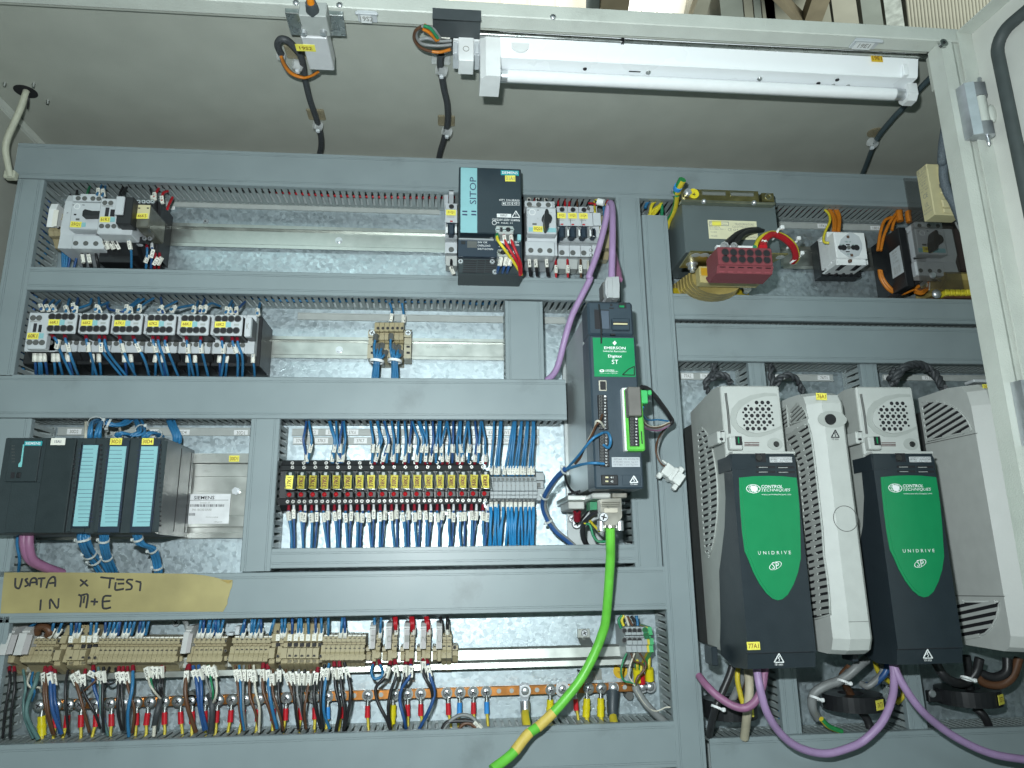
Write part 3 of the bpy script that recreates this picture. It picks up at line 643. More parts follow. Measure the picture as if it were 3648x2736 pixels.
# ------------------------------------------------------------------ plug, tape and cable to its right
fr('A1')
tp = O('black_tape', G().box((Q(1525, 90, FD).x, -FD-.0012, Q(1700, 105, FD).z-.012), (Q(1945, 100, FD).x, -FD-.0004, Q(1700, 100, FD).z+.003)), rubber, None, 'black tape strip stuck round the top rail beside the lamp', 'tape')
zt_ = zl-.0006; O('tape_fold', G().box((Q(1525, 90, FD).x, -FD-.001, zt_-.0008), (Q(1945, 100, FD).x, -.288, zt_)), rubber, tp)
pl = root('lamp_plug', 'white square plug left of the lamp end block', 'plug', Q(1815, 520, .285))
def qx(n, m, *a, **k): return O(n, G().qbox(*a, **k), m, pl)
qx('body', lgrey, 1702, 330, 1935, 470, .280, .25); qx('front_block', white, 1750, 300, 1882, 522, .290, .262); qx('top_ear', white, 1705, 258, 1790, 340, .286, .262); qx('top_ear', white, 1842, 268, 1935, 345, .286, .262)
qx('latch', lgrey, 1712, 360, 1742, 455, .284, .27); qx('latch', lgrey, 1895, 360, 1925, 455, .284, .27)
p = Q(1815, 422, .290); O('round_mark', G().ring(p, (0, -1, 0), .0034, .0042, .0004, 20), inkg, pl)
plate('wire_tag', 1595, 300, 1678, 332, .288, paper, pl, '18 61', ink, tilt=-4)
fr('A1'); O('cable_boot', G().qbox(1588, 240, 1700, 305, .285, .262, .002), rubber, pl)
for i, (m, pts) in enumerate(((greyw, [(1690, 350), (1580, 355), (1480, 330), (1400, 340), (1380, 270), (1440, 225), (1530, 250), (1590, 330)]), (greyw, [(1690, 385), (1560, 395), (1430, 375), (1385, 300), (1420, 235), (1500, 232)]), (brownw, [(1690, 420), (1570, 450), (1440, 420), (1372, 350), (1376, 270), (1430, 230)]), (orangew, [(1575, 345), (1520, 270), (1455, 215)]), (orangew, [(1560, 350), (1500, 285), (1440, 250)]), (greenw, [(1570, 330), (1510, 250), (1450, 222)]), (orangew, [(1680, 428), (1590, 450), (1520, 445)]))):
    roofw(pts, .655-.001*i, .0022, m, ['grey wire, uppermost loop at the lamp plug', 'grey wire, second loop at the lamp plug', 'brown wire, lowest loop at the lamp plug', 'orange wire, outer strand by the black tape', 'orange wire, inner strand by the black tape', 'green wire beside the orange strands by the tape', 'orange wire end under the brown plug loop'][i], 'wire', 'wire', 'wires of the lamp plug', 6)
c2 = roofw([(1600, 470), (1592, 560), (1622, 760), (1652, 900), (1655, 1060), (1625, 1200), (1592, 1310), (1568, 1430)], .669, .0048, sleeve_b, 'black sleeved cable hanging below the lamp plug', group='cables under the roof')
fr('A3'); c3 = roofw([(1420, 655), (1290, 790), (1200, 900), (1090, 1010), (960, 1170), (900, 1290), (850, 1420), (785, 1580)], .670, .0042, M('petrol_cable', (.05, .075, .085), .5, bump=.3), 'dark grey cable running from the upright down to the duct', group='cables under the roof')
for k, x, y, lb, m in (('A1', 520, 982, 'amber adhesive cable mount under the limit switch cable', amber), ('A1', 1645, 1035, 'amber adhesive cable mount, lower one on the plug cable', amber), ('A1', 1597, 490, 'clear adhesive cable mount just under the lamp plug', clear), ('A1', 340, 440, 'amber adhesive cable mount behind the limit switch', amber), ('A3', 925, 1140, 'round amber cable mount on the right hand cable', amber)):
    fr(k); p = Qz(x, y, ZR-.0005); h = .0135
    g = G().box(p+Vector((-h, -h, -.003)), p+Vector((h, h, 0)), .002) if k == 'A1' else G().cyl(p, p+Vector((0, 0, -.002)), .0125, 20)
    o = O('cable_mount', g, m, None, lb, 'cable mount', 'adhesive cable mounts'); q = p+Vector((.001, .012, -.013)); O('cable_tie', G().cyl(q+Vector((-.0055, -.003, 0)), q+Vector((.0055, .003, 0)), .0072, 10), clear, o); O('tie_head', G().box(q+Vector((-.003, 0, -.010)), q+Vector((.003, .006, -.005)), .001), lgrey, o)
for k, x0, y0, x1, y1, s, lb in (('A1', 845, 92, 1055, 185, '19S2', 'small clip-on label holder right of the limit switch'), ('A3', 730, 372, 985, 448, '19E1', 'small clip-on label holder over the lamp')):
    fr(k); lo, hi = qb(x0, y0, x1, y1, FD-.006, FD-.016); z1 = zl-.0006
    h = root('label_holder', lb, 'label holder', (lo[0], -FD+.01, z1-.01), 'label holders on the top rail')
    O('channel', G().box((lo[0]+.004, -FD+.002, z1-.0025), (hi[0]-.002, -FD+.02, z1), .0006), lgrey, h); O('lip', G().box((lo[0]+.002, -FD+.001, z1-.006), (hi[0], -FD+.004, z1-.0026), .0006), lgrey, h)
    g = G(); zz = z1-.0030; g.box((lo[0]+.008, -FD+.0045, zz-.001), (hi[0]-.009, -FD+.0195, zz)); t = O('tag', g, white, h); T(s, t, ((lo[0]+hi[0])/2, -FD+.012, zz-.0013), .016, .008, inkg, basis=Matrix.Rotation(math.pi, 4, 'X'))
# ------------------------------------------------------------------ pale tube through the roof hole at the left
fr('A0'); p = Qz(222, 790, ZR); pt = [Qz(225, 770, ZR+.01), Qz(225, 800, ZR-.004), Q(172, 950, .115), Q(110, 1090, .112), Q(66, 1190, .11), Q(48, 1290, .105), Q(68, 1420, .098), Q(92, 1530, .092)]
O('cable_hole', G().cyl(p+Vector((0, 0, .0005)), p+Vector((0, 0, -.0006)), .0155, 24), hole, cab)
o = O('cable', G().tube(pt, .0046, 9, 6), M('cream_cable', (.42, .43, .34), .5), None, 'cream cable dropping from the roof hole at the far left', 'cable', 'cables under the roof')
O('tie_tail', G().tube([Qz(250, 800, ZR-.003), Qz(246, 870, ZR-.016), Qz(238, 940, ZR-.02)], .0012, 5, 2), blackw, o)
p = Q(95, 1512, .088); O('cable_end', G().box(p+Vector((-.008, -.006, -.007)), p+Vector((.008, .006, .006)), .002), M('cream_cable', ()) if 0 else MATS['cream_cable'], o)
# ------------------------------------------------------------------ upper right: filter thermostat, braided hose, smoked cover
fr('B5')
lo, hi = qb(1285, 68, 1560, 568, .20, .176)
bx = root('thermostat', 'cream thermostat box with printed side, behind the braided hose', 'thermostat', (lo[0]+.02, -.19, lo[2]))
O('housing', G().box(lo, hi, .0012), boxy, bx)
BL = Matrix(((0, 0, -1), (-1, 0, 0), (0, 1, 0))).to_4x4()
xs = lo[0]-.0003; W_, H_ = .024, hi[2]-lo[2]
for s, v, h, f in (('SK 3110', .93, .0065, .8), ('THERMOSTAT', .86, .0028, .7), ('+5..+55 C', .81, .0028, .6), ('AC 250 V 10(4)A', .76, .0028, .8), ('DC 24-60 V', .71, .0028, .6), ('30 W', .66, .0028, .4), ('5 x 2,5 mm', .60, .0028, .7), ('NC   NO', .55, .0028, .7), ('CE', .44, .007, .42), ('UL', .27, .007, .32), ('E 61997', .18, .003, .6), ('MADE IN ITALY', .12, .0025, .8)):
    T(s, bx, (xs, -.188, lo[2]+H_*v), W_*f, h, inkg, basis=BL)
fr('B5')
g = G(); g.qbox(1365, 90, 1540, 200, .2025, .2); O('face_plate', g, boxy, bx); g = G(); g.qbox(1375, 130, 1540, 250, .2032, .2026); O('sticker', g, M('pale_cream', (.62, .59, .44), .5), bx)
for y0, y1, c in ((255, 300, dgrey), (330, 360, boxy), (410, 490, boxy), (500, 545, boxy)): O('ridge', G().qbox(1380+(y0-255)*.16, y0, 1555, y1, .204, .2005, .0015), c, bx)
fr('A3'); h0 = [Q(1535, 1090, .262), Q(1512, 1250, .26), Q(1505, 1390, .255)]; fr('B5')
O('braided_hose', G().tube(h0+[Q(1412, 60, .25), Q(1415, 200, .245), Q(1450, 335, .24), Q(1510, 440, .24), Q(1575, 590, .23), Q(1630, 700, .22)], .0062, 12, 6), braid, None, 'blue grey braided hose crossing the cream thermostat', 'hose')
for i, (m, pts, d) in enumerate(((greyw, [(1520, 600), (1550, 680), (1620, 790)], .16), (bluew, [(1545, 640), (1580, 730), (1650, 880)], .155))):
    wire([Q(x, y, d) for x, y in pts], .0028, m, ['grey wire under the cream thermostat', 'blue wire under the cream thermostat'][i], 'wires under the thermostat')
lo, hi = qb(1115, 220, 1800, 1295, .1215, .1190); hi = (.80, hi[1], hi[2])
sm = O('smoked_cover', G().box(lo, hi), smoke, None, 'smoked clear plastic cover in front of the rotary breaker', 'cover'); 
g = G(); p = Q(1305, 1165, .1215); g.cyl(p, p+Vector((0, -.003, 0)), .0052, 14, .004); g.cyl(p+Vector((0, 0, 0)), Q(1385, 1220, .075), .0016, 8); O('cover_screw', g, chrome, sm)
# dark coil core and yellow winding behind the cover
tr2 = root('small_transformer', 'small dark transformer behind the smoked cover, by the upright', 'transformer', Q(1600, 1290, .05))
O('core', G().qbox(1440, 640, 2150, 1120, .075, .004, .003), M('rust_core', (.030, .020, .018), .6), tr2)
lo, hi = qb(1430, 1125, 2150, 1290, .085, .01); g = G(); n = 8
L = [(lo[0], -.01, hi[2]), (lo[0], -.01, lo[2]), (lo[0], -.07, lo[2]), (lo[0], -.088, lo[2]+.012), (lo[0], -.092, hi[2]-.008), (lo[0], -.08, hi[2])]; g.prism(L, (.12, 0, 0)); O('winding', g, winding, tr2)
O('terminal_bar', G().qbox(1430, 1320, 2150, 1385, .075, .02, .001), brownw, tr2)
for i in range(6): O('terminal', G().qbox(1435+i*53, 1300, 1480+i*53, 1352, .082, .06, .001), yelw, tr2)
p = Q(1345, 1345, .08); g = G(); g.sphere(p, .0078, 14, 6, (1, .6, 1)); O('screw', g, chrome, tr2)
# ------------------------------------------------------------------ upper row: breakers, contactor, relay, power supply
def dev(name, label, cat, x, y, d, group=None): return root(name, label, cat, Q(x, y, d), group)
def B(r, name, mat, x0, y0, x1, y1, df, db, c=.0008, label=None):
    o = O(name, G().qbox(x0, y0, x1, y1, df, db, c), mat, r)
    if label: o['label'] = label
    return o
def slope(r, name, mat, x0, x1, pts, db=.01):            # body of a device as a stepped profile (picture y, depth) pushed along x
    xm = (x0+x1)/2; X0, X1 = Q(x0, pts[0][0], pts[0][1]).x, Q(x1, pts[0][0], pts[0][1]).x
    L = [(-d, Q(xm, y, d).z) for y, d in pts]; L = [(-db, L[0][1])]+L+[(-db, L[-1][1])]
    return O(name, G().prism([(X0, y, z) for y, z in L], (X1-X0, 0, 0)), mat, r)
def profile_terms(k, xs, pts, label, group, mat=beige, wells=(), sq=(), name='terminal_strip', cat='terminal strip', db=.004, side=None, marks=None, mkmat=None, wr=.0017):
    """a clipped-together row of terminals; every terminal is a part of its own"""
    fr(k); r = dev(name, label, cat, (xs[0]+xs[-1])/2, pts[-1][0], .02, group)
    for i in range(len(xs)-1):
        a, b = xs[i], xs[i+1]; gp = (b-a)*.035; t = slope(r, 'terminal', mat, a+gp, b-gp, pts, db); xm = (a+b)/2
        for y, d in wells:
            p = Q(xm, y, d); g = G(); g.ring(p+Vector((0, -.0003, 0)), (0, 1, 0), wr*.75, wr, .0004, 10); g.c = 1; g.cyl(p, p+Vector((0, -.0002, 0)), wr*.78, 8); O('clamp_screw', g, [side or beige_d, hole], t)
        for y0, y1, d in sq: O('marker', G().qbox(a+(b-a)*.18, y0, b-(b-a)*.18, y1, d+.0006, d-.001, .0004), mkmat or mat, t)
        if marks: O('marker', G().qbox(a+gp*2, marks[0], b-gp*2, marks[1], marks[2]+.0008, marks[2]-.002, .0003), paper, t)
    return r
# -- far left: beige terminals with a white end bracket
profile_terms('B0', [585, 640, 692, 745], [(462, .040), (470, .048), (535, .050), (545, .040), (600, .040), (606, .052), (650, .054), (705, .050), (735, .040), (830, .030)], 'three beige terminals squeezed left of the grey motor breaker', 'terminal strips', wells=((502, .0495), (620, .053)), sq=((660, 698, .052),), wr=.0028)
r = dev('end_bracket', 'white end bracket with label field at the far left of the top row', 'end bracket', 570, 615, .02, 'white end brackets')
slope(r, 'bracket', white, 535, 608, [(368, .062), (420, .066), (610, .066), (616, .05)]); B(r, 'label_field', paper, 545, 430, 598, 600, .0666, .066, 0)
# -- motor breaker with black knob
fr('B0'); r = dev('motor_breaker', 'pale grey motor breaker with a sideways black knob, at the left of the top row', 'motor breaker', 890, 870, .01)
slope(r, 'body', lgrey, 712, 1075, [(285, .070), (345, .076), (640, .078), (690, .076), (835, .078), (885, .06)]); B(r, 'top_block', lgrey, 748, 280, 1055, 342, .082, .06); B(r, 'tab', lgrey, 830, 262, 990, 300, .08, .06)
B(r, 'front_plate', lgrey, 728, 350, 1058, 628, .095, .076, .0012); B(r, 'lower_block', lgrey, 745, 690, 1082, 832, .084, .06, .0012)
well(r, [(812, 310), (878, 312), (965, 313), (1025, 315)], .082, .0036); well(r, [(786, 776), (890, 778), (994, 780)], .084, .0037)
g = G(); L = [(858, 440), (880, 422), (960, 440), (1045, 440), (1045, 488), (852, 490)]; g.prism([Q(x, y, .106) for x, y in L], (0, .012, 0)); O('knob', g, black, r)
p = Q(800, 395, .0952); O('dial', G().ring(p, (0, -1, 0), .0035, .0045, .0006, 20), white, r); B(r, 'test_button', dgrey, 785, 518, 822, 536, .0957, .095, 0); B(r, 'slot', hole, 765, 470, 790, 484, .0956, .095, 0)
for x in (765, 865): B(r, 'slot', hole, x-12, 376, x+12, 381, .0954, .095, 0)
plate('yellow_tag', 728, 550, 842, 610, .0952, yellow, r, '25Q1', inkr, tilt=-2); plate('teal_tag', 846, 560, 886, 604, .0951, teal, r)
for i, (x, y, s) in enumerate(((858, 940, '25 05'), (925, 950, '25 03'), (1003, 940, None))):
    wire([Q(x-10, 868, .065), Q(x, 940, .07), Q(x+20, 1030, .06)], .0035, blackw, ['left', 'middle', 'right'][i]+' black wire under the motor breaker with the sideways knob', 'black wires under the motor breakers', s, .5)
# -- contactor beside it
r = dev('contactor', 'grey contactor with one clip-on front module, between motor breaker and relay', 'contactor', 1200, 980, .01, 'contactors')
B(r, 'base', black, 1060, 330, 1400, 975, .07, .01); slope(r, 'lower_body', black, 1085, 1390, [(690, .09), (760, .085), (900, .07), (980, .05)]); B(r, 'front', lgrey, 1022, 310, 1385, 682, .112, .07, .0015)
well(r, [(1088, 357), (1150, 359), (1345, 362)], .112, .0036); well(r, [(1054, 598), (1118, 599), (1182, 600), (1245, 602), (1308, 603)], .112, .0036)
txt('1', r, 1090, 405, 1130, 498, .1122, ink); B(r, 'button', hole, 1143, 425, 1190, 497, .1126, .112, 0); txt('SIEMENS', r, 1060, 380, 1170, 396, .1122, inkg)
B(r, 'side_module', black, 1215, 292, 1372, 575, .132, .112); B(r, 'module_front', lgrey, 1195, 286, 1282, 476, .136, .1325)
plate('yellow_tag', 1036, 500, 1140, 556, .1122, yellow, r, '61K1', inkr); plate('teal_tag', 1142, 505, 1190, 553, .1122, teal, r)
for i, (x, s) in enumerate(((1080, '25 04'), (1137, '25 03'), (1193, '25 00'))):
    wire([Q(x-15, 690, .085), Q(x+2, 765, .088), Q(x+45, 850, .075), Q(x+30, 1000, .05)], .0030, blackw, ['left', 'middle', 'right'][i]+' black wire on the lower side of the clip-on contactor', 'black wires under the contactor', s, .32)
wire([Q(1345, 690, .09), Q(1340, 770, .092), Q(1360, 860, .085), Q(1362, 1030, .06)], .0030, bluew, 'blue wire with red ferrule hanging from the clip-on contactor', 'blue wires', '61 01', .3, ferr_r)
# -- plug-in relay on a black socket
r = dev('relay', 'large clear plug-in relay on a black socket, beside the clip-on contactor', 'relay', 1560, 940, .01)
slope(r, 'socket', black, 1400, 1640, [(335, .060), (352, .075), (430, .078), (520, .06), (700, .062), (712, .085), (780, .085), (800, .065), (930, .05)]); slope(r, 'socket_end', black, 1640, 1668, [(345, .060), (520, .055), (700, .055), (930, .045)])
B(r, 'cover', M('relay_clear', (.11, .11, .09), .15, var=.2), 1412, 375, 1553, 610, .116, .06, .0015); plate('front_label', 1420, 378, 1552, 520, .116, boxy, r); plate('yellow_tag', 1416, 466, 1530, 520, .1167, yellow, r, '46K5', inkr, tilt=2)
for x in (1444, 1532): B(r, 'window', hole, x-10, 405, x+10, 417, .1169, .1166, 0)
for x in (1440, 1492, 1540, 1585): screw(x, 348, .0755, .0034, r)
for x in (1500, 1555): screw(x, 728, .085, .0034, r)
for i, (x, m, f, s) in enumerate(((1523, bluew, ferr_r, '61 03'), (1575, blued, ferr_w, '46 08'), (1612, redw, ferr_r, '1.27'), (1655, redw, ferr_r, '1.01'))):
    wire([Q(x, 790 if i < 2 else 890, .07), Q(x+2, 880 if i < 2 else 960, .072), Q(x-10, 1035, .055)], .0029, m, ['blue wire with red ferrule', 'dark blue wire with white ferrule', 'left red wire', 'right red wire'][i]+' under the large clear relay', 'wires under the large relay', s, .4 if i else .6, f)
for i, (pts, m) in enumerate((([(1650, 200), (1620, 250), (1600, 300)], redw), ([(1740, 235), (1690, 260), (1680, 340)], redw), ([(1790, 300), (1755, 370), (1735, 420)], redw), ([(1560, 220), (1585, 290), (1580, 330)], blackw))):
    wire([Q(x, y, .045+.01*j) for j, (x, y) in enumerate(pts)], .0034, m, ['thin red wire bent over the large clear relay', 'red wire looping down to the large clear relay', 'thick red wire beside the black relay socket', 'black wire above the large clear relay'][i], 'wires above the large relay', ['46 01', '46 02', None, '46 00'][i], .9)
for i, (pts, m, s) in enumerate((([(1060, 150), (1040, 210), (1000, 280)], bluew, '25 01'), ([(1100, 150), (1085, 220), (1060, 285)], bluew, '25 02'), ([(1290, 170), (1250, 240), (1235, 290)], blackw, None), ([(1340, 160), (1290, 230), (1270, 290)], blackw, None), ([(930, 190), (910, 240), (900, 290)], greenw, None), ([(800, 230), (790, 280), (780, 300)], blackw, None), ([(730, 270), (710, 370), (705, 470)], blackw, '25 00'))):
    wire([Q(x, y, .04+.018*j) for j, (x, y) in enumerate(pts)], .0028, m, ['left blue wire over the motor breaker with the sideways knob', 'right blue wire over the motor breaker with the sideways knob', 'inner black wire above the clip-on contactor', 'outer black wire above the clip-on contactor', 'green wire over the motor breaker with the sideways knob', 'black wire over the left corner of the motor breaker', 'black tagged wire above the three beige terminals'][i], 'wires above the left breaker', s, .75)
for i, (x, m) in enumerate(((650, bluew), (672, bluew), (700, bluew), (730, blued), (800, blued))):
    wire([Q(x, 790, .04), Q(x-2, 900, .042), Q(x-8*i, 1030, .04)], .0030, m, ['first', 'second', 'third', 'fourth', 'fifth'][i]+' blue wire from the left, under the three beige terminals', 'blue wires under the left terminals', '25 06' if i == 0 else None, .1)
# -- miniature breakers
def mcb(k, x0, x1, y, label, tag, group='miniature breakers', sw=1., wy=None, bot=True):
    fr(k); f = (x1-x0)/128.; r = dev('miniature_breaker', label, 'circuit breaker', (x0+x1)/2, y+700, .01, group); xm = (x0+x1)/2; e = 3
    slope(r, 'body', lgrey, x0+1.5, x1-1.5, [(y, .052), (y+62, .054), (y+66, .074), (y+215, .076), (y+222, .062), (y+345, .062), (y+400, .074), (y+440, .056), (y+560, .056), (y+575, .045)])
    if bot: slope(r, 'foot', mgrey, x0+4, x1-4, [(y+575, .04), (y+700, .032)])
    well(r, [(xm+2, y+35)], .054, .0043, dgrey, hole); well(r, [(xm, y+520)], .056, .0044)
    B(r, 'window', redw, xm-14, y+192, xm+16, y+206, .0765, .075, 0); B(r, 'toggle_recess', navy, x0+6, y+222, x1-6, y+345, .066, .055, 0)
    for a in (x0+7, x1-26*f): slope(r, 'toggle_cheek', white, a, a+20*f, [(y+228, .066), (y+262, .084), (y+330, .084), (y+360, .066)], .055)
    B(r, 'toggle', navy, xm-30*f, y+230, xm+30*f, y+340, .086, .06, .0015)
    txt('SIEMENS', r, x0+14, y+146, x1-34, y+156, .0766, inkg)
    if tag: plate('yellow_tag', x0+8, y+70, x1-16, y+132, .0765, yellow, r, tag, inkr, tilt=rnd.uniform(-2, 2), fx=.66, fy=.5)
    return r
mcb('B3', 84, 218, 458, 'single miniature breaker left of the dark power supply', '31Q1')
for i, (a, b, s) in enumerate(((1336, 1456, '31Q2'), (1458, 1580, '31Q3'), (1582, 1702, '31Q4'))):
    mcb('B3', a, b, 492+i*2, ['left one of three miniature breakers right of the rotary knob', 'middle one of three miniature breakers right of the rotary knob', 'right one of three miniature breakers, next to the slim contact block'][i], s)
fr('B3'); r = dev('auxiliary_block', 'slim grey auxiliary contact block by the purple cable', 'contact block', 1745, 1180, .01)
slope(r, 'body', lgrey, 1704, 1788, [(485, .05), (556, .052), (562, .073), (705, .075), (712, .06), (840, .06), (900, .07), (930, .055), (1060, .055), (1180, .03)]); well(r, [(1694, 515), (1722, 985), (1724, 1040)], .0555, .0030); slope(r, 'toggle', white, 1712, 1732, [(720, .066), (750, .084), (830, .084), (858, .066)], .055); B(r, 'toggle_bar', navy, 1738, 735, 1775, 830, .084, .05)
wire([Q(150, 1090, .05), Q(150, 1180, .055), Q(180, 1260, .05)], .0030, blackw, 'black wire under the single miniature breaker', 'wires under the breakers', 'L', .75)
for i, (x, s, m) in enumerate(((1325, '1.21', redw), (1458, '1.22', redw), (1605, '1.24', brownw), (1690, None, whitew))):
    wire([Q(x, 1090 if i < 3 else 1110, .05), Q(x+2, 1200, .055), Q(x+6, 1290, .05)], .0032, m, ['red wire under the left one of three breakers', 'red wire under the middle one of three breakers', 'brown wire under the right one of three breakers', 'white wire under the slim contact block'][i], 'wires under the breakers', s, .6)
for i, x in enumerate((1085, 1355, 1480, 1570, 1430)):
    wire([Q(x-8, 380, .03), Q(x, 440, .045), Q(x-4, 500, .05)], .003, [redw, redw, redw, brownw, redw][i], ['red wire behind the rotary knob breaker', 'red wire over the left of three breakers', 'red wire over the middle of three breakers', 'brown wire over the right of three breakers', 'red wire between the left and middle breakers'][i], 'wires over the breakers')
# -- rotary motor breaker right of the power supply
def rotary(k, o, s, label, tag, sx=1.):
    """o: picture origin, s: scale; laid out in the units of crop B3"""
    fr(k); X = lambda x: o[0]+(x-975)*s*sx; Y = lambda y: o[1]+(y-430)*s
    def bb(n, m, x0, y0, x1, y1, df, db, c=.001): return B(r, n, m, X(x0), Y(y0), X(x1), Y(y1), df, db, c)
    r = dev('motor_breaker', label, 'motor breaker', X(1150), Y(1080), .01)
    slope(r, 'body', lgrey, X(985), X(1312), [(Y(432), .066), (Y(498), .068), (Y(505), .08), (Y(800), .082), (Y(880), .076), (Y(1040), .08), (Y(1085), .06)]); bb('top_block', lgrey, 977, 432, 1296, 497, .074, .05)
    bb('front_plate', lgrey, 1000, 503, 1332, 796, .097, .08, .0012); bb('lower_block', lgrey, 987, 882, 1316, 1040, .084, .06, .0012)
    well(r, [(X(1030), Y(470)), (X(1135), Y(472)), (X(1242), Y(474))], .074, .0042*s*1.0); well(r, [(X(1046), Y(985)), (X(1150), Y(988)), (X(1258), Y(990))], .084, .0042*s)
    c = Q(X(1225), Y(640), .097); R1 = abs(Q(X(1284), Y(640), .097).x-c.x); g = G(); g.cyl(c, c+Vector((0, -.006, 0)), R1, 28, R1*.93); O('knob', g, black, r)
    g = G(); g.prism([Q(X(a), Y(b), .118) for a, b in ((1206, 540), (1214, 520), (1236, 520), (1246, 540), (1250, 640), (1243, 725), (1232, 738), (1216, 738), (1208, 725), (1196, 640))], (0, .016, 0)); O('knob_grip', g, black, r)
    c = Q(X(1062), Y(556), .0972); O('dial', G().ring(c, (0, -1, 0), .0042*s, .0054*s, .0006, 20), white, r); bb('teal_band', teal, 1022, 730, 1330, 778, .0973, .097, 0)
    plate('yellow_tag', X(1072), Y(712), X(1180), Y(776), .0975, yellow, r, tag, inkr, tilt=-2); bb('test_button', dgrey, 1064, 680, 1112, 698, .0974, .097, 0)
    txt('SIEMENS', r, X(1010), Y(496-14), X(1125), Y(514-14), .0746, inkg); txt('ON', r, X(1262), Y(555), X(1284), Y(568), .0972, inkg); txt('OFF', r, X(1120), Y(622), X(1128), Y(636), .0972, inkg)
    for x in (1020, 1126): bb('slot', hole, x-11, 529, x+11, 534, .0974, .097, 0)
    return r, X, Y
rotary('B3', (975, 430), 1., 'grey motor breaker with an upright black rotary knob, beside the power supply', '0Q21')
for i, (x, s) in enumerate(((1030, '0A 02'), (1105, '22 02'), (1225, '0A 04'))):
    fr('B3'); wire([Q(x-8, 1072, .06), Q(x, 1150, .07), Q(x+14, 1275, .055)], .0040, blackw, ['left', 'middle', 'right'][i]+' black wire under the breaker with the upright knob', 'black wires under the motor breakers', s, .42)
    fr('B3'); wire([Q(1018+i*96, 380, .04), Q(1026+i*96, 415, .055), Q(1030+i*100, 440, .06)], .0034, blackw, ['left', 'middle', 'right'][i]+' black wire entering the top of the upright knob breaker', 'black wires above the motor breaker', ['0A', '0B', '0C'][i], .6)
# -- beige terminals behind the purple cable
profile_terms('B3', [1770, 1840, 1920], [(590, .035), (600, .05), (760, .05), (800, .045), (960, .045), (1000, .03), (1090, .02)], 'two beige terminals half hidden behind the purple cable', 'terminal strips', wells=((680, .05),), wr=.003)
fr('B3')
for i, (pts, m) in enumerate((([(1740, 350), (1790, 420), (1850, 450), (1870, 600), (1830, 810)], bluew), ([(1760, 345), (1830, 430), (1880, 520), (1850, 820)], bluew), ([(1735, 345), (1760, 400), (1900, 480), (1890, 560)], yelw), ([(1760, 440), (1765, 520), (1768, 560)], yelw), ([(1945, 385), (1915, 420), (1890, 470)], redw), ([(1700, 455), (1750, 458), (1770, 470)], redw))):
    wire([Q(x, y, .05+.008*j) for j, (x, y) in enumerate(pts)], .0030, m, ['left blue wire looping by the top of the purple cable', 'right blue wire looping by the top of the purple cable', 'yellow wire under the tie by the purple cable', 'short yellow wire above the slim contact block', 'red wire disappearing behind the purple cable top', 'red wire end over the slim contact block'][i], 'wires by the purple cable', '1.4' if i == 0 else None, .9)
g = G(); p = Q(1835, 450, .085); g.cyl(p+Vector((-.005, 0, .002)), p+Vector((.004, -.004, -.002)), .0055, 10)
O('cable_tie', g, white, None, 'white cable tie round the wires left of the purple cable', 'cable tie')
# -- power supply
fr('B3'); r = dev('power_supply', 'tall dark blue power supply with a light blue stripe, cutting across the top duct', 'power supply', 590, 1250, .01)
B(r, 'housing', dark, 232, 300, 945, 1250, .118, .01, .001); B(r, 'upper_cover', petrol, 236, 55, 942, 795, .134, .06, .0014); plate('light_blue_stripe', 256, 56, 442, 786, .1342, teal, r)
txt('SITOP', r, 358, 160, 432, 465, .1350, M('navy_print', (.03, .04, .10), .6), 90)
for x in (303, 404):
    for y in (546, 583): B(r, 'mark', MATS['navy_print'], x-28, y-7, x+28, y+7, .1352, .1347, 0)
plate('brand_plate', 708, 86, 910, 140, .1342, tealt, r, 'SIEMENS', inkw, fx=.88, fy=.55); plate('yellow_tag', 756, 142, 872, 208, .1344, yellow, r, '31A1', inkg, tilt=1)
for s, x0, y0, x1, y1 in (('6EP1 334-3BA00', 690, 410, 918, 430), ('120/230V-500V 50/60Hz', 612, 630, 925, 655), ('PE  N(L2)  L1', 662, 668, 838, 690)): txt(s, r, x0, y0, x1, y1, .1342, inkw)
for i in range(5):
    x = 722+i*40; g = G(); g.qbox(x, 440, x+38, 478, .1346, .134, 0); o = O('number_frame', g, inkw, r); B(r, 'number_field', petrol, x+3, 443, x+35, 475, .1349, .1342, 0); txt(str(i+1), r, x+13, 449, x+27, 469, .135, inkw)
plate('input_plate', 664, 574, 824, 614, .1342, white, r, 'INPUT', ink, fx=.5, fy=.62)
g = G(); A_ = [Q(878, 543, .1345), Q(924, 615, .1345), Q(832, 615, .1345)]
for a, b in zip(A_, A_[1:]+A_[:1]): g.tube([a, b], .0008, 4, 1)
O('warning_sign', g, inkw, r); txt('!', r, 874, 565, 882, 606, .1346, inkw); p = Q(634, 676, .1342); O('earth_mark', G().ring(p, (0, -1, 0), .0028, .0034, .0004, 16), inkw, r)
B(r, 'rim', chrome, 230, 846, 632, 866, .128, .118, .001)
for x in (300, 398, 492): B(r, 'tab_slot', hole, x, 800, x+78, 825, .1192, .118, 0)
screw(603, 828, .1185, .0042, r)
B(r, 'lower_cover', navy, 226, 868, 932, 1060, .126, .118, .0006)
for i, s in enumerate(('24V OK', 'OVERLOAD', 'SHUT DOWN')): txt(s, r, 447, 884+i*38, [558, 592, 620][i], 905+i*38, .1262, inkw)
txt('24V', r, 862, 882, 912, 905, .1262, inkw); txt('10A', r, 868, 912, 914, 934, .1262, inkw); txt('+', r, 684, 935, 698, 949, .1262, inkw); txt('0', r, 846, 990, 870, 1024, .1262, inkw); B(r, 'output_plate', white, 695, 882, 800, 905, .1264, .126, 0); B(r, 'led_window', black, 262, 880, 310, 915, .1266, .126); B(r, 'dark_window', dgrey, 330, 880, 440, 955, .1262, .126, 0)
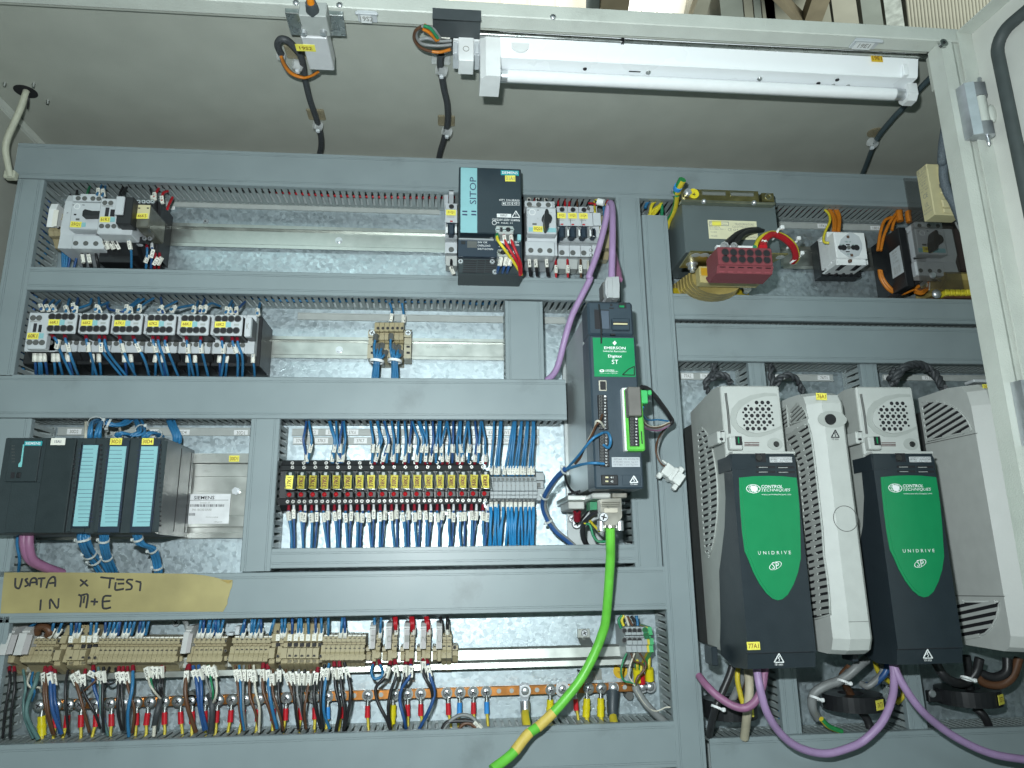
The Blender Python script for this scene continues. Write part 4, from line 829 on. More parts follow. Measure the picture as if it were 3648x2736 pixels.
for j in range(6):
    for x0, x1 in ((292, 438), (450, 530), (542, 660)): B(r, 'vent_slot', hole, x0-j*3, 1096+j*25, x1-j*2, 1110+j*25, .1186, .1178, 0)
for x, y in ((255, 1112), (612, 1115), (640, 1230)): screw(x, y, .118, .0042, r)
def plug(n, x0, y0, x1, y1, d, k):
    o = B(r, n, mgrey, x0, y0, x1, y1, d, .12, .0012)
    for i in range(k):
        x = x0+(i+.5)*(x1-x0)/k; p = Q(x, (y0+y1)/2-2, d); g = G(); g.cyl(p+Vector((0, .0005, 0)), p+Vector((0, -.0005, 0)), .0036, 12); g.c = 1; g.box(p+Vector((-.0025, -.0008, -.0004)), p+Vector((.0025, -.0004, .0004))); O('clamp_screw', g, [steel if i % 2 == 0 else hole, hole], o)
plug('input_plug', 655, 706, 850, 802, .150, 5); plug('output_plug', 672, 972, 830, 1052, .142, 4); B(r, 'cover_end', teal, 894, 800, 938, 870, .133, .118); B(r, 'circuit_board', greenw, 662, 800, 720, 870, .122, .118, 0)
for i, (pts, m) in enumerate((([(668, 810), (672, 865), (740, 960), (840, 1100), (945, 1260)], yelw), ([(742, 815), (765, 905), (835, 1020), (905, 1150), (925, 1265)], redw), ([(822, 815), (838, 905), (895, 1040), (935, 1150), (938, 1260)], redw))):
    wire([Q(x, y, [.15, .158, .155, .14, .12][j]) for j, (x, y) in enumerate(pts)], .0036, m, ['yellow green wire slanting down from the power supply plug', 'left red wire slanting down from the power supply plug', 'right red wire slanting down from the power supply plug'][i], 'wires of the power supply', None if i == 0 else '0A 0%d' % i, .14, greenw if i == 0 else clear)
for i, x in enumerate((700, 760, 812)):
    wire([Q(x-6, 1060, .135), Q(x+4, 1110, .14), Q(x-20, 1190, .13), Q(x-40, 1260, .11)], .0036, blued, ['left', 'middle', 'right'][i]+' blue wire under the lower plug of the power supply', 'blue wires under the power supply', ['C.21', 'C.22', 'C.23'][i], .25)
r = dev('end_bracket', 'pair of pale clip ends above the single miniature breaker', 'end bracket', 120, 470, .03, 'white end brackets'); slope(r, 'clip', lgrey, 72, 118, [(282, .05), (300, .06), (345, .06), (480, .04)]); slope(r, 'clip', lgrey, 126, 176, [(296, .06), (310, .07), (355, .07), (455, .05)])
# ------------------------------------------------------------------ contactor row
fr('B1'); tg6 = ['66K1', '66K2', '67K1', '67K2', '68K1', '68K2']; ax = [395, 665, 935, 1210, 1485, 1760]
def bodyc(a, y, label):
    r = dev('contactor', label, 'contactor', a+120, y+430, .01, 'contactors'); x0, x1 = a-12, a+252
    B(r, 'base', black, x0, y+20, x1, y+425, .07, .01); slope(r, 'lower_body', black, x0+2, x1-2, [(y+320, .085), (y+350, .08), (y+395, .072), (y+425, .05)]); B(r, 'front', lgrey, x0+1, y+2, x1-1, y+322, .0855, .07, .001)
    return r
r = bodyc(228, 190, 'contactor without front block, leftmost in the contactor row'); r['label'] = 'leftmost contactor of the row, plain front with a printed one'
B(r, 'tall_front', lgrey, 240, 192, 392, 492, .096, .085, .001); well(r, [(272, 236), (322, 237)], .096, .0040); well(r, [(243, 437), (294, 438), (345, 439)], .096, .0040); txt('1', r, 272, 280, 300, 352, .0962, ink); B(r, 'button', hole, 315, 292, 340, 352, .0965, .096, 0)
txt('SIEMENS', r, 245, 258, 335, 270, .0962, inkg); plate('yellow_tag', 222, 358, 316, 410, .0962, yellow, r, '60K1', inkr); plate('teal_tag', 318, 362, 356, 404, .0962, teal, r)
for i, a in enumerate(ax):
    y = 190+i*3.6
    r = bodyc(a, y, ['first', 'second', 'third', 'fourth', 'fifth', 'sixth'][i]+' contactor with eight-hole front block, tag reading '+tg6[i])
    well(r, [(a+x, y+250+i*.3) for x in (20, 72, 125, 178, 232)], .0857, .0036)
    B(r, 'block_body', black, a+2, y+4, a+226, y+172, .121, .0858, .001); o = B(r, 'block_front', lgrey, a, y, a+228, y+172, .1255, .1212, .0012)
    well(o, [(a+33+53*j, y+36) for j in range(4)]+[(a+20+53*j, y+132) for j in range(4)], .1255, .0050, dgrey, hole); plate('yellow_tag', a+2, y+58, a+92, y+106, .1257, yellow, r, tg6[i], inkr, fx=.7, fy=.5, tilt=rnd.uniform(-2, 2)); plate('teal_tag', a+94, y+62, a+134, y+104, .1257, teal, r); B(r, 'window', mgrey, a+160, y+76, a+200, y+92, .1262, .1257, 0)
    for j in range(3): txt('%d3 NO' % (j+5), o, a+10+j*60, y+154, a+44+j*60, y+160, .1256, inkg)
    if i: o = B(r, 'suppressor', lgrey, a-30, y+8, a-4, y+165, .112, .086, .001); txt('T', o, a-22, y+60, a-12, y+90, .1122, inkg)
    if i == 5: o = B(r, 'suppressor', lgrey, a+246, y+22, a+300, y+180, .120, .112, .001); B(r, 'suppressor_body', black, a+246, y+24, a+310, y+178, .1118, .086); txt('K', o, a+262, y+70, a+284, y+120, .1202, inkg); B(r, 'end_front', lgrey, a+252, y+2, a+335, y+322, .0855, .07, .001); B(r, 'end_base', black, a+252, y+20, a+385, y+425, .07, .01)
G1 = 'blue wires under the contactor row'
nm = ['first', 'second', 'third', 'fourth', 'fifth', 'sixth']
low1 = [[(425, 375), (465, 425), (490, 500), (590, 715)], [(530, 375), (545, 440), (600, 600), (645, 715)], [(705, 380), (715, 450), (745, 540), (795, 715)], [(815, 380), (822, 455), (860, 540), (1000, 715)], [(980, 385), (1000, 470), (1050, 590), (1115, 715)], [(1090, 385), (1130, 470), (1190, 590), (1225, 715)],
        [(1255, 385), (1262, 455), (1300, 560), (1340, 715)], [(1365, 390), (1355, 450), (1400, 560), (1465, 720)], [(1528, 390), (1540, 470), (1560, 580), (1590, 715)], [(1650, 390), (1645, 455), (1670, 560), (1710, 720)], [(1820, 395), (1825, 455), (1840, 540), (1815, 720)], [(1905, 395), (1915, 460), (1950, 560), (1950, 720)]]
for i, pts in enumerate(low1):
    P = [Q(x, y, [.112, .114, .10, .06][j]) for j, (x, y) in enumerate(pts)]; ti = tg6[i//2]
    wire(P, .0031, bluew, 'blue wire, %s one out of the front block tagged %s' % (['left', 'right'][i % 2], ti), G1, '%s %02d' % (ti[:2], i), .24, ferr_r)
    if i in (3, 6, 11): wire([p+Vector((.0065, .001, 0)) for p in P], .0031, bluew, 'extra blue wire doubled beside the %s one of the front block tagged %s' % (['left', 'right'][i % 2], ti), G1, None, .2, ferr_r)
low2 = [(285, 295), (318, 325), (330, 345), (365, 390), (440, 455), (475, 515), (555, 600), (760, 760), (812, 830), (1020, 1040), (1075, 1105), (1275, 1275), (1335, 1355), (1540, 1555), (1600, 1625), (1800, 1805), (1862, 1850), (2075, 2090)]
for i, (a, b) in enumerate(low2):
    wire([Q(a, 512 + (a-285)*.008, .078), Q(a+2, 565, .08), Q((a+b)/2+3, 640, .07), Q(b, 716, .05)], .0030, bluew if i % 3 else blued, '', 'short blue wires under the contactor bases', ['A1', 'C.27', '60 0%d' % (i % 9), 'C.29'][i % 4], .2, ferr_r if i % 2 else ferr_w)
up = [[(380, 85), (355, 120), (335, 165)], [(440, 90), (405, 130), (385, 165)], [(490, 95), (455, 130), (435, 165)], [(570, 80), (560, 120), (540, 185)], [(640, 75), (630, 120), (590, 155)], [(750, 80), (735, 125), (650, 155), (605, 185)], [(810, 70), (815, 120), (815, 190)], [(890, 110), (830, 135), (780, 168)], [(880, 110), (890, 160), (960, 182), (1010, 185)], [(1140, 80), (1080, 130), (1022, 172)], [(1180, 80), (1100, 135), (1062, 192)], [(1260, 75), (1180, 125), (1132, 172)], [(1320, 70), (1328, 120), (1335, 192)], [(1450, 100), (1370, 140), (1300, 172)], [(1585, 130), (1480, 150), (1402, 168)], [(1625, 100), (1615, 140), (1580, 182)], [(1680, 85), (1665, 130), (1640, 182)], [(1805, 140), (1730, 118), (1668, 182)], [(1905, 95), (1880, 140), (1852, 192)], [(1915, 125), (1905, 160), (1892, 186)], [(2010, 105), (1965, 150), (1932, 188)], [(2135, 115), (2125, 160), (2112, 200)]]
for i, pts in enumerate(up):
    n = len(pts); P = [Q(x, y, .045+.05*j/(n-1)) for j, (x, y) in enumerate(pts)]
    wire(P, .0031, bluew if i % 4 else blued, '%s blue wire from the left above the contactor row' % ordw(i), 'blue wires above the contactor row', ['66 0%d', '67 0%d', 'C.2%d'][i % 3] % (i % 9), .86)
# -- six beige terminals with two tied bundles
fr('B2')
for a, b, s in ((42, 108, 'left'), (412, 484, 'right')):
    r = dev('end_bracket', 'screwed beige end bracket on the %s of the six-terminal group' % s, 'end bracket', (a+b)/2, 700, .01, 'beige end brackets')
    slope(r, 'bracket', M('beige_pale', (.40, .37, .27), .5), a, b, [(362, .036), (375, .044), (440, .046), (450, .036), (510, .036), (516, .046), (660, .046), (700, .02)]); screw((a+b)/2, 397, .0445, .0052, r); B(r, 'slot', hole, a+18, 528, b-18, 548, .0466, .046, 0); B(r, 'slot', hole, a+18, 590, b-18, 612, .0466, .046, 0)
profile_terms('B2', [112, 162, 212, 262, 314, 362, 410], [(284, .030), (290, .046), (380, .048), (396, .040), (468, .040), (474, .030), (500, .032), (515, .048), (560, .05), (650, .046), (730, .02)], 'six beige terminals in the middle of the contactor row rail', 'terminal strips', wells=((347, .0475),), wr=.0027)
fr('B2')
for b, (S, nk, e, lb) in enumerate((([(115, 420), (105, 520), (140, 530), (180, 520), (215, 600), (160, 560)], (122, 692), (105, 880), 'left'), ([(270, 415), (290, 530), (305, 540), (350, 540), (375, 600), (330, 560)], (308, 688), (312, 880), 'right'))):
    r = root('wire_bundle', 'tied bundle of blue wires, %s of the two under the six beige terminals' % lb, 'wire bundle', Q(e[0], e[1], .04), 'tied blue wire bundles')
    for i, (x, y) in enumerate(S):
        ox = (i-2.5)*9; P = spline([Q(x, y, .052), Q((x+nk[0]+ox)/2+ox*.6, (y+nk[1])/2, .060), Q(nk[0]+ox, nk[1], .058+.003*(i % 2)), Q(e[0]+ox*1.25, e[1], .05)], 4)
        w_ = O('strand', G().tube(P, .0020, 6, 1), bluew, r); sleeve_on(w_, P, .06, None, .011, .0065, dgrey)
    p = Q(nk[0], nk[1], .058); g = G(); g.ring(p+Vector((0, 0, -.002)), (0.1, 0, 1), .0092, .0108, .004, 16); O('cable_tie', g, white, r)
for i, pts in enumerate(([(245, 60), (278, 160), (265, 285)], [(385, 90), (400, 190), (400, 290)])):
    wire([Q(x, y, .035) for x, y in pts], .003, bluew, ['left', 'right'][i]+' blue wire dropping onto the six beige terminals', 'blue wires above the contactor row', ['L 1', 'L 3'][i], .8)
# -- purple bus cables
fr('B3'); pa = [Q(1955, 1330, .190), Q(1958, 1200, .185), Q(1965, 900, .17), Q(1968, 640, .15), Q(1962, 500, .13), Q(1940, 452, .118), Q(1915, 520, .112), Q(1880, 700, .11), Q(1800, 1000, .108), Q(1700, 1280, .105)]
fr('C0'); pa += [Q(540, 100, .104), Q(440, 300, .10), Q(345, 500, .095), Q(275, 730, .09), Q(205, 1000, .075), Q(150, 1110, .065), Q(70, 1180, .055)]
O('bus_cable', G().tube(pa, .0048, 12, 5), purple, None, 'purple cable rising from the servo plug and bending down to the broad duct', 'cable', 'purple cables')
fr('C0'); O('bus_cable', G().tube([Q(850, 110, .165), Q(835, 20, .15), Q(810, -80, .13), Q(780, -190, .11)], .0046, 10, 5), purpled, None, 'mauve cable half hidden behind the silver servo plug', 'cable', 'purple cables')
# ------------------------------------------------------------------ controller rack
fr('C2')
def bundle(pts, n, rad, r_w, mat, label, grp, ties=(), xd=None, col2=None):
    """n strands running side by side along pts (world points), tied"""
    rad *= .62; r_w *= .66; r = root('wire_bundle', label, 'wire bundle', pts[-1], grp); P = spline(pts, 4)
    for i in range(n):
        a = 2*math.pi*i/n+.3; ph = rnd.uniform(-.3, .3)
        off = [Vector((math.cos(a+ph*j/6)*rad, -abs(math.sin(a+ph*j/6))*rad*.6, math.sin(a+ph*j/6)*rad*.25)) for j in range(len(P))]
        O('strand', G().tube([p+o for p, o in zip(P, off)], r_w, 6, 1), mat if not col2 or i % 3 else col2, r)
    for t in ties:
        p, tg = at_path(P, t); g = G(); g.ring(p-tg*.0017+Vector((0, -rad*.3, 0)), tg, rad+r_w*.9, rad+r_w*1.25, .0028, 16); o = O('cable_tie', g, tie, r)
        u = tg.cross(Vector((0, -1, 0))).normalized()*(rad+r_w*1.3); q = p+u+Vector((0, -.002, 0)); O('tie_head', G().box(q-Vector((.002, .002, .002)), q+Vector((.002, .002, .002)), .0006), tie, o)
    return r
prf = M('rail_aluminium', (.52, .53, .50), .33, 1, var=.08, scale=40)
lo, hi = qb(60, 335, 2025, 1032, .012, 0); fr('C2'); zz = lambda y: Q(1800, y, .012).z
L = [(zz(335), -.0005), (zz(335), -.012), (zz(412), -.012), (zz(418), -.007), (zz(520), -.007), (zz(522), -.0065), (zz(640), -.0065), (zz(642), -.007), (zz(845), -.007), (zz(850), -.0095), (zz(935), -.0095), (zz(940), -.003), (zz(982), -.003), (zz(988), -.012), (zz(1030), -.012), (zz(1030), -.0005)]
prail = O('mounting_rail', G().prism([(lo[0], y, z) for z, y in L], (hi[0]-lo[0]+.02, 0, 0)), prf, None, 'wide aluminium profile rail behind the black controller', 'mounting rail', 'steel mounting rails')
p = Q(1940, 645, .007); g = G(); g.cyl(p, p+Vector((0, -.004, 0)), .0058, 6); g.cyl(p+Vector((0, -.004, 0)), p+Vector((0, -.0052, 0)), .0040, 12); O('bolt', g, chrome, prail)
plate('yellow_tag', 1880, 352, 1963, 403, .0122, yellow, prail, '30D1', inkr)
st = B(prail, 'product_sticker', M('sticker_white', (.72, .73, .74), .4), 1545, 668, 1885, 912, .0102, .0097, 0)
txt('SIEMENS', st, 1592, 684, 1760, 712, .0103, ink); txt('Simatic S7', st, 1640, 732, 1724, 746, .0103, inkg); txt('390-1BC00-0AA0', st, 1575, 788, 1735, 806, .0103, inkg); txt('5 Blank 01', st, 1755, 890, 1822, 902, .0103, inkg); txt('PROFILSCHIENE', st, 1690, 854, 1790, 864, .0103, inkg)
B(st, 'rule', ink, 1560, 717, 1875, 720, .0104, .0103, 0); g = G()
x = 1562
while x < 1838: w0 = rnd.choice((3, 5, 7)); g.qbox(x, 752, x+w0, 773, .0104, .0103, 0); x += w0+rnd.choice((4, 5, 7))
x = 1555
while x < 1596: g.qbox(x, 824, x+5, 846, .0104, .0103, 0); x += 10
o = O('barcode', g, ink, st); o['kind'] = 'stuff'
dP = .13
def modl(label, x0, x1):
    r = dev('controller_module', label, 'controller', (x0+x1)/2, 995, .02, 'black controller modules')
    slope(r, 'housing', dark, x0+1, x1-1, [(208, dP-.006), (214, dP-.003), (985, dP-.003), (1000, dP-.012)], .013)
    return r
def stripteal(r, x0, x1, y0, y1):
    g = G().qbox(x0, y0, x1, y1, dP+.0014, dP, .0002); g.c = 1; yy = [33, 66, 100, 132, 165, 195, 226, 262, 296, 362, 394, 426, 462, 496, 527, 560, 590, 622]; k = (y1-y0)/660
    for y in yy: g.qbox(x0, y0+y*k-1.6, x1, y0+y*k+1.6, dP+.0016, dP+.0013, 0)
    return O('label_strip', g, [teal, MATS['navy_print']], r)
r = modl('black controller unit with a teal maker plate, left end of the rack', 62, 800)
B(r, 'panel', dark, 64, 215, 318, 566, dP, dP-.004, .0006); B(r, 'panel', dark, 64, 572, 318, 985, dP, dP-.004, .0006); B(r, 'door', M('anthracite_door', (.020, .030, .033), .4, bump=.1), 326, 212, 572, 990, dP+.002, dP-.004, .001); B(r, 'terminal_column', dark, 592, 240, 622, 975, dP+.0005, dP-.003, .0004)
B(r, 'frame', navy, 628, 258, 772, 945, dP+.0006, dP-.003, .0005); stripteal(r, 640, 764, 266, 932)
plate('maker_plate', 200, 234, 345, 271, dP+.0002, tealt, r, 'SIEMENS', inkw, fx=.86, fy=.6); g = G().prism([Q(x, y, dP+.0010) for x, y in ((188, 262), (198, 262), (176, 445), (150, 446), (152, 420), (170, 400))], (0, .001, 0)); O('card_slot', g, M('teal_bright', (.20, .55, .55), .5), r)
plate('white_tag', 417, 208, 535, 266, dP+.0022, paper, r, '15A1', M('navy_print', ()) if 0 else MATS['navy_print'], fx=.45, fy=.4)
B(r, 'mode_switch', black, 130, 490, 165, 535, dP+.002, dP); B(r, 'led_window', hole, 88, 490, 118, 540, dP+.0004, dP, 0)
for i in range(6): txt(['SF', 'BF', 'DC5V', 'FRCE', 'RUN', 'STOP'][i], r, 96, 268+i*26, 122, 278+i*26, dP+.0003, dgrey)
for i in range(18): B(r, 'terminal_mark', hole, 598, 258+i*39, 616, 274+i*39, dP+.0009, dP, 0)
for lb, s, x0, x1, t0, t1 in (('black controller module with tag 30D3, middle of the rack', '30D3', 802, 1082, 862, 1000), ('black controller module with tag 30D4, ending the rack', '30D4', 1084, 1362, 1122, 1262)):
    r = modl(lb, x0, x1); B(r, 'door', navy, t0-18, 222, t1+16, 985, dP+.0008, dP-.003, .0006); B(r, 'terminal_column', dark, (x0+8 if s == '30D3' else t1+30), 230, (x0+42 if s == '30D3' else x1-24), 980, dP+.001, dP-.003, .0006)
    stripteal(r, t0, t1, 276, 934); plate('yellow_tag', t0+42, 210, t0+138, 264, dP+.001, yellow, r, s, inkr)
    for i in range(18): B(r, 'terminal_mark', hole, (x0+14 if s == '30D3' else t1+44), 258+i*39, (x0+34 if s == '30D3' else t1+60), 272+i*39, dP+.0012, dP, 0)
    if s == '30D4': 
        X = Q(1362, 600, dP).x; zt_, zb_ = Q(1362, 214, dP).z, Q(1362, 990, dP).z
        for yy in (.045, .085): O('side_seam', G().box((X-.0014, -yy-.0005, zb_+.004), (X-.0006, -yy+.0005, zt_-.006)), hole, r)
bp_ = 'blue bundles at the controller'
bundle([Q(778, 215, .10), Q(782, 150, .105), Q(800, 85, .085), Q(860, 70, .06)], 8, .0125, .0030, bluew, 'thick blue bundle entering the top of the controller unit', bp_, (.55,))
bundle([Q(870, 85, .075), Q(940, 105, .07), Q(1010, 95, .06), Q(1060, 60, .05)], 6, .008, .0028, bluew, 'blue bundle bending sideways over the controller rack', bp_, (.12,))
bundle([Q(960, 205, .095), Q(990, 172, .10), Q(1050, 180, .09), Q(1090, 200, .07)], 5, .006, .0026, bluew, 'short blue arch over module 30D3', bp_, (.1,))
bundle([Q(1100, 190, .095), Q(1160, 165, .09), Q(1155, 110, .07), Q(1130, 50, .05)], 6, .008, .0028, bluew, 'blue bundle rising between modules 30D3 and 30D4', bp_, (.35,))
bundle([Q(1190, 205, .10), Q(1220, 172, .10), Q(1280, 172, .085), Q(1320, 195, .07)], 5, .006, .0026, bluew, 'short blue arch over module 30D4', bp_, (.8,))
bundle([Q(1455, 250, .05), Q(1455, 190, .055), Q(1420, 110, .05), Q(1400, 50, .04)], 6, .008, .0028, bluew, 'blue bundle behind the controller right of module 30D4', bp_)
bundle([Q(690, 985, .11), Q(692, 1050, .112), Q(735, 1150, .09), Q(800, 1230, .07), Q(845, 1310, .055)], 8, .0105, .0030, bluew, 'blue bundle below the controller unit, with three ties', bp_, (.12, .5, .68))
bundle([Q(856, 985, .11), Q(860, 1090, .10), Q(880, 1180, .085), Q(935, 1310, .055)], 6, .0075, .0028, bluew, 'blue bundle below module 30D3, with two ties', bp_, (.15, .55))
bundle([Q(1122, 985, .11), Q(1155, 1075, .10), Q(1245, 1110, .085), Q(1280, 1190, .07), Q(1302, 1310, .055)], 6, .0070, .0028, bluew, 'blue bundle below module 30D4, kinked sideways', bp_, (.12, .5, .9))
for i, (dx, m) in enumerate(((0, purpled), (42, purpled))):
    O('bus_cable', G().tube([Q(200+dx, 975, .10), Q(200+dx*.9, 1080, .10), Q(240+dx*.6, 1200, .09), Q(350+dx*.4, 1265, .075), Q(500+dx*.3, 1318, .05)], .0058, 10, 5), m, None, ['mauve cable under the controller unit, outer one', 'mauve cable under the controller unit, inner one'][i], 'cable', 'purple cables')
wire([Q(150, 985, .085), Q(140, 1080, .08), Q(160, 1200, .07), Q(150, 1310, .05)], .003, bluew, 'single blue wire left of the mauve cables', 'blue wires')
wire([Q(705, 215, .08), Q(706, 150, .075), Q(708, 80, .06)], .0038, whitew, 'pale wire rising beside the thick blue bundle', 'pale wires')
wire([Q(990, 170, .07), Q(985, 140, .06), Q(978, 90, .05)], .0030, whitew, 'pale wire rising over module 30D3', 'pale wires')
# ------------------------------------------------------------------ masking tape with handwriting
fr('D6'); dt = .0712
L = [(38, 97), (300, 96), (800, 98), (1400, 104), (1660, 108), (1790, 122), (1890, 142), (1950, 160), (2036, 162), (2034, 200), (2026, 232), (2012, 262), (2005, 300), (1992, 330), (1990, 372), (1974, 402), (1952, 440), (1500, 441), (1000, 446), (400, 450), (4, 456), (14, 330), (26, 200)]
tape = O('masking_tape', G().prism([Q(x, y, dt) for x, y in L], (0, .0008, 0)), masking, None, 'torn yellowed masking tape with handwriting, stuck on the duct', 'masking tape')
g = G().prism([Q(x, y, dt+.0035 if x > 2000 else dt+.0008) for x, y in ((1930, 158), (2034, 164), (2000, 196))], (0, .0004, 0)); O('torn_corner', g, M('masking_fold', (.44, .33, .12), .6), tape)
ST = [[(135, 145), (133, 215), (150, 234), (172, 228), (196, 147)], [(246, 150), (222, 160), (236, 182), (246, 205), (214, 220)], [(258, 220), (272, 160), (300, 145), (320, 162), (322, 208)], [(272, 186), (320, 182)], [(330, 151), (398, 146)], [(364, 150), (356, 230)], [(404, 236), (430, 162), (468, 134), (484, 160), (482, 222)], [(430, 192), (482, 187)],
      [(702, 158), (770, 216)], [(764, 162), (700, 218)], [(878, 138), (940, 146), (1004, 150)], [(966, 152), (954, 236)], [(1018, 158), (1088, 160)], [(1030, 196), (1088, 194)], [(1014, 182), (1008, 244), (1040, 248), (1086, 240)], [(1166, 162), (1124, 160), (1112, 182), (1150, 208), (1148, 240), (1098, 248)], [(1186, 172), (1236, 184)], [(1232, 186), (1224, 260)],
      [(358, 334), (351, 430)], [(436, 416), (442, 330), (502, 412), (514, 322)], [(686, 290), (712, 312), (700, 402)], [(708, 300), (768, 292), (754, 410)], [(740, 302), (730, 366)], [(794, 350), (858, 355)], [(830, 324), (824, 386)], [(976, 302), (908, 310), (900, 400), (930, 412), (972, 402)], [(906, 352), (966, 346)]]
for s in ST:
    P = [Q(x, y, dt+.0001) for x, y in s]; g = G().tube(P, .0013, 6, 4); cy = -dt; g.v = [(x, cy+(y-cy)*.12, z) for x, y, z in g.v]; O('pen_stroke', g, ink, tape)
# ------------------------------------------------------------------ relay row
fr('C3'); xL, xR = Q(152, 612, .07).x, Q(1651, 612, .07).x
def rel(label):
    r = dev('relay', label, 'relay', 155, 740, .01, 'small relays in a row')
    X = lambda a: (118+a)            # one relay spans 118..204
    slope(r, 'socket', black, 119.5, 203.5, [(345, .028), (352, .048), (382, .05), (388, .056), (424, .058), (432, .05), (640, .05), (646, .058), (690, .056), (694, .045), (740, .03)], .009)
    B(r, 'cover', M('relay_window', (.030, .042, .042), .10, var=.2), 130, 430, 192, 576, .084, .05, .0012); B(r, 'coil_print', mgrey, 150, 440, 172, 470, .0846, .084, 0); B(r, 'coil_print', dgrey, 142, 560, 180, 570, .0846, .084, 0)
    g = G().tube([Q(126, 432, .08), Q(122, 540, .086), Q(130, 570, .088), Q(190, 572, .088), Q(198, 555, .086), Q(198, 432, .08)], .0006, 5, 3); O('retaining_clip', g, steel, r)
    B(r, 'lamp_module', M('dark_module', (.022, .024, .026), .5), 124, 588, 196, 638, .076, .05, .001); p = Q(152, 612, .076); g = G(); g.sphere(p, .0034, 12, 6, (1, .7, 1)); O('indicator', g, M('red_lens', (.40, .01, .015), .25), r)
    for x, y, d in ((178, 368, .0485), (203-24, 402, .0572), (141, 666, .0572), (183, 666, .0572)): screw(x, y, d, .0029, r, M('relay_screw', (.40, .40, .38), .5, .7))
    return r
proto = rel('x'); tg = ['37K1', '37K2', '37K3', '37K4', '37K5', '37K6', '37K7', '37K8', '38K1', '38K2', '38K3', '38K4', '38K5', '38K6', '38K7', '38K8', '46K1', '46K2']
for i, s in enumerate(tg):
    off = (xR-xL)*i/17; r = proto if i == 0 else clone(proto, (off, 0, 0))
    r['label'] = 'small black relay with red lamp and yellow tag %s, %s in the row' % (s, ordw(i))
    c = Q(152, 515, .0848)+Vector((off, 0, 0)); g = G().box(c+Vector((-.0051, -.0005, -.0092)), c+Vector((.0051, 0, .0092))); a = rnd.uniform(-5, 5)
    g.xf(Matrix.Translation(c) @ Matrix.Rotation(math.radians(a), 4, 'Y') @ Matrix.Translation(-c)); t = O('yellow_tag', g, yellow, r); T(s, t, c+Vector((0, -.0008, 0)), .0135, .0056, inkr, 90-a)
relx = lambda i: 152+(1651-152)*i/17
GB = 'blue wires under the relays'
for i, s in enumerate(tg):
    x = relx(i); j = rnd.uniform(-14, 14)
    for k in (0, 1):
        a = x-2+k*38; e = a+(-1 if k else 1)*rnd.uniform(2, 26)+j; tx = ['C.23', 'C.27', 'C.21', '46.0', '63.0', '38.0'][(i*2+k) % 6]
        wire([Q(a, 698, .052), Q(a+rnd.uniform(-4, 4), 770, .056), Q((a+e)/2+rnd.uniform(-6, 6), 880, .055), Q(e, 1030, .05)], .0030 if k == 0 else .0026, bluew if k == 0 else blued, 'blue wire with %s ferrule under the relay tagged %s' % (['red', 'white'][k], s), GB, tx, rnd.uniform(.20, .30), [ferr_r, ferr_w][k], fl=.011)
    if i % 2 == 0: wire([Q(x+6, 770, .052), Q(x+10+j, 880, .052), Q(x+8+j, 1030, .046)], .0028, bluew, '', 'bare blue wires behind the relays')
top = [(285, 262, 290), (305, 326, 296), (460, 502, 480), (468, 508, 490), (515, 522, 536), (565, 544, 548), (575, 586, 560), (780, 800, 793), (830, 868, 815), (838, 852, 825), (885, 925, 875), (890, 918, 905), (945, 962, 955), (996, 992, 985), (1045, 1055, 1045), (1100, 1085, 1075), (1105, 1150, 1135), (1150, 1190, 1165), (1160, 1215, 1205), (1208, 1216, 1212), (1262, 1266, 1242), (1310, 1290, 1285), (1322, 1315, 1335), (1370, 1335, 1325), (1374, 1392, 1375), (1420, 1418, 1412), (1470, 1448, 1452), (1480, 1472, 1490), (1530, 1505, 1490), (1538, 1546, 1537), (1588, 1602, 1585), (1632, 1622, 1612), (1642, 1666, 1668)]
for i, (a, b, c) in enumerate(top):
    hi_ = i % 2; wire([Q(a, 48, .05), Q((a+b)/2, 120, .062), Q(b, 190, .064), Q((b+c)/2, 270, .06), Q(c, 366, .052)], .0030, bluew if i % 5 else blued, '%s blue wire from the left dropping onto the relay row' % ordw(i), 'blue wires above the relays', ['C.24', '62.02', '63.01', 'C.21', '67.0'][i % 5], .68 if hi_ else .88, [ferr_r, None][hi_] if i > 6 else None, 1)
# ------------------------------------------------------------------ grey terminals at the end of the relay row
xs = [1690+(2048-1690)*i/11 for i in range(12)]
profile_terms('C3', xs, [(466, .030), (476, .050), (506, .053), (512, .058), (580, .060), (590, .056), (612, .056), (618, .052), (640, .052), (650, .046), (682, .030), (730, .02)], 'row of eleven slim grey terminals right of the relays', 'terminal strips', tgrey, wells=(), sq=((484, 504, .0525), (644, 662, .046)), side=dgrey, mkmat=dgrey)
fr('C3'); r = dev('end_bracket', 'grey end bracket closing the slim grey terminals', 'end bracket', 2085, 670, .01); slope(r, 'bracket', tgrey, 2052, 2112, [(432, .035), (445, .045), (500, .046), (508, .038), (560, .038), (566, .046), (655, .046), (668, .03)]); B(r, 'slot', dgrey, 2064, 520, 2092, 552, .0464, .038, 0)
for i, x in enumerate(xs[:-1]): fr('C3'); txt('+', r, x+10, 530, x+22, 552, .0602, inkg)
gt = [(1735, 1708), (1783, 1742), (1792, 1766), (1885, 1808), (1890, 1845), (1902, 1866), (1945, 1882), (1950, 1912), (1990, 1942), (1998, 1966), (2035, 2004), (2045, 2032)]
for i, (a, c) in enumerate(gt):
    wire([Q(a, 48, .05), Q((a*2+c)/3+4, 170, .06), Q((a+c)/2-4, 300, .058), Q(c, 468, .048)], .0029, bluew, '%s blue wire dropping onto the slim grey terminals' % ordw(i), 'blue wires above the grey terminals', ['62.02', '62.04', '63.0', '63.05', '63.07', '63.09', '63.11'][i % 7], .9)
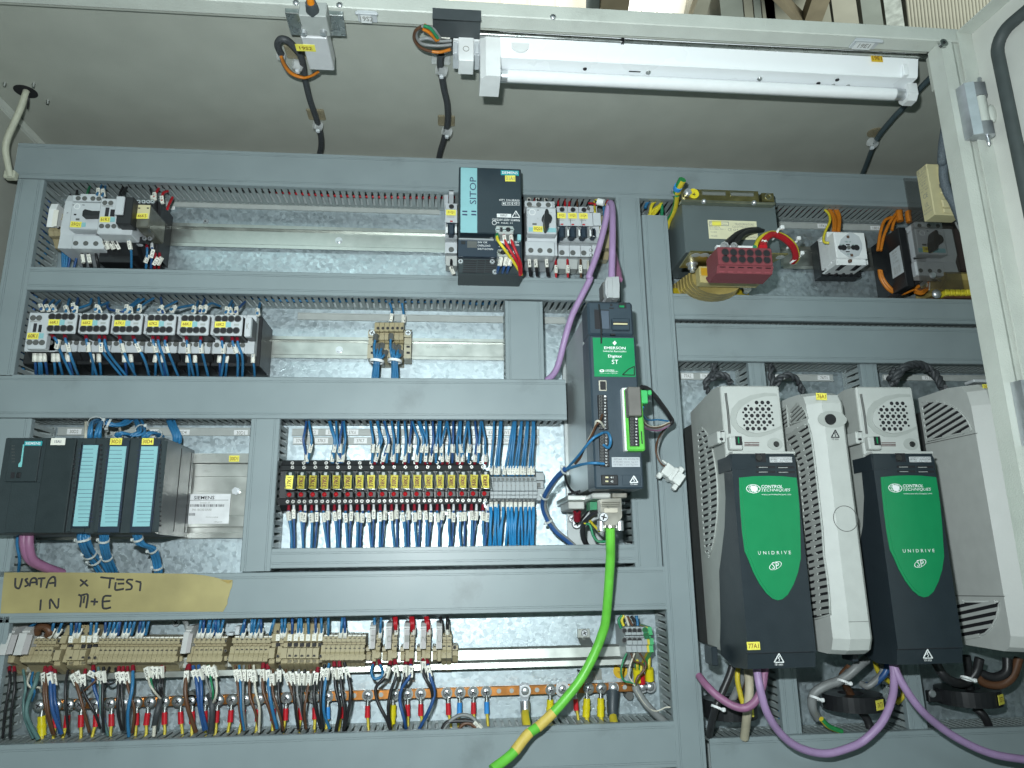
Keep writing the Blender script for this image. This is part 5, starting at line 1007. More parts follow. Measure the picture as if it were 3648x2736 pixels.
gb = [(1703, 1712), (1712, 1695), (1740, 1752), (1748, 1728), (1765, 1775), (1800, 1782), (1806, 1768), (1838, 1822), (1845, 1860), (1866, 1878), (1872, 1890), (1900, 1878), (1906, 1900), (1935, 1925), (1942, 1955), (1972, 1985), (1980, 1972), (2005, 1990), (2010, 2022), (2032, 2036), (2040, 2028)]
for i, (a, c) in enumerate(gb):
    P = [Q(a, 688, .048), Q(a+3, 760, .055), Q((a+c)/2+rnd.uniform(-6, 6), 880, .058), Q(c, 1035, .05)]
    o = wire(P, .0029, M('light_blue_wire', (.015, .19, .42), .42, var=.12), '%s blue wire from the left under the slim grey terminals' % ordw(i), 'blue wires under the grey terminals', '63' if i % 2 else None, .05)
# ------------------------------------------------------------------ slim servo drive
fr('C0'); dS = .205; fS = dS+.0004
xl, xr = (Q(512, 500, dS).x+Q(560, 1400, dS).x)/2, (Q(1004, 500, dS).x+Q(1062, 1400, dS).x)/2; ztp = Q(756, 326, dS).z; fr('C1'); zbt = Q(850, 862, dS).z
r = root('servo_drive', 'slim dark blue servo drive with a green front label and grey steel body', 'servo drive', ((xl+xr)/2, -.1, zbt)); sd = r
O('steel_body', G().box((xl+.001, -dS+.045, zbt+.004), (xr-.004, -.012, ztp-.012), .0008), M('steel_case', (.38, .41, .41), .4, .35, var=.05), r); O('backplate', G().box((xl-.004, -.012, zbt-.075), (xr-.01, -.004, ztp+.004), .0005), M('steel_case', ()) if 0 else MATS['steel_case'], r)
zj = None; fr('C0'); zj = Q(780, 690, dS).z
O('front_shell', G().box((xl, -dS, zbt), (xr, -dS+.046, zj-.0006), .0022), M('drive_shell_dark', (.030, .048, .064), .42, var=.06, bump=.1), r); shell = MATS['drive_shell_dark']
O('upper_shell', G().box((xl+.0005, -dS+.004, zj+.0006), (xr-.0005, -dS+.046, ztp), .003), shell, r)
fr('C0')
B(r, 'recess', hole, 588, 425, 745, 628, dS-.0036, dS-.006, 0); B(r, 'recess_plate', M('drive_shell_light', (.075, .10, .135), .45), 655, 432, 742, 625, dS-.0032, dS-.005, .0004); B(r, 'lower_pad', shell, 770, 512, 960, 640, dS+.001, dS-.005, .0012); B(r, 'card_connector', boxy, 785, 566, 935, 582, dS+.0016, dS, 0); B(r, 'card_slot', hole, 780, 552, 938, 590, dS+.0013, dS, 0); B(r, 'port', hole, 842, 350, 922, 408, dS-.0034, dS-.006, 0); B(r, 'port_pin', green, 850, 380, 900, 400, dS-.003, dS-.004, 0)
for x0, y0, x1, y1 in ((752, 362, 776, 388), (742, 402, 790, 416), (760, 677, 806, 690)): B(r, 'slot', hole, x0, y0, x1, y1, dS+.0002 if y0 > 600 else dS-.0036, dS-.005, 0)
g = G(); a, b = Q(632, 368, dS+.001), Q(659, 782, dS+.001); g.tube([a, (a+b)/2+Vector((.001, -.001, 0)), b], .0011, 6, 3); O('antenna', g, black, r)
lab = B(r, 'green_label', green, 577, 722, 1010, 1132, dS+.0008, dS, 0)
txt('EMERSON', lab, 688, 814, 915, 842, dS+.001, inkw); txt('Industrial Automation', lab, 680, 852, 922, 872, dS+.001, inkw); txt('Digitax', lab, 730, 900, 876, 938, dS+.001, inkw); txt('ST', lab, 768, 952, 838, 998, dS+.001, inkw); txt('CONTROL', lab, 700, 1056, 796, 1069, dS+.001, inkw); txt('TECHNIQUES', lab, 700, 1072, 834, 1086, dS+.001, inkw); txt('www.controltechniques.com', lab, 640, 1093, 832, 1102, dS+.001, inkw)
g = G().prism([Q(x, y, dS+.0012) for x, y in ((776, 775), (800, 752), (822, 775), (798, 800))], (0, .0003, 0)); O('logo_mark', g, inkw, lab); g = G(); p = Q(664, 1070, dS+.0011); g.ring(p, (0, -1, 0), .0012, .0026, .0003, 20); g.v = [(p.x+(x-p.x)*1.3, y, p.z+(z-p.z)*.75) for x, y, z in g.v]; O('globe_mark', g, inkw, lab)
g = G(); A_ = [Q(880, 1112, dS+.001), Q(940, 1055, dS+.001), Q(1006, 1022, dS+.001), Q(1006, 1116, dS+.001)]
for a, b in zip(A_, A_[1:]+A_[:1]): g.tube([a, b], .0008, 4, 1)
O('flap_edge', g, hole, lab)
B(r, 'network_port', whitew, 634, 1168, 716, 1280, dS+.0012, dS-.002); B(r, 'port_opening', hole, 646, 1180, 706, 1270, dS+.0016, dS, 0)
def tblock(k, x0, y0, x1, y1, nums, d=None):
    fr(k); d = d or dS+.004; o = B(r, 'terminal_block', black, x0, y0, x1, y1, d, dS-.003, .0006); n = len(nums); h = (y1-y0)/n; w0 = (x1-x0)
    for i, s in enumerate(nums):
        ym = y0+h*(i+.5); q = B(o, 'terminal', dgrey, x0+w0*.08, ym-h*.34, x0+w0*.40, ym+h*.34, d+.0006, d-.001, 0); B(q, 'opening', hole, x0+w0*.15, ym-h*.2, x0+w0*.33, ym+h*.2, d+.001, d, 0); txt(s, o, x0+w0*.62, ym-h*.26, x0+w0*.82, ym+h*.26, d+.0001, inkw, -90)
tblock('C1', 628, -130, 726, 238, [str(i) for i in range(1, 12)]); tblock('C1', 642, 272, 738, 630, [str(i) for i in range(21, 32)])
fr('C1'); B(r, 'module_edge', white, 893, -205, 1010, 462, dS+.010, dS-.01, .001); md_ = B(r, 'option_module', M('lime_plastic', (.10, .46, .06), .4), 918, -195, 1108, 462, dS+.0135, dS-.01, .002); B(md_, 'slot', hole, 1080, 255, 1092, 388, dS+.0138, dS, 0); B(md_, 'plug_block', M('warm_grey', (.13, .125, .115), .5), 945, -215, 1078, 92, dS+.03, dS+.0135, .001)
tblock('C1', 958, 108, 1055, 412, [str(i) for i in range(1, 10)], dS+.017)
B(r, 'rating_plate', M('plate_grey', (.42, .45, .48), .4), 770, 530, 1066, 632, dS+.0006, dS, 0)
for s, a, b, c, e in (('DST1402', 792, 542, 878, 558), ('S/N: 2092805198', 892, 542, 1050, 556), ('I/P 200-480V 50/60Hz  Typ: 4.0A', 785, 575, 1050, 588), ('O/P 0-480V  1.1kW  Typ: 8.5A', 785, 606, 1050, 618)): txt(s, r, a, b, c, e, dS+.0008, ink)
for y in (568, 598): B(r, 'rule', inkg, 785, y-1, 1052, y+1, dS+.0008, dS+.0006, 0)
o = B(r, 'relay_plug', black, 660, 715, 836, 824, dS+.003, dS, .0008)
for y, s in ((742, '41'), (784, '42')): B(o, 'terminal', boxy, 702, y-8, 732, y+8, dS+.0036, dS+.003, 0); txt(s, o, 755, y-8, 785, y+10, dS+.0031, inkw)
def warn(rt, x0, y0, x1, y1, d, t, ty, m=None):
    m = m or inkw; g = G(); xm = (x0+x1)/2; A_ = [Q(xm, y0, d), Q(x1, y1, d), Q(x0, y1, d)]
    for a, b in zip(A_, A_[1:]+A_[:1]): g.tube([a, b], .0008, 4, 1)
    h = y1-y0; w0 = x1-x0; g.tube([Q(xm+w0*.05, y0+h*.3, d), Q(xm-w0*.1, y0+h*.6, d), Q(xm+w0*.08, y0+h*.6, d), Q(xm, y0+h*.88, d)], .0006, 4, 1); o = O('warning_sign', g, m, rt); txt(t, rt, x0+w0*.08, ty, x1-w0*.08, ty+h*.28, d, m)
B(r, 'blank_cover', shell, 880, 716, 1072, 825, dS+.001, dS, .0005); warn(r, 960, 726, 1044, 796, dS+.0013, '10 min', 803)
# shield clamps, connector and cables below
B(r, 'shield_bracket', M('zinc_bracket', (.50, .52, .50), .35, .8, var=.08), 300, 930, 760, 985, .12, .02, .001); B(r, 'shield_clamp', M('clamp_grey', (.44, .45, .43), .45), 560, 905, 762, 965, .168, .10, .002); B(r, 'shield_clamp', MATS['clamp_grey'], 310, 985, 480, 1075, .10, .03, .001)
for i in range(7): B(r, 'bracket_slot', hole, 318+i*22, 905-i*6, 330+i*22, 928-i*6, .1, .09, 0)
B(r, 'circuit_board', greenw, 540, 1000, 615, 1085, .125, .10, 0)
fr('C1'); hd = root('encoder_plug', 'nickel connector hood with a green cable under the servo drive', 'plug', Q(755, 1275, .17))
L = [(648, 975), (868, 960), (878, 1160), (820, 1245), (712, 1250), (652, 1170)]; O('hood', G().prism([Q(x, y, .182) for x, y in L], (0, .018, 0)), M('nickel', (.60, .57, .50), .3, 1, var=.06), hd); nick = MATS['nickel']
O('clamp_collar', G().cyl(Q(752, 1232, .173), Q(753, 1278, .173), .0085, 18), nick, hd)
for y in (1005, 1025, 1045): B(hd, 'ridge', nick, 660, y-4, 860, y+4, .1835, .182, .0005)
B(hd, 'label_field', M('nickel_dull', (.48, .45, .38), .45, 1), 685, 1065, 835, 1118, .1828, .182, .001); screw(682, 1162, .182, .0065, hd)
for x in (655, 850): O('thumb_screw', G().cyl(Q(x, 1200, .172), Q(x+2, 1305, .172), .0050, 12), chrome, hd)
B(hd, 'plug_shell', nick, 770, 905, 930, 960, .17, .14)
p1 = [Q(752, 1270, .173), Q(754, 1450, .165), Q(752, 1640, .15)]; fr('D5'); p1 += [Q(735, 130, .118), Q(690, 320, .108), Q(600, 540, .105), Q(480, 760, .105), Q(335, 950, .107), Q(200, 1100, .110), Q(60, 1235, .114), Q(-60, 1325, .12)]; fr('E3'); p1 += [Q(1560, 690, .128), Q(1300, 890, .14)]
P = spline(p1, 6)
cab5 = O('encoder_cable', G().tube(P, .0062, 14, 1), lime, None, 'thick bright green cable hanging from the servo drive, banded with yellow tape', 'cable')
fr('E3')
def band(a, b):
    ia = min(range(len(P)), key=lambda i: (P[i]-a).length); ib = min(range(len(P)), key=lambda i: (P[i]-b).length); return [P[i] for i in range(min(ia, ib), max(ia, ib)+1)]
for (xa_, ya_), (xb_, yb_) in (((2140, 160), (1915, 380)), ((1800, 460), (1590, 660))): O('tape_band', G().tube(band(Q(xa_, ya_, .112), Q(xb_, yb_, .118)), .0066, 14, 1), tape_y, cab5)
fr('C1')
bundle([Q(285, 655, .15), Q(170, 770, .12), Q(70, 930, .09), Q(45, 1050, .075), Q(95, 1190, .065), Q(180, 1310, .06), Q(290, 1400, .055), Q(400, 1500, .05)], 3, .0042, .0042, blued, 'grey and blue cable bundle curving round the lower left of the servo drive', 'servo drive cables', (.02, .42, .66), col2=greyw)
sw = 'servo drive wires'
for m, rr, lb, pts in ((bluew, .003, 'blue wire from the lowest terminal of the servo drive', [(688, 600, .215), (560, 592, .215), (430, 612, .19), (300, 655, .155)]), (bluew, .003, 'blue wire slanting from the second terminal block of the servo drive', [(668, 275, .215), (560, 340, .22), (420, 510, .19), (295, 650, .155)]), (bluew, .003, 'blue wire looped over the second terminal block of the servo drive', [(680, 270, .21), (730, 275, .222), (756, 350, .225), (735, 430, .218), (680, 400, .212)]),
        (whitew, .0024, 'cream wire from the first terminal block of the servo drive', [(684, 212, .212), (650, 160, .225), (605, 150, .225), (588, 220, .215), (530, 335, .20), (470, 455, .185), (375, 592, .16)]), (brownw, .0024, 'brown wire twisted along the cream wire by the servo drive', [(670, 80, .212), (640, 150, .224), (600, 200, .220), (560, 290, .21), (480, 440, .188), (440, 530, .178), (385, 600, .16)]), (blackw, .003, 'black wire dropping to the red lug under the servo drive', [(270, 690, .14), (290, 790, .11), (340, 880, .09), (430, 940, .085), (420, 1020, .08), (403, 1110, .07)]),
        (blackw, .0062, 'thick black cable under the servo drive, beside the nickel hood', [(610, 1110, .13), (530, 1170, .11), (465, 1250, .09), (470, 1390, .07), (540, 1500, .05)]), (yelw, .0030, 'yellow wire curving from the black cable to the nickel hood', [(480, 1230, .10), (525, 1192, .105), (570, 1240, .12), (640, 1310, .14)]), (greenw, .0032, 'green wire sagging under the nickel hood', [(485, 1225, .10), (540, 1250, .10), (570, 1350, .10), (620, 1415, .10), (710, 1420, .105)]), (blackw, .0030, 'thin black wire behind the thick black cable', [(560, 1050, .11), (500, 1120, .09), (440, 1200, .06)])):
    fr('C1'); wire([Q(*p) for p in pts], rr, m, lb, sw)
O('ring_lug', G().cyl(Q(402, 1105, .07), Q(402, 1190, .06), .0056, 12), ferr_r, sd); screw(395, 1235, .02, .0075, sd)
B(sd, 'foot_plate', MATS['steel_case'], 300, 1080, 420, 1215, .014, .004, .0005); screw(350, 1180, .014, .006, sd)
# silver plug on top with the purple cable
fr('C0'); g = root('bus_plug', 'silver bus plug standing on top of the servo drive', 'plug', Q(770, 310, .19)); bpq = g
L = [(716, 80), (842, 74), (852, 170), (848, 298), (720, 300), (700, 250), (700, 130)]; O('housing', G().prism([Q(x, y, .205) for x, y in L], (0, .030, 0)), M('silver_paint', (.56, .58, .59), .35, .5, var=.04), bpq); B(bpq, 'ridge', MATS['silver_paint'], 722, 80, 782, 296, .2065, .205, .0006); B(bpq, 'side_plate', dgrey, 676, 130, 712, 300, .195, .17)
B(bpq, 'plug_neck', chrome, 770, 296, 800, 318, .2, .18)
# cables and loose plug at its right
fr('C1'); mdl = root('green_plug', 'bright green terminal plug on the right side of the servo drive', 'plug', Q(1130, -60, .2))
B(mdl, 'plug', M('green_plug_plastic', (.05, .42, .12), .45), 1078, -180, 1150, -40, .218, .19, .001); B(mdl, 'latch', MATS['green_plug_plastic'], 1150, -180, 1192, -130, .214, .19, .001)
for m, rr, lb, pts in ((blackw, .0055, 'black cable arching right of the green plug', [(1082, -210, .21), (1165, -180, .20), (1290, -30, .17), (1385, 110, .14), (1400, 160, .135), (1350, 190, .135)]), (bluew, .0022, 'thin blue wire right of the servo drive', [(1100, 0, .215), (1095, 70, .20), (1150, 135, .17), (1260, 135, .15), (1370, 150, .14)]), (whitew, .0022, 'cream wire right of the servo drive', [(1085, 30, .215), (1090, 110, .20), (1150, 195, .17), (1260, 205, .15), (1375, 160, .14)]), (brownw, .0022, 'brown wire right of the servo drive, upper strand', [(1070, 60, .215), (1090, 150, .20), (1160, 215, .17), (1270, 215, .15), (1380, 170, .14)]), (greyw, .0022, 'grey wire right of the servo drive', [(1065, 100, .215), (1100, 190, .20), (1180, 232, .17), (1270, 232, .15), (1380, 182, .14)]), (purpled, .0022, 'pink wire right of the servo drive, lowest strand', [(1065, 150, .215), (1110, 215, .20), (1190, 245, .17), (1280, 245, .15), (1375, 190, .14)]),
        (brownw, .0022, 'brown wire running down to the loose white connector', [(1345, 200, .135), (1260, 330, .11), (1235, 470, .10), (1280, 580, .10), (1350, 640, .10)]), (greyw, .0022, 'grey wire running down to the loose white connector', [(1360, 195, .135), (1285, 330, .11), (1255, 470, .105), (1295, 580, .105), (1365, 625, .10)])):
    fr('C1'); wire([Q(*p) for p in pts], rr, m, lb, sw)
cn = root('loose_connector', 'loose white plastic connector dangling on brown wires', 'connector', Q(1400, 830, .09)); c = Q(1405, 715, .095); Mx = Matrix.Translation(c) @ Matrix.Rotation(math.radians(38), 4, 'Y'); milk = M('milky_plastic', (.66, .68, .66), .4)
def cbox(n, lo, hi): return O(n, G().box(lo, hi, .001).xf(Mx), milk, cn)
cbox('housing', (-.016, -.008, -.009), (.016, .008, .009)); cbox('collar', (-.003, -.010, -.0105), (.003, .010, .0105)); cbox('port', (-.024, -.005, .003), (-.016, .004, .0085)); cbox('port', (-.018, -.005, -.017), (-.011, .004, -.009)); cbox('port', (.009, -.005, -.017), (.016, .004, -.009)); cbox('port', (.002, -.005, .009), (.010, .004, .017))
# ------------------------------------------------------------------ long beige terminal row
REG = [(272, .036), (288, .040), (292, .046), (350, .048), (356, .040), (380, .040), (386, .052), (462, .055), (484, .057), (556, .060), (564, .056), (590, .044), (700, .024)]
TALL = [(130, .036), (236, .044), (242, .048), (330, .052), (345, .046), (395, .048), (405, .060), (520, .064), (532, .058), (575, .058), (585, .062), (610, .056), (690, .03)]
def regs(k, x0, n, p, label, dy=0):
    return profile_terms(k, [x0+p*i for i in range(n+1)], [(y+dy, d) for y, d in REG], label, 'terminal strips', beige, wells=((320+dy, .0466), (432+dy, .0535)), sq=((492+dy, 548+dy, .058),), side=beige_d, wr=.0022, marks=(272+dy, 289+dy, .040))
def tall(k, x0, n, p, label, dy=0):
    r = profile_terms(k, [x0+p*i for i in range(n+1)], [(y+dy, d) for y, d in TALL], label, 'terminal strips', beige, wells=((222+dy, .0445), (497+dy, .0632)), side=beige_d, wr=.0022)
    for i, t in enumerate([c for c in r.children if c.name.startswith('terminal')]):
        x = x0+p*i; B(t, 'label_field', paper, x+p*.16, 252+dy, x+p*.84, 326+dy, .0525, .047, .0002); B(t, 'knife_slot', hole, x+p*.16, 350+dy, x+p*.84, 392+dy, .0485, .046, 0); txt(str(11+i), t, x+p*.36, 276+dy, x+p*.64, 300+dy, .0526, inkg, 90); B(t, 'release', beige_d, x+p*.2, 540+dy, x+p*.8, 572+dy, .0592, .057, .0003)
    return r
def brk(k, x0, x1, y0, y1, label, s=None):
    fr(k); r = dev('end_bracket', label, 'end bracket', (x0+x1)/2, y1, .02, 'white end brackets'); h = y1-y0
    slope(r, 'bracket', brk_w, x0, x1, [(y0, .052), (y0+h*.14, .060), (y0+h*.2, .060), (y0+h*.22, .066), (y1-4, .074), (y1, .06)])
    xm = (x0+x1)/2; X0, X1 = Q(x0+9, y0+h*.25, .067).x, Q(x1-9, y0+h*.25, .067).x; za, zb_ = Q(xm, y0+h*.27, .067).z, Q(xm, y1-12, .0735).z
    t = O('label_field', G().prism([(X0, -.0676, za), (X1, -.0676, za), (X1, -.0744, zb_), (X0, -.0744, zb_)], (0, .0012, 0)), M('label_pinkgrey', (.36, .34, .34), .5), r)
    if s: T(s, t, ((X0+X1)/2, -.0722, za*.5+zb_*.5), .010, .006, inkg, 90)
    return r
brk('D2', 128, 212, 170, 486, 'white label bracket at the very left of the beige terminal row'); brk('D2', 298, 384, 168, 486, 'second white label bracket from the left on the beige terminal row')
regs('D2', 214, 2, 46, 'two beige terminals between the first two white brackets', 10); regs('D2', 386, 6, 51, 'six beige terminals right of the second white bracket', 8)
tall('D2', 758, 1, 72, 'single tall fuse terminal near the left end of the beige row', 22); regs('D2', 836, 1, 50, 'lone beige terminal between the tall fuse terminals', 8); tall('D2', 902, 3, 67, 'three tall beige fuse terminals with white fields', 18)
regs('D2', 1108, 18, 53, 'long run of eighteen beige terminals over the copper bar', 8)
brk('D3', 66, 130, 158, 470, 'white label bracket between the long run and the seven beige terminals'); regs('D3', 134, 7, 54, 'seven beige terminals with a dark end plate', 4); regs('D3', 588, 8, 54, 'eight beige terminals left of the single fuse terminal')
fr('D3'); r = dev('end_bracket', 'small white clip behind the dark gap in the beige row', 'end bracket', 560, 260, .02, 'white end brackets'); B(r, 'clip', lgrey, 500, 236, 570, 268, .05, .03); B(r, 'clip', lgrey, 590, 160, 640, 260, .04, .02)
tall('D3', 1040, 1, 66, 'single tall fuse terminal in the middle of the beige row'); regs('D3', 1110, 1, 54, 'lone beige terminal beside the six fuse terminals'); tall('D3', 1172, 6, 69, 'six tall beige fuse terminals side by side'); regs('D3', 1590, 9, 53.5, 'nine beige terminals right of the six fuse terminals', -14)
for i, (xb_, xt_, n, nm_, s) in enumerate(((68, 136, 1, 'first', 'A1'), (246, 320, 1, 'second', '0'), (446, 512, 1, 'third', '1'), (630, 692, 1, 'fourth', '2'), (806, 868, 2, 'fifth', 'C'))):
    brk('D4', xb_, xb_+64, 122, 418, '%s white label bracket in the separated part of the beige row' % nm_, s)
    r = profile_terms('D4', [xt_-6+58*j for j in range(n+1)], [(y-36, d) for y, d in REG], 'beige terminal right of the %s separated white bracket' % nm_, 'terminal strips', beige, wells=((284, .0466), (396, .0535)), sq=((456, 512, .058),), side=beige_d, wr=.0026)
    fr('D4'); slope(r, 'end_stop', beige, xb_-44, xb_+4, [(380, .036), (400, .044), (440, .045), (448, .038), (480, .04), (540, .04), (560, .02)]); B(r, 'carrier', beige, xb_+6, 425, xt_-8, 560, .058, .02, .001)
fr('D4'); r = dev('end_bracket', 'beige end stop closing the long terminal row', 'end bracket', 1010, 590, .01, 'beige end brackets'); slope(r, 'bracket', beige, 986, 1046, [(368, .036), (380, .045), (430, .046), (440, .038), (490, .040), (500, .046), (560, .04), (590, .02)]); well(r, [(1010, 400)], .0455, .0026, beige_d, hole)
# blue wires dropping into the row
UPW = [('D2', [(95, 15), (620, 580), (725, 650), (805, 800), (870, 850), (905, 890), (1030, 1020), (1092, 1080), (1190, 1185), (1252, 1215), (1302, 1262), (1352, 1300), (1360, 1330), (1425, 1400), (1482, 1442), (1530, 1482), (1590, 1560), (1625, 1600), (1685, 1640)]),
       ('D3', [(212, 188), (245, 232), (306, 278), (318, 292), (366, 330), (378, 372), (408, 402), (466, 428), (712, 660), (702, 690), (786, 772), (818, 800), (872, 830), (880, 890), (1042, 985), (1118, 1120), (1158, 1150), (1236, 1236), (1310, 1300), (1335, 1340), (1412, 1420), (1498, 1500), (1562, 1566), (1642, 1642), (1800, 1782), (1822, 1832), (2160, 2160)]), ('D4', [(110, 110), (182, 172)])]
n = 0
for k, L in UPW:
    fr(k)
    for a, b in L:
        wire([Q(a, 68, .052), Q((a+b)/2, 150, .055), Q(b, 255, .046)], .0032, bluew if n % 4 else blued, '%s blue wire from the left dropping onto the beige row' % ordw(n), 'blue wires above the beige row', ['10', '21', '63', '40'][n % 4] if n % 3 else None, .9); n += 1
sh = [('D2', 90, 400, [(15, 380)])]
fr('D4')
for i, (m, a, b) in enumerate(((redw, 330, 345), (redw, 352, 352), (redw, 515, 530), (redw, 540, 548), (redw, 682, 705), (redw, 705, 722), (blackw, 848, 880), (blackw, 930, 930))):
    wire([Q(a, 62, .045), Q((a+b)/2, 130, .052), Q(b, 215, .045)], .0040, m, ['left red wire onto the second separated bracket', 'right red wire onto the second separated bracket', 'left red wire onto the third separated bracket', 'right red wire onto the third separated bracket', 'left red wire onto the fourth separated bracket', 'right red wire onto the fourth separated bracket', 'bent black wire onto the fifth separated bracket', 'straight black wire onto the fifth separated bracket'][i], 'red and black wires above the beige row', '2' if i % 2 else None, .9)
fr('D2'); wire([Q(410, 100, .05), Q(390, 130, .05), Q(300, 200, .04), Q(230, 290, .04)], .0034, bluew, 'blue wire passing behind the second white bracket', 'blue wires')
O('cable_loop', G().tube([Q(420, 240, .045), Q(440, 175, .05), Q(510, 172, .05), Q(560, 220, .05), Q(540, 265, .045)], .0050, 8, 4), brownw, None, 'brown cable loop behind the second white bracket', 'cable')
wire([Q(580, 120, .05), Q(720, 125, .05), Q(810, 95, .05)], .002, blackw, 'thin black wire running along the top of the terminal row', 'wires')
O('tie_mount', G().qbox(515, 82, 710, 118, .06, .05, .001), lgrey, None, 'grey tie mount under the tape note duct', 'cable mount'); screw(1985, 118, .002, .0060, cab, name='plate_screw'); screw(1140, 850, .002, .0060, cab, name='plate_screw')
O('peg', G().tube([Q(2070, 80, .045), Q(2100, 140, .05), Q(2110, 200, .05)], .0032, 8, 2), greyw, None, 'grey cable end above the third white bracket', 'cable')
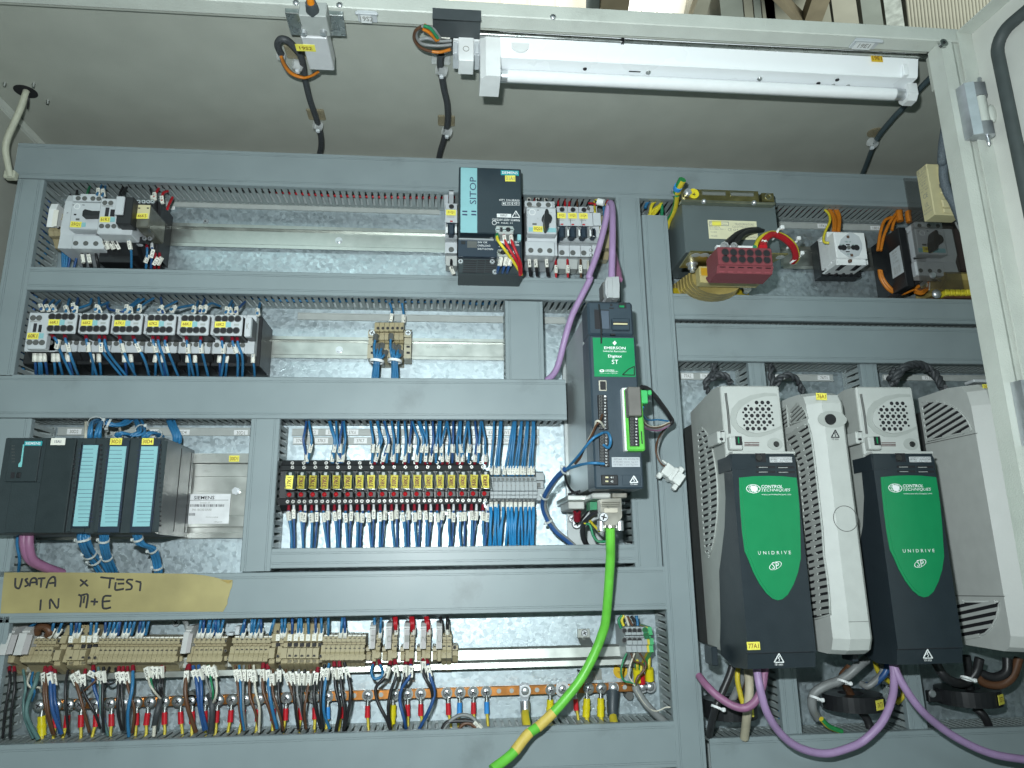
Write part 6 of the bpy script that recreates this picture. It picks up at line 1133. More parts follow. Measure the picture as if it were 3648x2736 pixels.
# wires leaving the row below
LW = [('D2', blackw, .0035, None, 1, [(105, 630), (110, 800), (60, 1100), (30, 1420)]), ('D2', blackw, .0035, None, 1, [(160, 630), (165, 850), (130, 1100), (110, 1420)]), ('D2', M('sea_green_wire', (.08, .16, .155), .5), .0058, '', 0, [(430, 690), (400, 800), (320, 1000), (305, 1180), (430, 1430)]), ('D2', whitew, .0030, None, 0, [(340, 690), (308, 790), (350, 850), (440, 850), (462, 900)]), ('D2', MATS['sea_green_wire'], .0034, '', 0, [(260, 650), (290, 850), (265, 1000), (280, 1200), (370, 1420)]), ('D2', bluew, .003, None, 0, [(370, 680), (350, 800), (390, 900), (360, 1000)]),
      ('D2', brownw, .0040, '10', 1, [(510, 630), (495, 900), (525, 1130), (590, 1370)]), ('D2', brownw, .0040, None, 1, [(530, 650), (520, 900), (548, 1150), (610, 1380)]), ('D2', blued, .0050, '11', 1, [(566, 630), (575, 930), (600, 1130), (695, 1370)]), ('D2', blued, .0050, '12', 1, [(612, 650), (612, 950), (640, 1100), (675, 1360)]), ('D2', blackw, .0036, None, 0, [(765, 660), (735, 850), (745, 1100), (770, 1380)]), ('D2', brownw, .0042, '30', 0, [(815, 660), (880, 880), (950, 1130), (1005, 1350)]), ('D2', greyw, .0030, '31', 0, [(880, 660), (890, 830), (900, 920), (960, 1150)]), ('D2', blackw, .0036, '32', 1, [(960, 660), (935, 880), (1060, 1120), (1130, 1310)]), ('D2', brownw, .0028, '33', 0, [(1020, 680), (1080, 760), (980, 860), (890, 930)]),
      ('D2', blued, .0046, None, 1, [(1050, 620), (1055, 830), (1110, 1000), (1160, 1200), (1200, 1350)]), ('D2', MATS['sea_green_wire'], .0036, '40', 0, [(1105, 620), (1128, 850), (1135, 1100), (1215, 1390)]), ('D2', blackw, .0040, '41', 0, [(1165, 620), (1155, 900), (1155, 1150), (1170, 1350)]), ('D2', blackw, .0030, '', 0, [(1232, 620), (1185, 740), (1235, 812), (1300, 770), (1300, 630)]), ('D2', blackw, .0040, '50', 1, [(1338, 630), (1330, 900), (1325, 1120), (1370, 1330)]), ('D2', blackw, .0040, '51', 1, [(1385, 630), (1370, 900), (1390, 1150), (1395, 1330)]), ('D2', brownw, .0036, '52', 1, [(1436, 630), (1440, 850), (1510, 1080), (1490, 1360)]), ('D2', bluew, .0046, None, 1, [(1495, 620), (1490, 850), (1440, 1130), (1450, 1400)]),
      ('D2', whitew, .0030, '60', 0, [(1660, 620), (1680, 800), (1740, 900), (1815, 985)]), ('D2', greenw, .0030, '61', 0, [(1715, 620), (1700, 780), (1745, 900), (1812, 975)]), ('D2', blackw, .0030, '62', 0, [(1770, 620), (1735, 800), (1770, 900), (1815, 970)]), ('D2', blackw, .0032, '63', 1, [(1820, 620), (1795, 850), (1815, 960)]), ('D2', blackw, .0032, None, 1, [(1845, 630), (1825, 850), (1820, 960)]), ('D2', sleeve_b, .0086, '', 0, [(1815, 950), (1770, 1120), (1738, 1290)]), ('D2', whitew, .0050, '', 0, [(1738, 1280), (1730, 1400)]), ('D2', brownw, .0062, '70', 1, [(2125, 610), (2085, 850), (2115, 1080), (2205, 1350)]),
      ('D3', blued, .0052, '70 02', 0, [(120, 610), (165, 830), (188, 1050), (245, 1330)]), ('D3', blued, .0052, '70 03', 0, [(182, 600), (212, 850), (215, 1080), (270, 1320)]), ('D3', greyw, .0032, 'C.24', 0, [(238, 600), (275, 800), (310, 900), (330, 1000)]), ('D3', greenw, .0030, 'C.03', 0, [(288, 600), (330, 820), (345, 920), (335, 1010)]), ('D3', whitew, .0034, '70 04', 0, [(352, 600), (385, 830), (372, 960), (335, 1040)]), ('D3', sleeve_b, .0084, '', 0, [(300, 930), (335, 1080), (320, 1340)]), ('D3', brownw, .0034, 'C.04', 0, [(594, 600), (625, 880), (640, 1100), (680, 1330)]), ('D3', bluew, .0034, '70 05', 0, [(638, 600), (655, 880), (660, 1100), (695, 1330)]), ('D3', greyw, .0036, 'C.21', 0, [(692, 600), (680, 880), (685, 1100), (706, 1320)]), ('D3', brownw, .0040, 'C.24', 0, [(755, 595), (755, 920), (820, 1130), (862, 1310)]), ('D3', whitew, .0036, '40 10', 0, [(802, 600), (820, 880), (866, 1080), (860, 1350)]),
      ('D3', brownw, .0048, 'C.24', 1, [(910, 590), (908, 880), (975, 1080), (1045, 1320)]), ('D3', bluew, .0048, '40.05', 1, [(958, 605), (975, 880), (1010, 1090), (1065, 1310)]), ('D3', brownw, .0036, '63.14', 0, [(1018, 650), (1015, 900), (1090, 1150), (1135, 1330)]), ('D3', blackw, .0040, 'C.23', 0, [(1100, 600), (1080, 900), (1108, 1130), (1120, 1340)]), ('D3', brownw, .0038, '63.02', 0, [(1160, 650), (1225, 880), (1280, 1100), (1305, 1320)]), ('D3', blackw, .0036, '63.04', 0, [(1240, 650), (1252, 880), (1270, 1100), (1300, 1310)]), ('D3', greyw, .0036, '63.06', 0, [(1312, 650), (1290, 900), (1340, 1120), (1395, 1320)]), ('D3', blackw, .0036, '63.10', 0, [(1378, 650), (1335, 920), (1350, 1110), (1385, 1310)]), ('D3', brownw, .0038, '63.12', 0, [(1448, 650), (1395, 950), (1372, 1130), (1392, 1310)]), ('D3', blackw, .0046, '68.00', 1, [(1524, 640), (1480, 900), (1500, 1080), (1555, 1310)]),
      ('D3', blackw, .0046, 'C.23', 0, [(1600, 590), (1555, 880), (1560, 1080), (1575, 1310)]), ('D3', bluew, .0042, 'C.23', 0, [(1650, 580), (1600, 850), (1592, 1120), (1655, 1310)]), ('D3', blackw, .0046, 'C.03', 1, [(1708, 570), (1725, 850), (1770, 1080), (1722, 1360)]), ('D3', blackw, .0046, 'C.24', 1, [(1766, 570), (1795, 900), (1830, 1130), (1815, 1340)]), ('D3', blackw, .0048, '68.01', 0, [(1822, 570), (1888, 850), (1880, 1050), (1825, 1300)]),
      ('D4', bluew, .0040, '', 2, [(104, 558), (72, 660), (98, 745), (160, 745), (200, 690), (160, 558)]), ('D4', blackw, .0050, '20.01', 1, [(290, 556), (235, 720), (125, 850), (140, 1000), (240, 1200), (282, 1310)]), ('D4', blackw, .0048, 'A.19', 1, [(338, 556), (352, 720), (290, 900), (262, 1100), (285, 1320)]), ('D4', blackw, .0046, '20.02', 1, [(462, 552), (450, 720), (412, 870), (412, 1000), (450, 1150), (440, 1300)]), ('D4', blued, .0048, 'A.19', 1, [(515, 550), (505, 720), (420, 850), (392, 1000), (440, 1200), (462, 1310)]), ('D4', blackw, .0046, '20.03', 1, [(655, 548), (665, 710), (745, 860), (768, 1000)]), ('D4', blued, .0050, 'A.19', 1, [(698, 548), (735, 720), (782, 900), (735, 1080), (605, 1330)])]
pc = {}; SLV[:] = [.0150, .0062, .45]
for i, (k, m, rr, tg_, fe, pts) in enumerate(LW):
    fr(k); n = len(pts); P = [Q(x, y, .052+(.012 if 0 < j < n-1 else 0)+.004*(i % 3)) for j, (x, y) in enumerate(pts)]
    cn_ = m.name.replace('_wire', '').replace('_', ' ').replace('sleeving', 'sleeved'); c_ = pc.get(cn_, 0); pc[cn_] = c_+1
    wire(P, rr*.78, m, '%s %s %s from the left hanging below the beige row' % (ordw(c_), cn_, 'cable' if rr > .008 else 'wire'), 'wires below the beige row', tg_ or None, .16 if n > 2 else .5, ferr_r if fe else None, 2 if fe == 2 else 0, fl=.008) if tg_ != '' or rr < .02 else None
fr('D4')
for m, lb, pts, tg_ in ((greyw, 'grey loose wire arching out of the bottom duct', [(880, 1330), (950, 1235), (1080, 1160), (1210, 1190), (1310, 1330)], None), (blackw, 'black loose wire with a white marker arching out of the bottom duct', [(868, 1320), (930, 1240), (1090, 1228), (1225, 1240), (1320, 1340)], '20 06'), (brownw, 'brown loose wire arching low over the bottom duct', [(1045, 1340), (1105, 1265), (1190, 1258), (1295, 1345)], None)):
    wire([Q(x, y, .066) for x, y in pts], .0042, m, lb, 'loose wires on the bottom duct', tg_, .86)
SLV[:] = [.0132, .0050, .9]
# ------------------------------------------------------------------ copper earth bar
fr('V'); bar = root('copper_bar', 'long copper earth bar with a row of screws, below the beige terminals', 'earth bar', Q(747, 1514, .02)); lo, hi = qb(80, 1492.5, 1417, 1513.5, .0215, .0165)
O('bar', G().box(lo, hi, .0006), copper, bar); zc = (lo[2]+hi[2])/2
for k, xs_ in (('D3', (1935,)), ('D4', (182, 1508, 1652, 1938)), ('D5', (925,))):
    fr(k)
    for x in xs_: p = Q(x, 900, .0216); p.z = zc; g = G(); g.cyl(p+Vector((0, .0003, 0)), p+Vector((0, -.0004, 0)), .0032, 12); g.c = 1; g.ring(p, (0, -1, 0), .0032, .0042, .0004, 12); O('bar_hole', g, [mgrey, MATS['copper']], bar)
for x in (410, 1360): fr('V'); p = Q(x, 1503, .016); O('standoff', G().cyl(p, p+Vector((0, .016, 0)), .006, 10), dgrey, bar)
def etube(P, r):
    g = G().tube(P, r, 8, 1); n = (len(P)-1)*8; g.mi = [1 if (i < n and i % 8 in (1, 2, 3)) else 0 for i in range(len(g.f))]; return g
egreen = M('earth_green', (.02, .22, .06), .45); eyel = M('earth_yellow', (.56, .45, .03), .45)
LUG = [('D2', 455, 'y', 480, 1), ('D2', 650, 'r', 640, 0), ('D2', 790, 'r', 770, 0), ('D2', 915, 'r', 922, 0), ('D2', 1085, 'r', 1090, 0), ('D2', 1250, 'r', 1262, 0), ('D2', 1402, 's', 0, 0), ('D2', 1550, 'r', 1545, 0), ('D2', 1700, 'r', 1668, 0), ('D2', 1855, 'r', 1858, 0), ('D2', 2010, 'r', 2035, 0), ('D2', 2158, 'r', 2168, 0),
       ('D3', 105, 'r', 112, 0), ('D3', 255, 'r', 258, 0), ('D3', 412, 'r', 394, 0), ('D3', 565, 'r', 550, 0), ('D3', 715, 'r', 690, 0), ('D3', 870, 'r', 855, 0), ('D3', 1030, 'r', 1024, 0), ('D3', 1175, 'r', 1166, 0), ('D3', 1325, 'r', 1332, 0), ('D3', 1480, 'r', 1490, 0), ('D3', 1635, 'b', 1636, 0), ('D3', 1785, 'r', 1786, 0), ('D3', 2085, 'r', 2084, 0),
       ('D4', 335, 'y', 316, 0), ('D4', 480, 'r', 482, 0), ('D4', 627, 'r', 628, 0), ('D4', 922, 'r', 936, 0), ('D4', 1072, 'b', 1066, 0), ('D4', 1218, 'r', 1221, 0), ('D4', 1366, 'b', 1370, 0), ('D4', 2090, 'y', 2086, 0), ('D5', 292, 's', 0, 0), ('D5', 405, 'r', 425, 0), ('D5', 555, 'y', 540, 0), ('D5', 683, 'y', 680, 0)]
cnt = {}
for k, x, c, xe, _ in LUG:
    fr(k); y0 = 975 if k == 'D2' else (960 if k == 'D3' else (905 if k == 'D4' else 855)); p = Q(x, y0, .022); p.z = zc
    g = G(); R_ = .0068; g.cyl(p, p+Vector((0, -.0012, 0)), R_*1.08, 16); g.sphere(p+Vector((0, -.0012, 0)), R_*.92, 14, 6, (1, .45, 1))
    if c == 's': g.cyl(p, p+Vector((0, -.0010, 0)), R_*1.5, 18)
    q = p+Vector((0, -.0012-R_*.43, 0)); a = rnd.uniform(0, 3); g.c = 1
    for t in (a, a+math.pi/2): u = Vector((math.cos(t), 0, math.sin(t)))*R_*.5; v = Vector((-math.sin(t), 0, math.cos(t)))*R_*.1; g.prism([q-u-v, q+u-v, q+u+v, q-u+v], (0, .0012, 0))
    O('bar_screw', g, [chrome, hole], bar)
    if c == 's': continue
    nmc = dict(r='red', y='yellow', b='blue')[c]; cnt[c] = cnt.get(c, 0)+1; mt = dict(r=M('red_sleeve', (.50, .012, .022), .35), y=M('yellow_sleeve', (.66, .56, .01), .35), b=ferr_b)[c]; L_ = .0150 if c != 'y' else .024
    e = Q(xe, y0+100, .026); e.z = zc-.0125; dr = Vector((e.x-p.x, 0, -.014)).normalized(); b2 = e+Vector((dr.x*L_*.4, 0, -L_)); rr = .0034 if c != 'y' else .0048
    wp = [b2+Vector((0, -.001, .004)), b2+Vector((dr.x*.006+rnd.uniform(-.003, .003), -.004, -.016)), b2+Vector((dr.x*.02+rnd.uniform(-.008, .008), -.016, -.045))]; P = spline(wp, 4)
    o = O('earth_wire', etube(P, .0019 if c != 'y' else .0030), [eyel, egreen], None, 'earth wire with %s sleeve, %s %s one from the left on the copper bar' % (nmc, ordw(cnt[c]-1), nmc), 'earth wire', 'earth wires on the copper bar')
    g = G(); g.ring(p+Vector((0, -.0012, 0)), (0, -1, 0), R_*.5, R_*1.15, .0009, 16); g.cyl(e+Vector((0, 0, .007)), e, .0024, 8, .0030); O('ring_lug', g, steel, o); g = G(); g.cyl(e, b2, rr, 12, rr*1.1)
    if c == 'y': m_ = (e+b2)/2; g.cyl(m_+Vector((0, 0, .002)), m_+Vector((0, 0, -.002)), rr*1.18, 12)
    O('sleeve', g, mt, o)
# big bare lug and heat-shrunk lug
fr('D4'); p = Q(1800, 890, .022); p.z = zc; L = [Q(x, y, .026) for x, y in ((1740, 812), (1760, 800), (1835, 800), (1852, 815), (1852, 930), (1845, 970), (1832, 1010), (1775, 1010), (1752, 970), (1738, 930))]
P = spline([Q(1806, 1120, .032), Q(1812, 1200, .045), Q(1835, 1330, .06)], 4); o = O('earth_wire', etube(P, .0062), [eyel, egreen], None, 'thick earth wire with a big bare tinned lug on the copper bar', 'earth wire', 'earth wires on the copper bar')
g = G(); g.prism(L, (0, .003, 0)); g.cyl(Q(1803, 1005, .029), Q(1806, 1135, .032), .0070, 16); O('bare_lug', g, casting, o); g = G(); q = p+Vector((0, -.004, 0)); g.ring(q, (0, -1, 0), .004, .0082, .001, 18); g.sphere(q, .0062, 14, 6, (1, .5, 1)); O('bar_screw', g, chrome, bar)
fr('D5'); p = Q(805, 850, .022); p.z = zc; P = spline([Q(800, 1120, .035), Q(808, 1160, .045), Q(822, 1230, .06)], 4); o = O('earth_wire', etube(P, .0060), [eyel, egreen], None, 'thick earth wire in black heat-shrink at the right of the copper bar', 'earth wire', 'earth wires on the copper bar')
O('flat_lug', G().prism([Q(x, y, .026) for x, y in ((762, 805), (838, 800), (840, 895), (762, 898))], (0, .003, 0)), casting, o); O('heat_shrink', G().tube([Q(802, 890, .028), Q(801, 960, .032), Q(798, 1060, .036), Q(800, 1140, .038)], lambda t: .0096-.0024*t, 14, 3), M('heat_shrink', (.032, .045, .055), .5), o); q = p+Vector((0, -.004, 0)); g = G(); g.sphere(q, .0064, 14, 6, (1, .5, 1)); g.cyl(q+Vector((0, .001, 0)), q, .0075, 16); O('bar_screw', g, chrome, bar)
for x, c, ya, yb, mt in ((1048, 'yellow', 660, 790, MATS['yellow_sleeve']), (1090, 'red', 720, 805, MATS['red_sleeve']), (1168, 'yellow', 655, 775, MATS['yellow_sleeve'])):
    o = O('earth_wire', etube(spline([Q(x-4, ya, .034), Q(x-4, ya-40, .038), Q(x-2, ya-110, .035)], 3), .0030), [eyel, egreen], None, dict(((1048, 'upright earth wire with yellow sleeve behind the red one, under the grey terminal block'), (1090, 'upright earth wire with red sleeve under the grey terminal block'), (1168, 'upright earth wire with yellow sleeve at the very end of the copper bar')))[x], 'earth wire', 'earth wires on the copper bar')
    O('sleeve', G().cyl(Q(x, ya, .034), Q(x+6, yb, .03), .0062 if c == 'yellow' else .0050, 12), mt, o); q = Q(x+8, 840, .0225); q.z = zc; g = G(); g.cyl(Q(x+6, yb, .03), q+Vector((0, -.003, .004)), .0026, 8); g.cyl(q+Vector((0, .001, 0)), q+Vector((0, -.002, 0)), .0082, 16); g.sphere(q+Vector((0, -.002, 0)), .0062, 14, 6, (1, .5, 1)); O('ring_lug', g, chrome, o)
# grey terminal block with earth terminal
xs = [890, 948, 998, 1046, 1096]; GP = [(226, .045), (236, .062), (318, .066), (330, .056), (342, .056), (352, .068), (416, .070), (426, .064), (492, .066), (502, .058), (560, .040), (640, .02)]
gr = profile_terms('D5', xs, GP, 'grey terminal block with a green and yellow end, right of the green cable', 'terminal strips', tgrey, wells=((275, .0645), (370, .0685)), sq=(), side=dgrey, wr=.0038)
fr('D5')
for a, b, m in ((1096, 1118, eyel), (1118, 1158, M('earth_block_green', (.06, .36, .14), .45))): slope(gr, 'earth_terminal', m, a, b, GP)
well(gr, [(1128, 268), (1138, 315), (1150, 360)], .068, .0042, greenw, M('deep_green', (.01, .10, .03), .5)); fr('D5'); p = Q(878, 680, .0006); g = G(); g.cyl(p+Vector((0, .0005, 0)), p, .0105, 24); st = O('earth_sticker', g, M('amber_yellow', (.62, .40, .01), .5), cab)
for x0, y0, x1, y1 in ((875, 650, 881, 690), (850, 687, 906, 692), (862, 699, 894, 703), (870, 709, 886, 713)): B(st, 'earth_mark', ink, x0, y0, x1, y1, .0008, .0006, 0)
for i, (m, pts, rr) in enumerate(((greenw, [(895, 120), (860, 170), (885, 250)], .0034), (yelw, [(915, 120), (892, 170), (912, 225)], .0034), (whitew, [(928, 120), (945, 170), (962, 222)], .0030), (brownw, [(950, 130), (975, 180), (1000, 222)], .0030), (blackw, [(985, 130), (1020, 170), (1030, 218)], .0036), (bluew, [(1038, 122), (1048, 170), (1052, 222)], .0036))):
    wire([Q(x, y, .05) for x, y in pts], rr, m, ['green', 'yellow', 'white', 'brown', 'black', 'blue'][i]+' wire dropping onto the grey terminal block with the green end', 'wires of the grey terminal block')
for i, (m, pts) in enumerate(((greenw, [(942, 500), (900, 600), (885, 700), (915, 780), (1000, 800), (1035, 830)]), (whitew, [(1022, 500), (975, 630), (965, 730), (1000, 790), (1030, 840)]), (brownw, [(985, 500), (1020, 580), (1100, 610), (1108, 670), (1050, 760), (1030, 840)]), (brownw, [(1072, 500), (1135, 600), (1110, 690), (1050, 740), (1028, 830)]))):
    wire([Q(x, y, .066) for x, y in pts], .0022, m, ['thin green wire under the grey terminal block', 'thin cream wire under the grey terminal block', 'thin brown wire under the grey terminal block, left one', 'thin brown wire under the grey terminal block, looping to the right'][i], 'wires of the grey terminal block')
o = O('cable', G().tube([Q(1028, 830, .066), Q(1050, 890, .066), Q(1150, 1030, .066), Q(1240, 1120, .064), Q(1345, 1210, .058)], .0052, 9, 5), greyw, None, 'grey cable slanting down from the grey terminal block into the duct corner', 'cable')
wire([Q(1035, 870, .07), Q(1100, 980, .07), Q(1180, 1065, .07), Q(1250, 1085, .07), Q(1330, 1050, .072), Q(1385, 1045, .074)], .0016, whitew, 'stray white wire with a bare black end by the duct corner', 'wires of the grey terminal block')
# ------------------------------------------------------------------ big transformer
fr('B4'); tr = root('transformer', 'large grey control transformer with a maroon terminal block in front', 'transformer', Q(950, 1430, .05)); dX = .115
mtrf = M('transformer_steel', (.125, .155, .16), .42, .3, var=.08, scale=12)
lo, hi = qb(430, 385, 1490, 985, dX, .012); O('core_shell', G().box((lo[0], lo[1], lo[2]+.004), hi, .001), mtrf, tr)
lo, hi = qb(402, 240, 1275, 375, dX+.002, dX-.001); O('top_bracket', G().box(lo, hi, .0008), brasszinc, tr); O('bracket_edge', G().qbox(402, 362, 1462, 388, dX+.012, dX, .0008), M('zinc_edge', (.55, .54, .42), .3, 1), tr)
B(tr, 'bracket_ear', brasszinc, 1308, 275, 1448, 372, dX+.006, dX-.004); p = Q(1380, 318, dX+.006); O('ear_hole', G().ring(p, (0, -1, 0), .0035, .0055, .0006, 16), M('zinc_edge', ()) if 0 else MATS['zinc_edge'], tr)
for x0, x1 in ((632, 905), (952, 1222)): o = B(tr, 'bracket_slot', MATS['zinc_edge'], x0, 250+(x0-632)*.03, x1, 304+(x0-632)*.03, dX+.0026, dX, .0004); B(o, 'opening', M('slot_grey', (.16, .17, .16), .5), x0+10, 268+(x0-632)*.03, x1-8, 298+(x0-632)*.03, dX+.003, dX+.002, 0)
fr('B4'); g = G(); p = Q(540, 284, dX+.0024); g.cyl(p, p+Vector((0, -.0006, 0)), .0085, 24); st = O('earth_sticker', g, M('bright_yellow', (.70, .58, .02), .5), tr)
for x0, y0, x1, y1 in ((528, 288, 566, 293), (550, 272, 555, 310), (540, 280, 545, 302), (530, 284, 535, 298)): B(st, 'earth_mark', ink, x0, y0, x1, y1, dX+.0034, dX+.003, 0)
for x, y in ((465, 285), (325, 278)):
    p = Q(x, y, dX+.004); g = G(); g.cyl(p, p+Vector((0, -.006, 0)), .0062, 6); g.cyl(p+Vector((0, -.005, 0)), p+Vector((0, -.010, 0)), .0034, 10); O('nut', g, chrome, tr)
for x, y in ((655, 372), (1220, 388)): p = Q(x, y, dX+.012); g = G(); g.sphere(p, .0042, 12, 6); O('rivet', g, chrome, tr)
pl_ = B(tr, 'name_plate', M('plate_paper', (.66, .64, .44), .5, var=.06), 708, 588, 1256, 796, dX+.0006, dX, 0)
for s, a, b, c, e in (('TRASFORMATORE', 1002, 618, 1215, 642), ('Cod.DITM01250-11001', 975, 648, 1230, 670), ('EN 60076', 720, 650, 838, 666), ('N.1/19821 PH= 1', 722, 676, 896, 692), ('CE', 928, 672, 970, 706), ('CI F', 986, 680, 1042, 702), ('V1:400', 730, 708, 800, 724), ('A1:3,3', 992, 714, 1060, 730), ('V2:230', 735, 750, 806, 768), ('50/60 Hz', 1145, 766, 1240, 782), ('Milano', 855, 620, 916, 634)): txt(s, pl_, a, b, c, e, dX+.0008, inkg)
B(pl_, 'tag', yellow, 750, 590, 850, 648, dX+.0011, dX+.0006, 0); txt('C', pl_, 726, 604, 746, 630, dX+.0008, inkg); fr('B4'); g = G(); A_ = [Q(x, y, dX+.0008) for x, y in ((716, 600), (932, 604), (932, 645), (716, 641))]
for a, b in zip(A_, A_[1:]+A_[:1]): g.tube([a, b], .0005, 4, 1)
O('box_rule', g, inkg, pl_)
# shelf bracket that carries the terminal block
zs_ = Q(1050, 955, .165).z; A_ = [Q(505, 945, .165), Q(1605, 967, .165), Qz(1330, 1120, zs_), Qz(380, 1120, zs_)]
for p in A_: p.z = zs_
O('shelf', G().prism(A_, (0, 0, .0022)), brasszinc, tr)
for x, y in ((565, 975), (660, 975), (745, 985), (1515, 1000)): p = Qz(x, y, zs_-.0004); g = G(); g.cyl(p, p+Vector((0, 0, -.0004)), .0065, 14); O('shelf_slot', g, mgrey, tr)
for x, y in ((520, 1075),): p = Qz(x, y, zs_); g = G(); g.cyl(p, p+Vector((0, 0, -.001)), .009, 16); g.cyl(p, p+Vector((0, 0, -.008)), .0065, 6); g.cyl(p, p+Vector((0, 0, -.013)), .0036, 10); O('nut', g, chrome, tr)
lo, hi = qb(440, 1085, 1165, 1425, .10, .03); cx = (lo[0]+hi[0])/2; hw = (hi[0]-lo[0])/2
for j in range(7):
    r0 = 1-.035*j; zt2 = zs_-.003; L = [(cx-hw*r0, zt2)]+[(cx+hw*r0*math.cos(t), zt2-(zt2-lo[2])*(.30+.70*math.sin(t-math.pi))) for t in [math.pi*(1+k/14) for k in range(15)]]+[(cx+hw*r0, zt2)]
    L = [(x, z if z < zt2 else zt2) for x, z in L]; O('winding_layer', G().prism([(x, -.052-.0085*j, z) for x, z in L], (0, .0079, 0)), winding, tr)
B(tr, 'coil_former', M('former_cream', (.45, .38, .17), .5), 610, 1105, 1290, 1290, .128, .110, .001); B(tr, 'former_mark', M('amber_paint', (.50, .28, .02), .4), 625, 1120, 700, 1205, .1285, .128, 0)
B(tr, 'foot', M('foot_yellow', (.50, .38, .02), .35, .6), 315, 1352, 1165, 1440, .06, .01, .001); p = Q(1122, 1375, .07); g = G(); g.cyl(p, p+Vector((0, -.008, 0)), .0072, 6); O('nut', g, steel, tr)
B(tr, 'paper_edge', white, 800, 868, 1240, 900, .166, .158, 0)
tb = dev('terminal_block', 'maroon twelve-screw terminal block on the transformer shelf', 'terminal block', 1110, 1250, .17)
lo, hi = qb(815, 888, 1428, 1088, .195, .150); zb2 = Q(1110, 1190, .185).z; zc2 = Q(1110, 1252, .17).z
O('upper_body', G().box(lo, hi, .0012), red_blk, tb); O('lower_body', G().prism([(lo[0]-.001, -.193, lo[2]-.0002), (lo[0]-.001, -.186, zb2), (lo[0]-.001, -.155, zc2), (lo[0]-.001, -.145, lo[2]-.0002)], (hi[0]-lo[0]+.002, 0, 0)), red_blk, tb); w6 = (hi[0]-lo[0])/6
for i in range(6):
    x0 = lo[0]+w6*i; y_ = -.1935; O('wire_cavity', G().prism([(x0+.0028, y_, lo[2]-.003), (x0+w6-.0028, y_, lo[2]-.003), (x0+w6-.0028, y_+.0045, zb2+.010), (x0+.0028, y_+.0045, zb2+.010)], (0, .002, 0)), hole, tb)
    O('divider_lip', G().prism([(x0+.003, y_+.003, zb2+.009), (x0+w6-.003, y_+.003, zb2+.009), (x0+w6-.003, y_+.0062, zb2+.001), (x0+.003, y_+.0062, zb2+.001)], (0, .002, 0)), M('maroon_light', (.27, .06, .075), .45), tb)
well(tb, [(896+93*i, 942+i*3) for i in range(6)]+[(901+93*i, 1022+i*2) for i in range(6)], .195, .0062, M('maroon_dark', (.12, .03, .035), .5), hole)
for i, (m, pts, rr) in enumerate(((blackw, [(875, 885), (960, 800), (1080, 718), (1250, 692), (1425, 712)], .0075), (blackw, [(985, 885), (1040, 800), (1120, 730), (1260, 700), (1400, 715)], .0060), (greenw, [(1228, 885), (1262, 810), (1320, 755), (1400, 728)], .0050), (yelw, [(1236, 880), (1270, 808), (1340, 748), (1440, 722), (1560, 760), (1660, 840), (1706, 930), (1712, 1010), (1680, 1055)], .0050), (redw, [(1300, 885), (1330, 800), (1420, 738), (1540, 770), (1650, 860), (1690, 940), (1695, 1010), (1660, 1058)], .0062), (redw, [(1340, 885), (1350, 810), (1430, 752), (1540, 790), (1635, 870), (1672, 945), (1678, 1010), (1650, 1058)], .0062))):
    fr('B4'); n = len(pts); wire([Q(x, y, .185-.085*j/(n-1)*(1 if i else 1.1)) for j, (x, y) in enumerate(pts)], rr, m, ['outer black wire arching over the maroon terminal block', 'inner black wire arching over the maroon terminal block', 'green wire arching over the maroon terminal block', 'yellow wire of the arch beside the maroon terminal block', 'outer red wire of the arch beside the maroon terminal block', 'inner red wire of the arch beside the maroon terminal block'][i], 'wires of the transformer', [None, None, None, None, '1 19', '1 20'][i], .06, clear if i < 2 else None, n=8)
fr('B4')
for x, y, t in ((1452, 735, .15), (1640, 855, .12), (1680, 1020, .105)):
    p = Q(x, y, t); g = G(); g.ring(p, Vector((.8, -.1, -.5)) if x < 1500 else Vector((.5, 0, -.8)), .0085, .0100, .003, 16); g.box(p+Vector((.006, -.010, .004)), p+Vector((.012, -.004, .010)), .001)
    O('cable_tie', g, white, None, dict(((1452, 'white tie at the top of the red and yellow wire arch'), (1640, 'white tie on the shoulder of the red and yellow wire arch'), (1680, 'white tie at the low end of the red and yellow wire arch')))[x], 'cable tie', 'white ties on the transformer wires')
fr('B4'); e_ = [Q(415, 125, .15), Q(380, 190, .14), Q(352, 270, .125)]; o = O('earth_wire', etube(spline(e_, 4), .0062), [egreen, eyel], None, 'green and yellow earth wire looped up over the transformer corner', 'earth wire', 'earth wires at the transformer'); O('blue_band', G().cyl(Q(372, 200, .139), Q(356, 232, .132), .0068, 12), ferr_b, o)
O('earth_wire', etube(spline([Q(350, 300, .12), Q(340, 400, .10), Q(310, 500, .08), Q(262, 590, .06), Q(235, 680, .05)], 4), .0044), [egreen, eyel], None, 'green and yellow earth wire running down the left of the transformer', 'earth wire', 'earth wires at the transformer')
fr('E0')
for i, (m, pts) in enumerate(((bluew, [(410, 470), (360, 540), (300, 620), (280, 680)]), (yelw, [(590, 470), (480, 540), (390, 640), (360, 820)]), (yelw, [(600, 540), (520, 640), (440, 700), (330, 820)]), (yelw, [(560, 600), (500, 700), (400, 820)]), (greenw, [(500, 530), (550, 600), (570, 700), (565, 820)]), (redw, [(420, 480), (480, 490), (520, 480)]))):
    wire([Q(x, y, .05) for x, y in pts], .0046, m, ['blue wire', 'upper yellow wire', 'middle yellow wire', 'lowest yellow wire', 'green wire', 'short red wire'][i]+' in the open top of the dividing duct', 'wires in the open duct top')
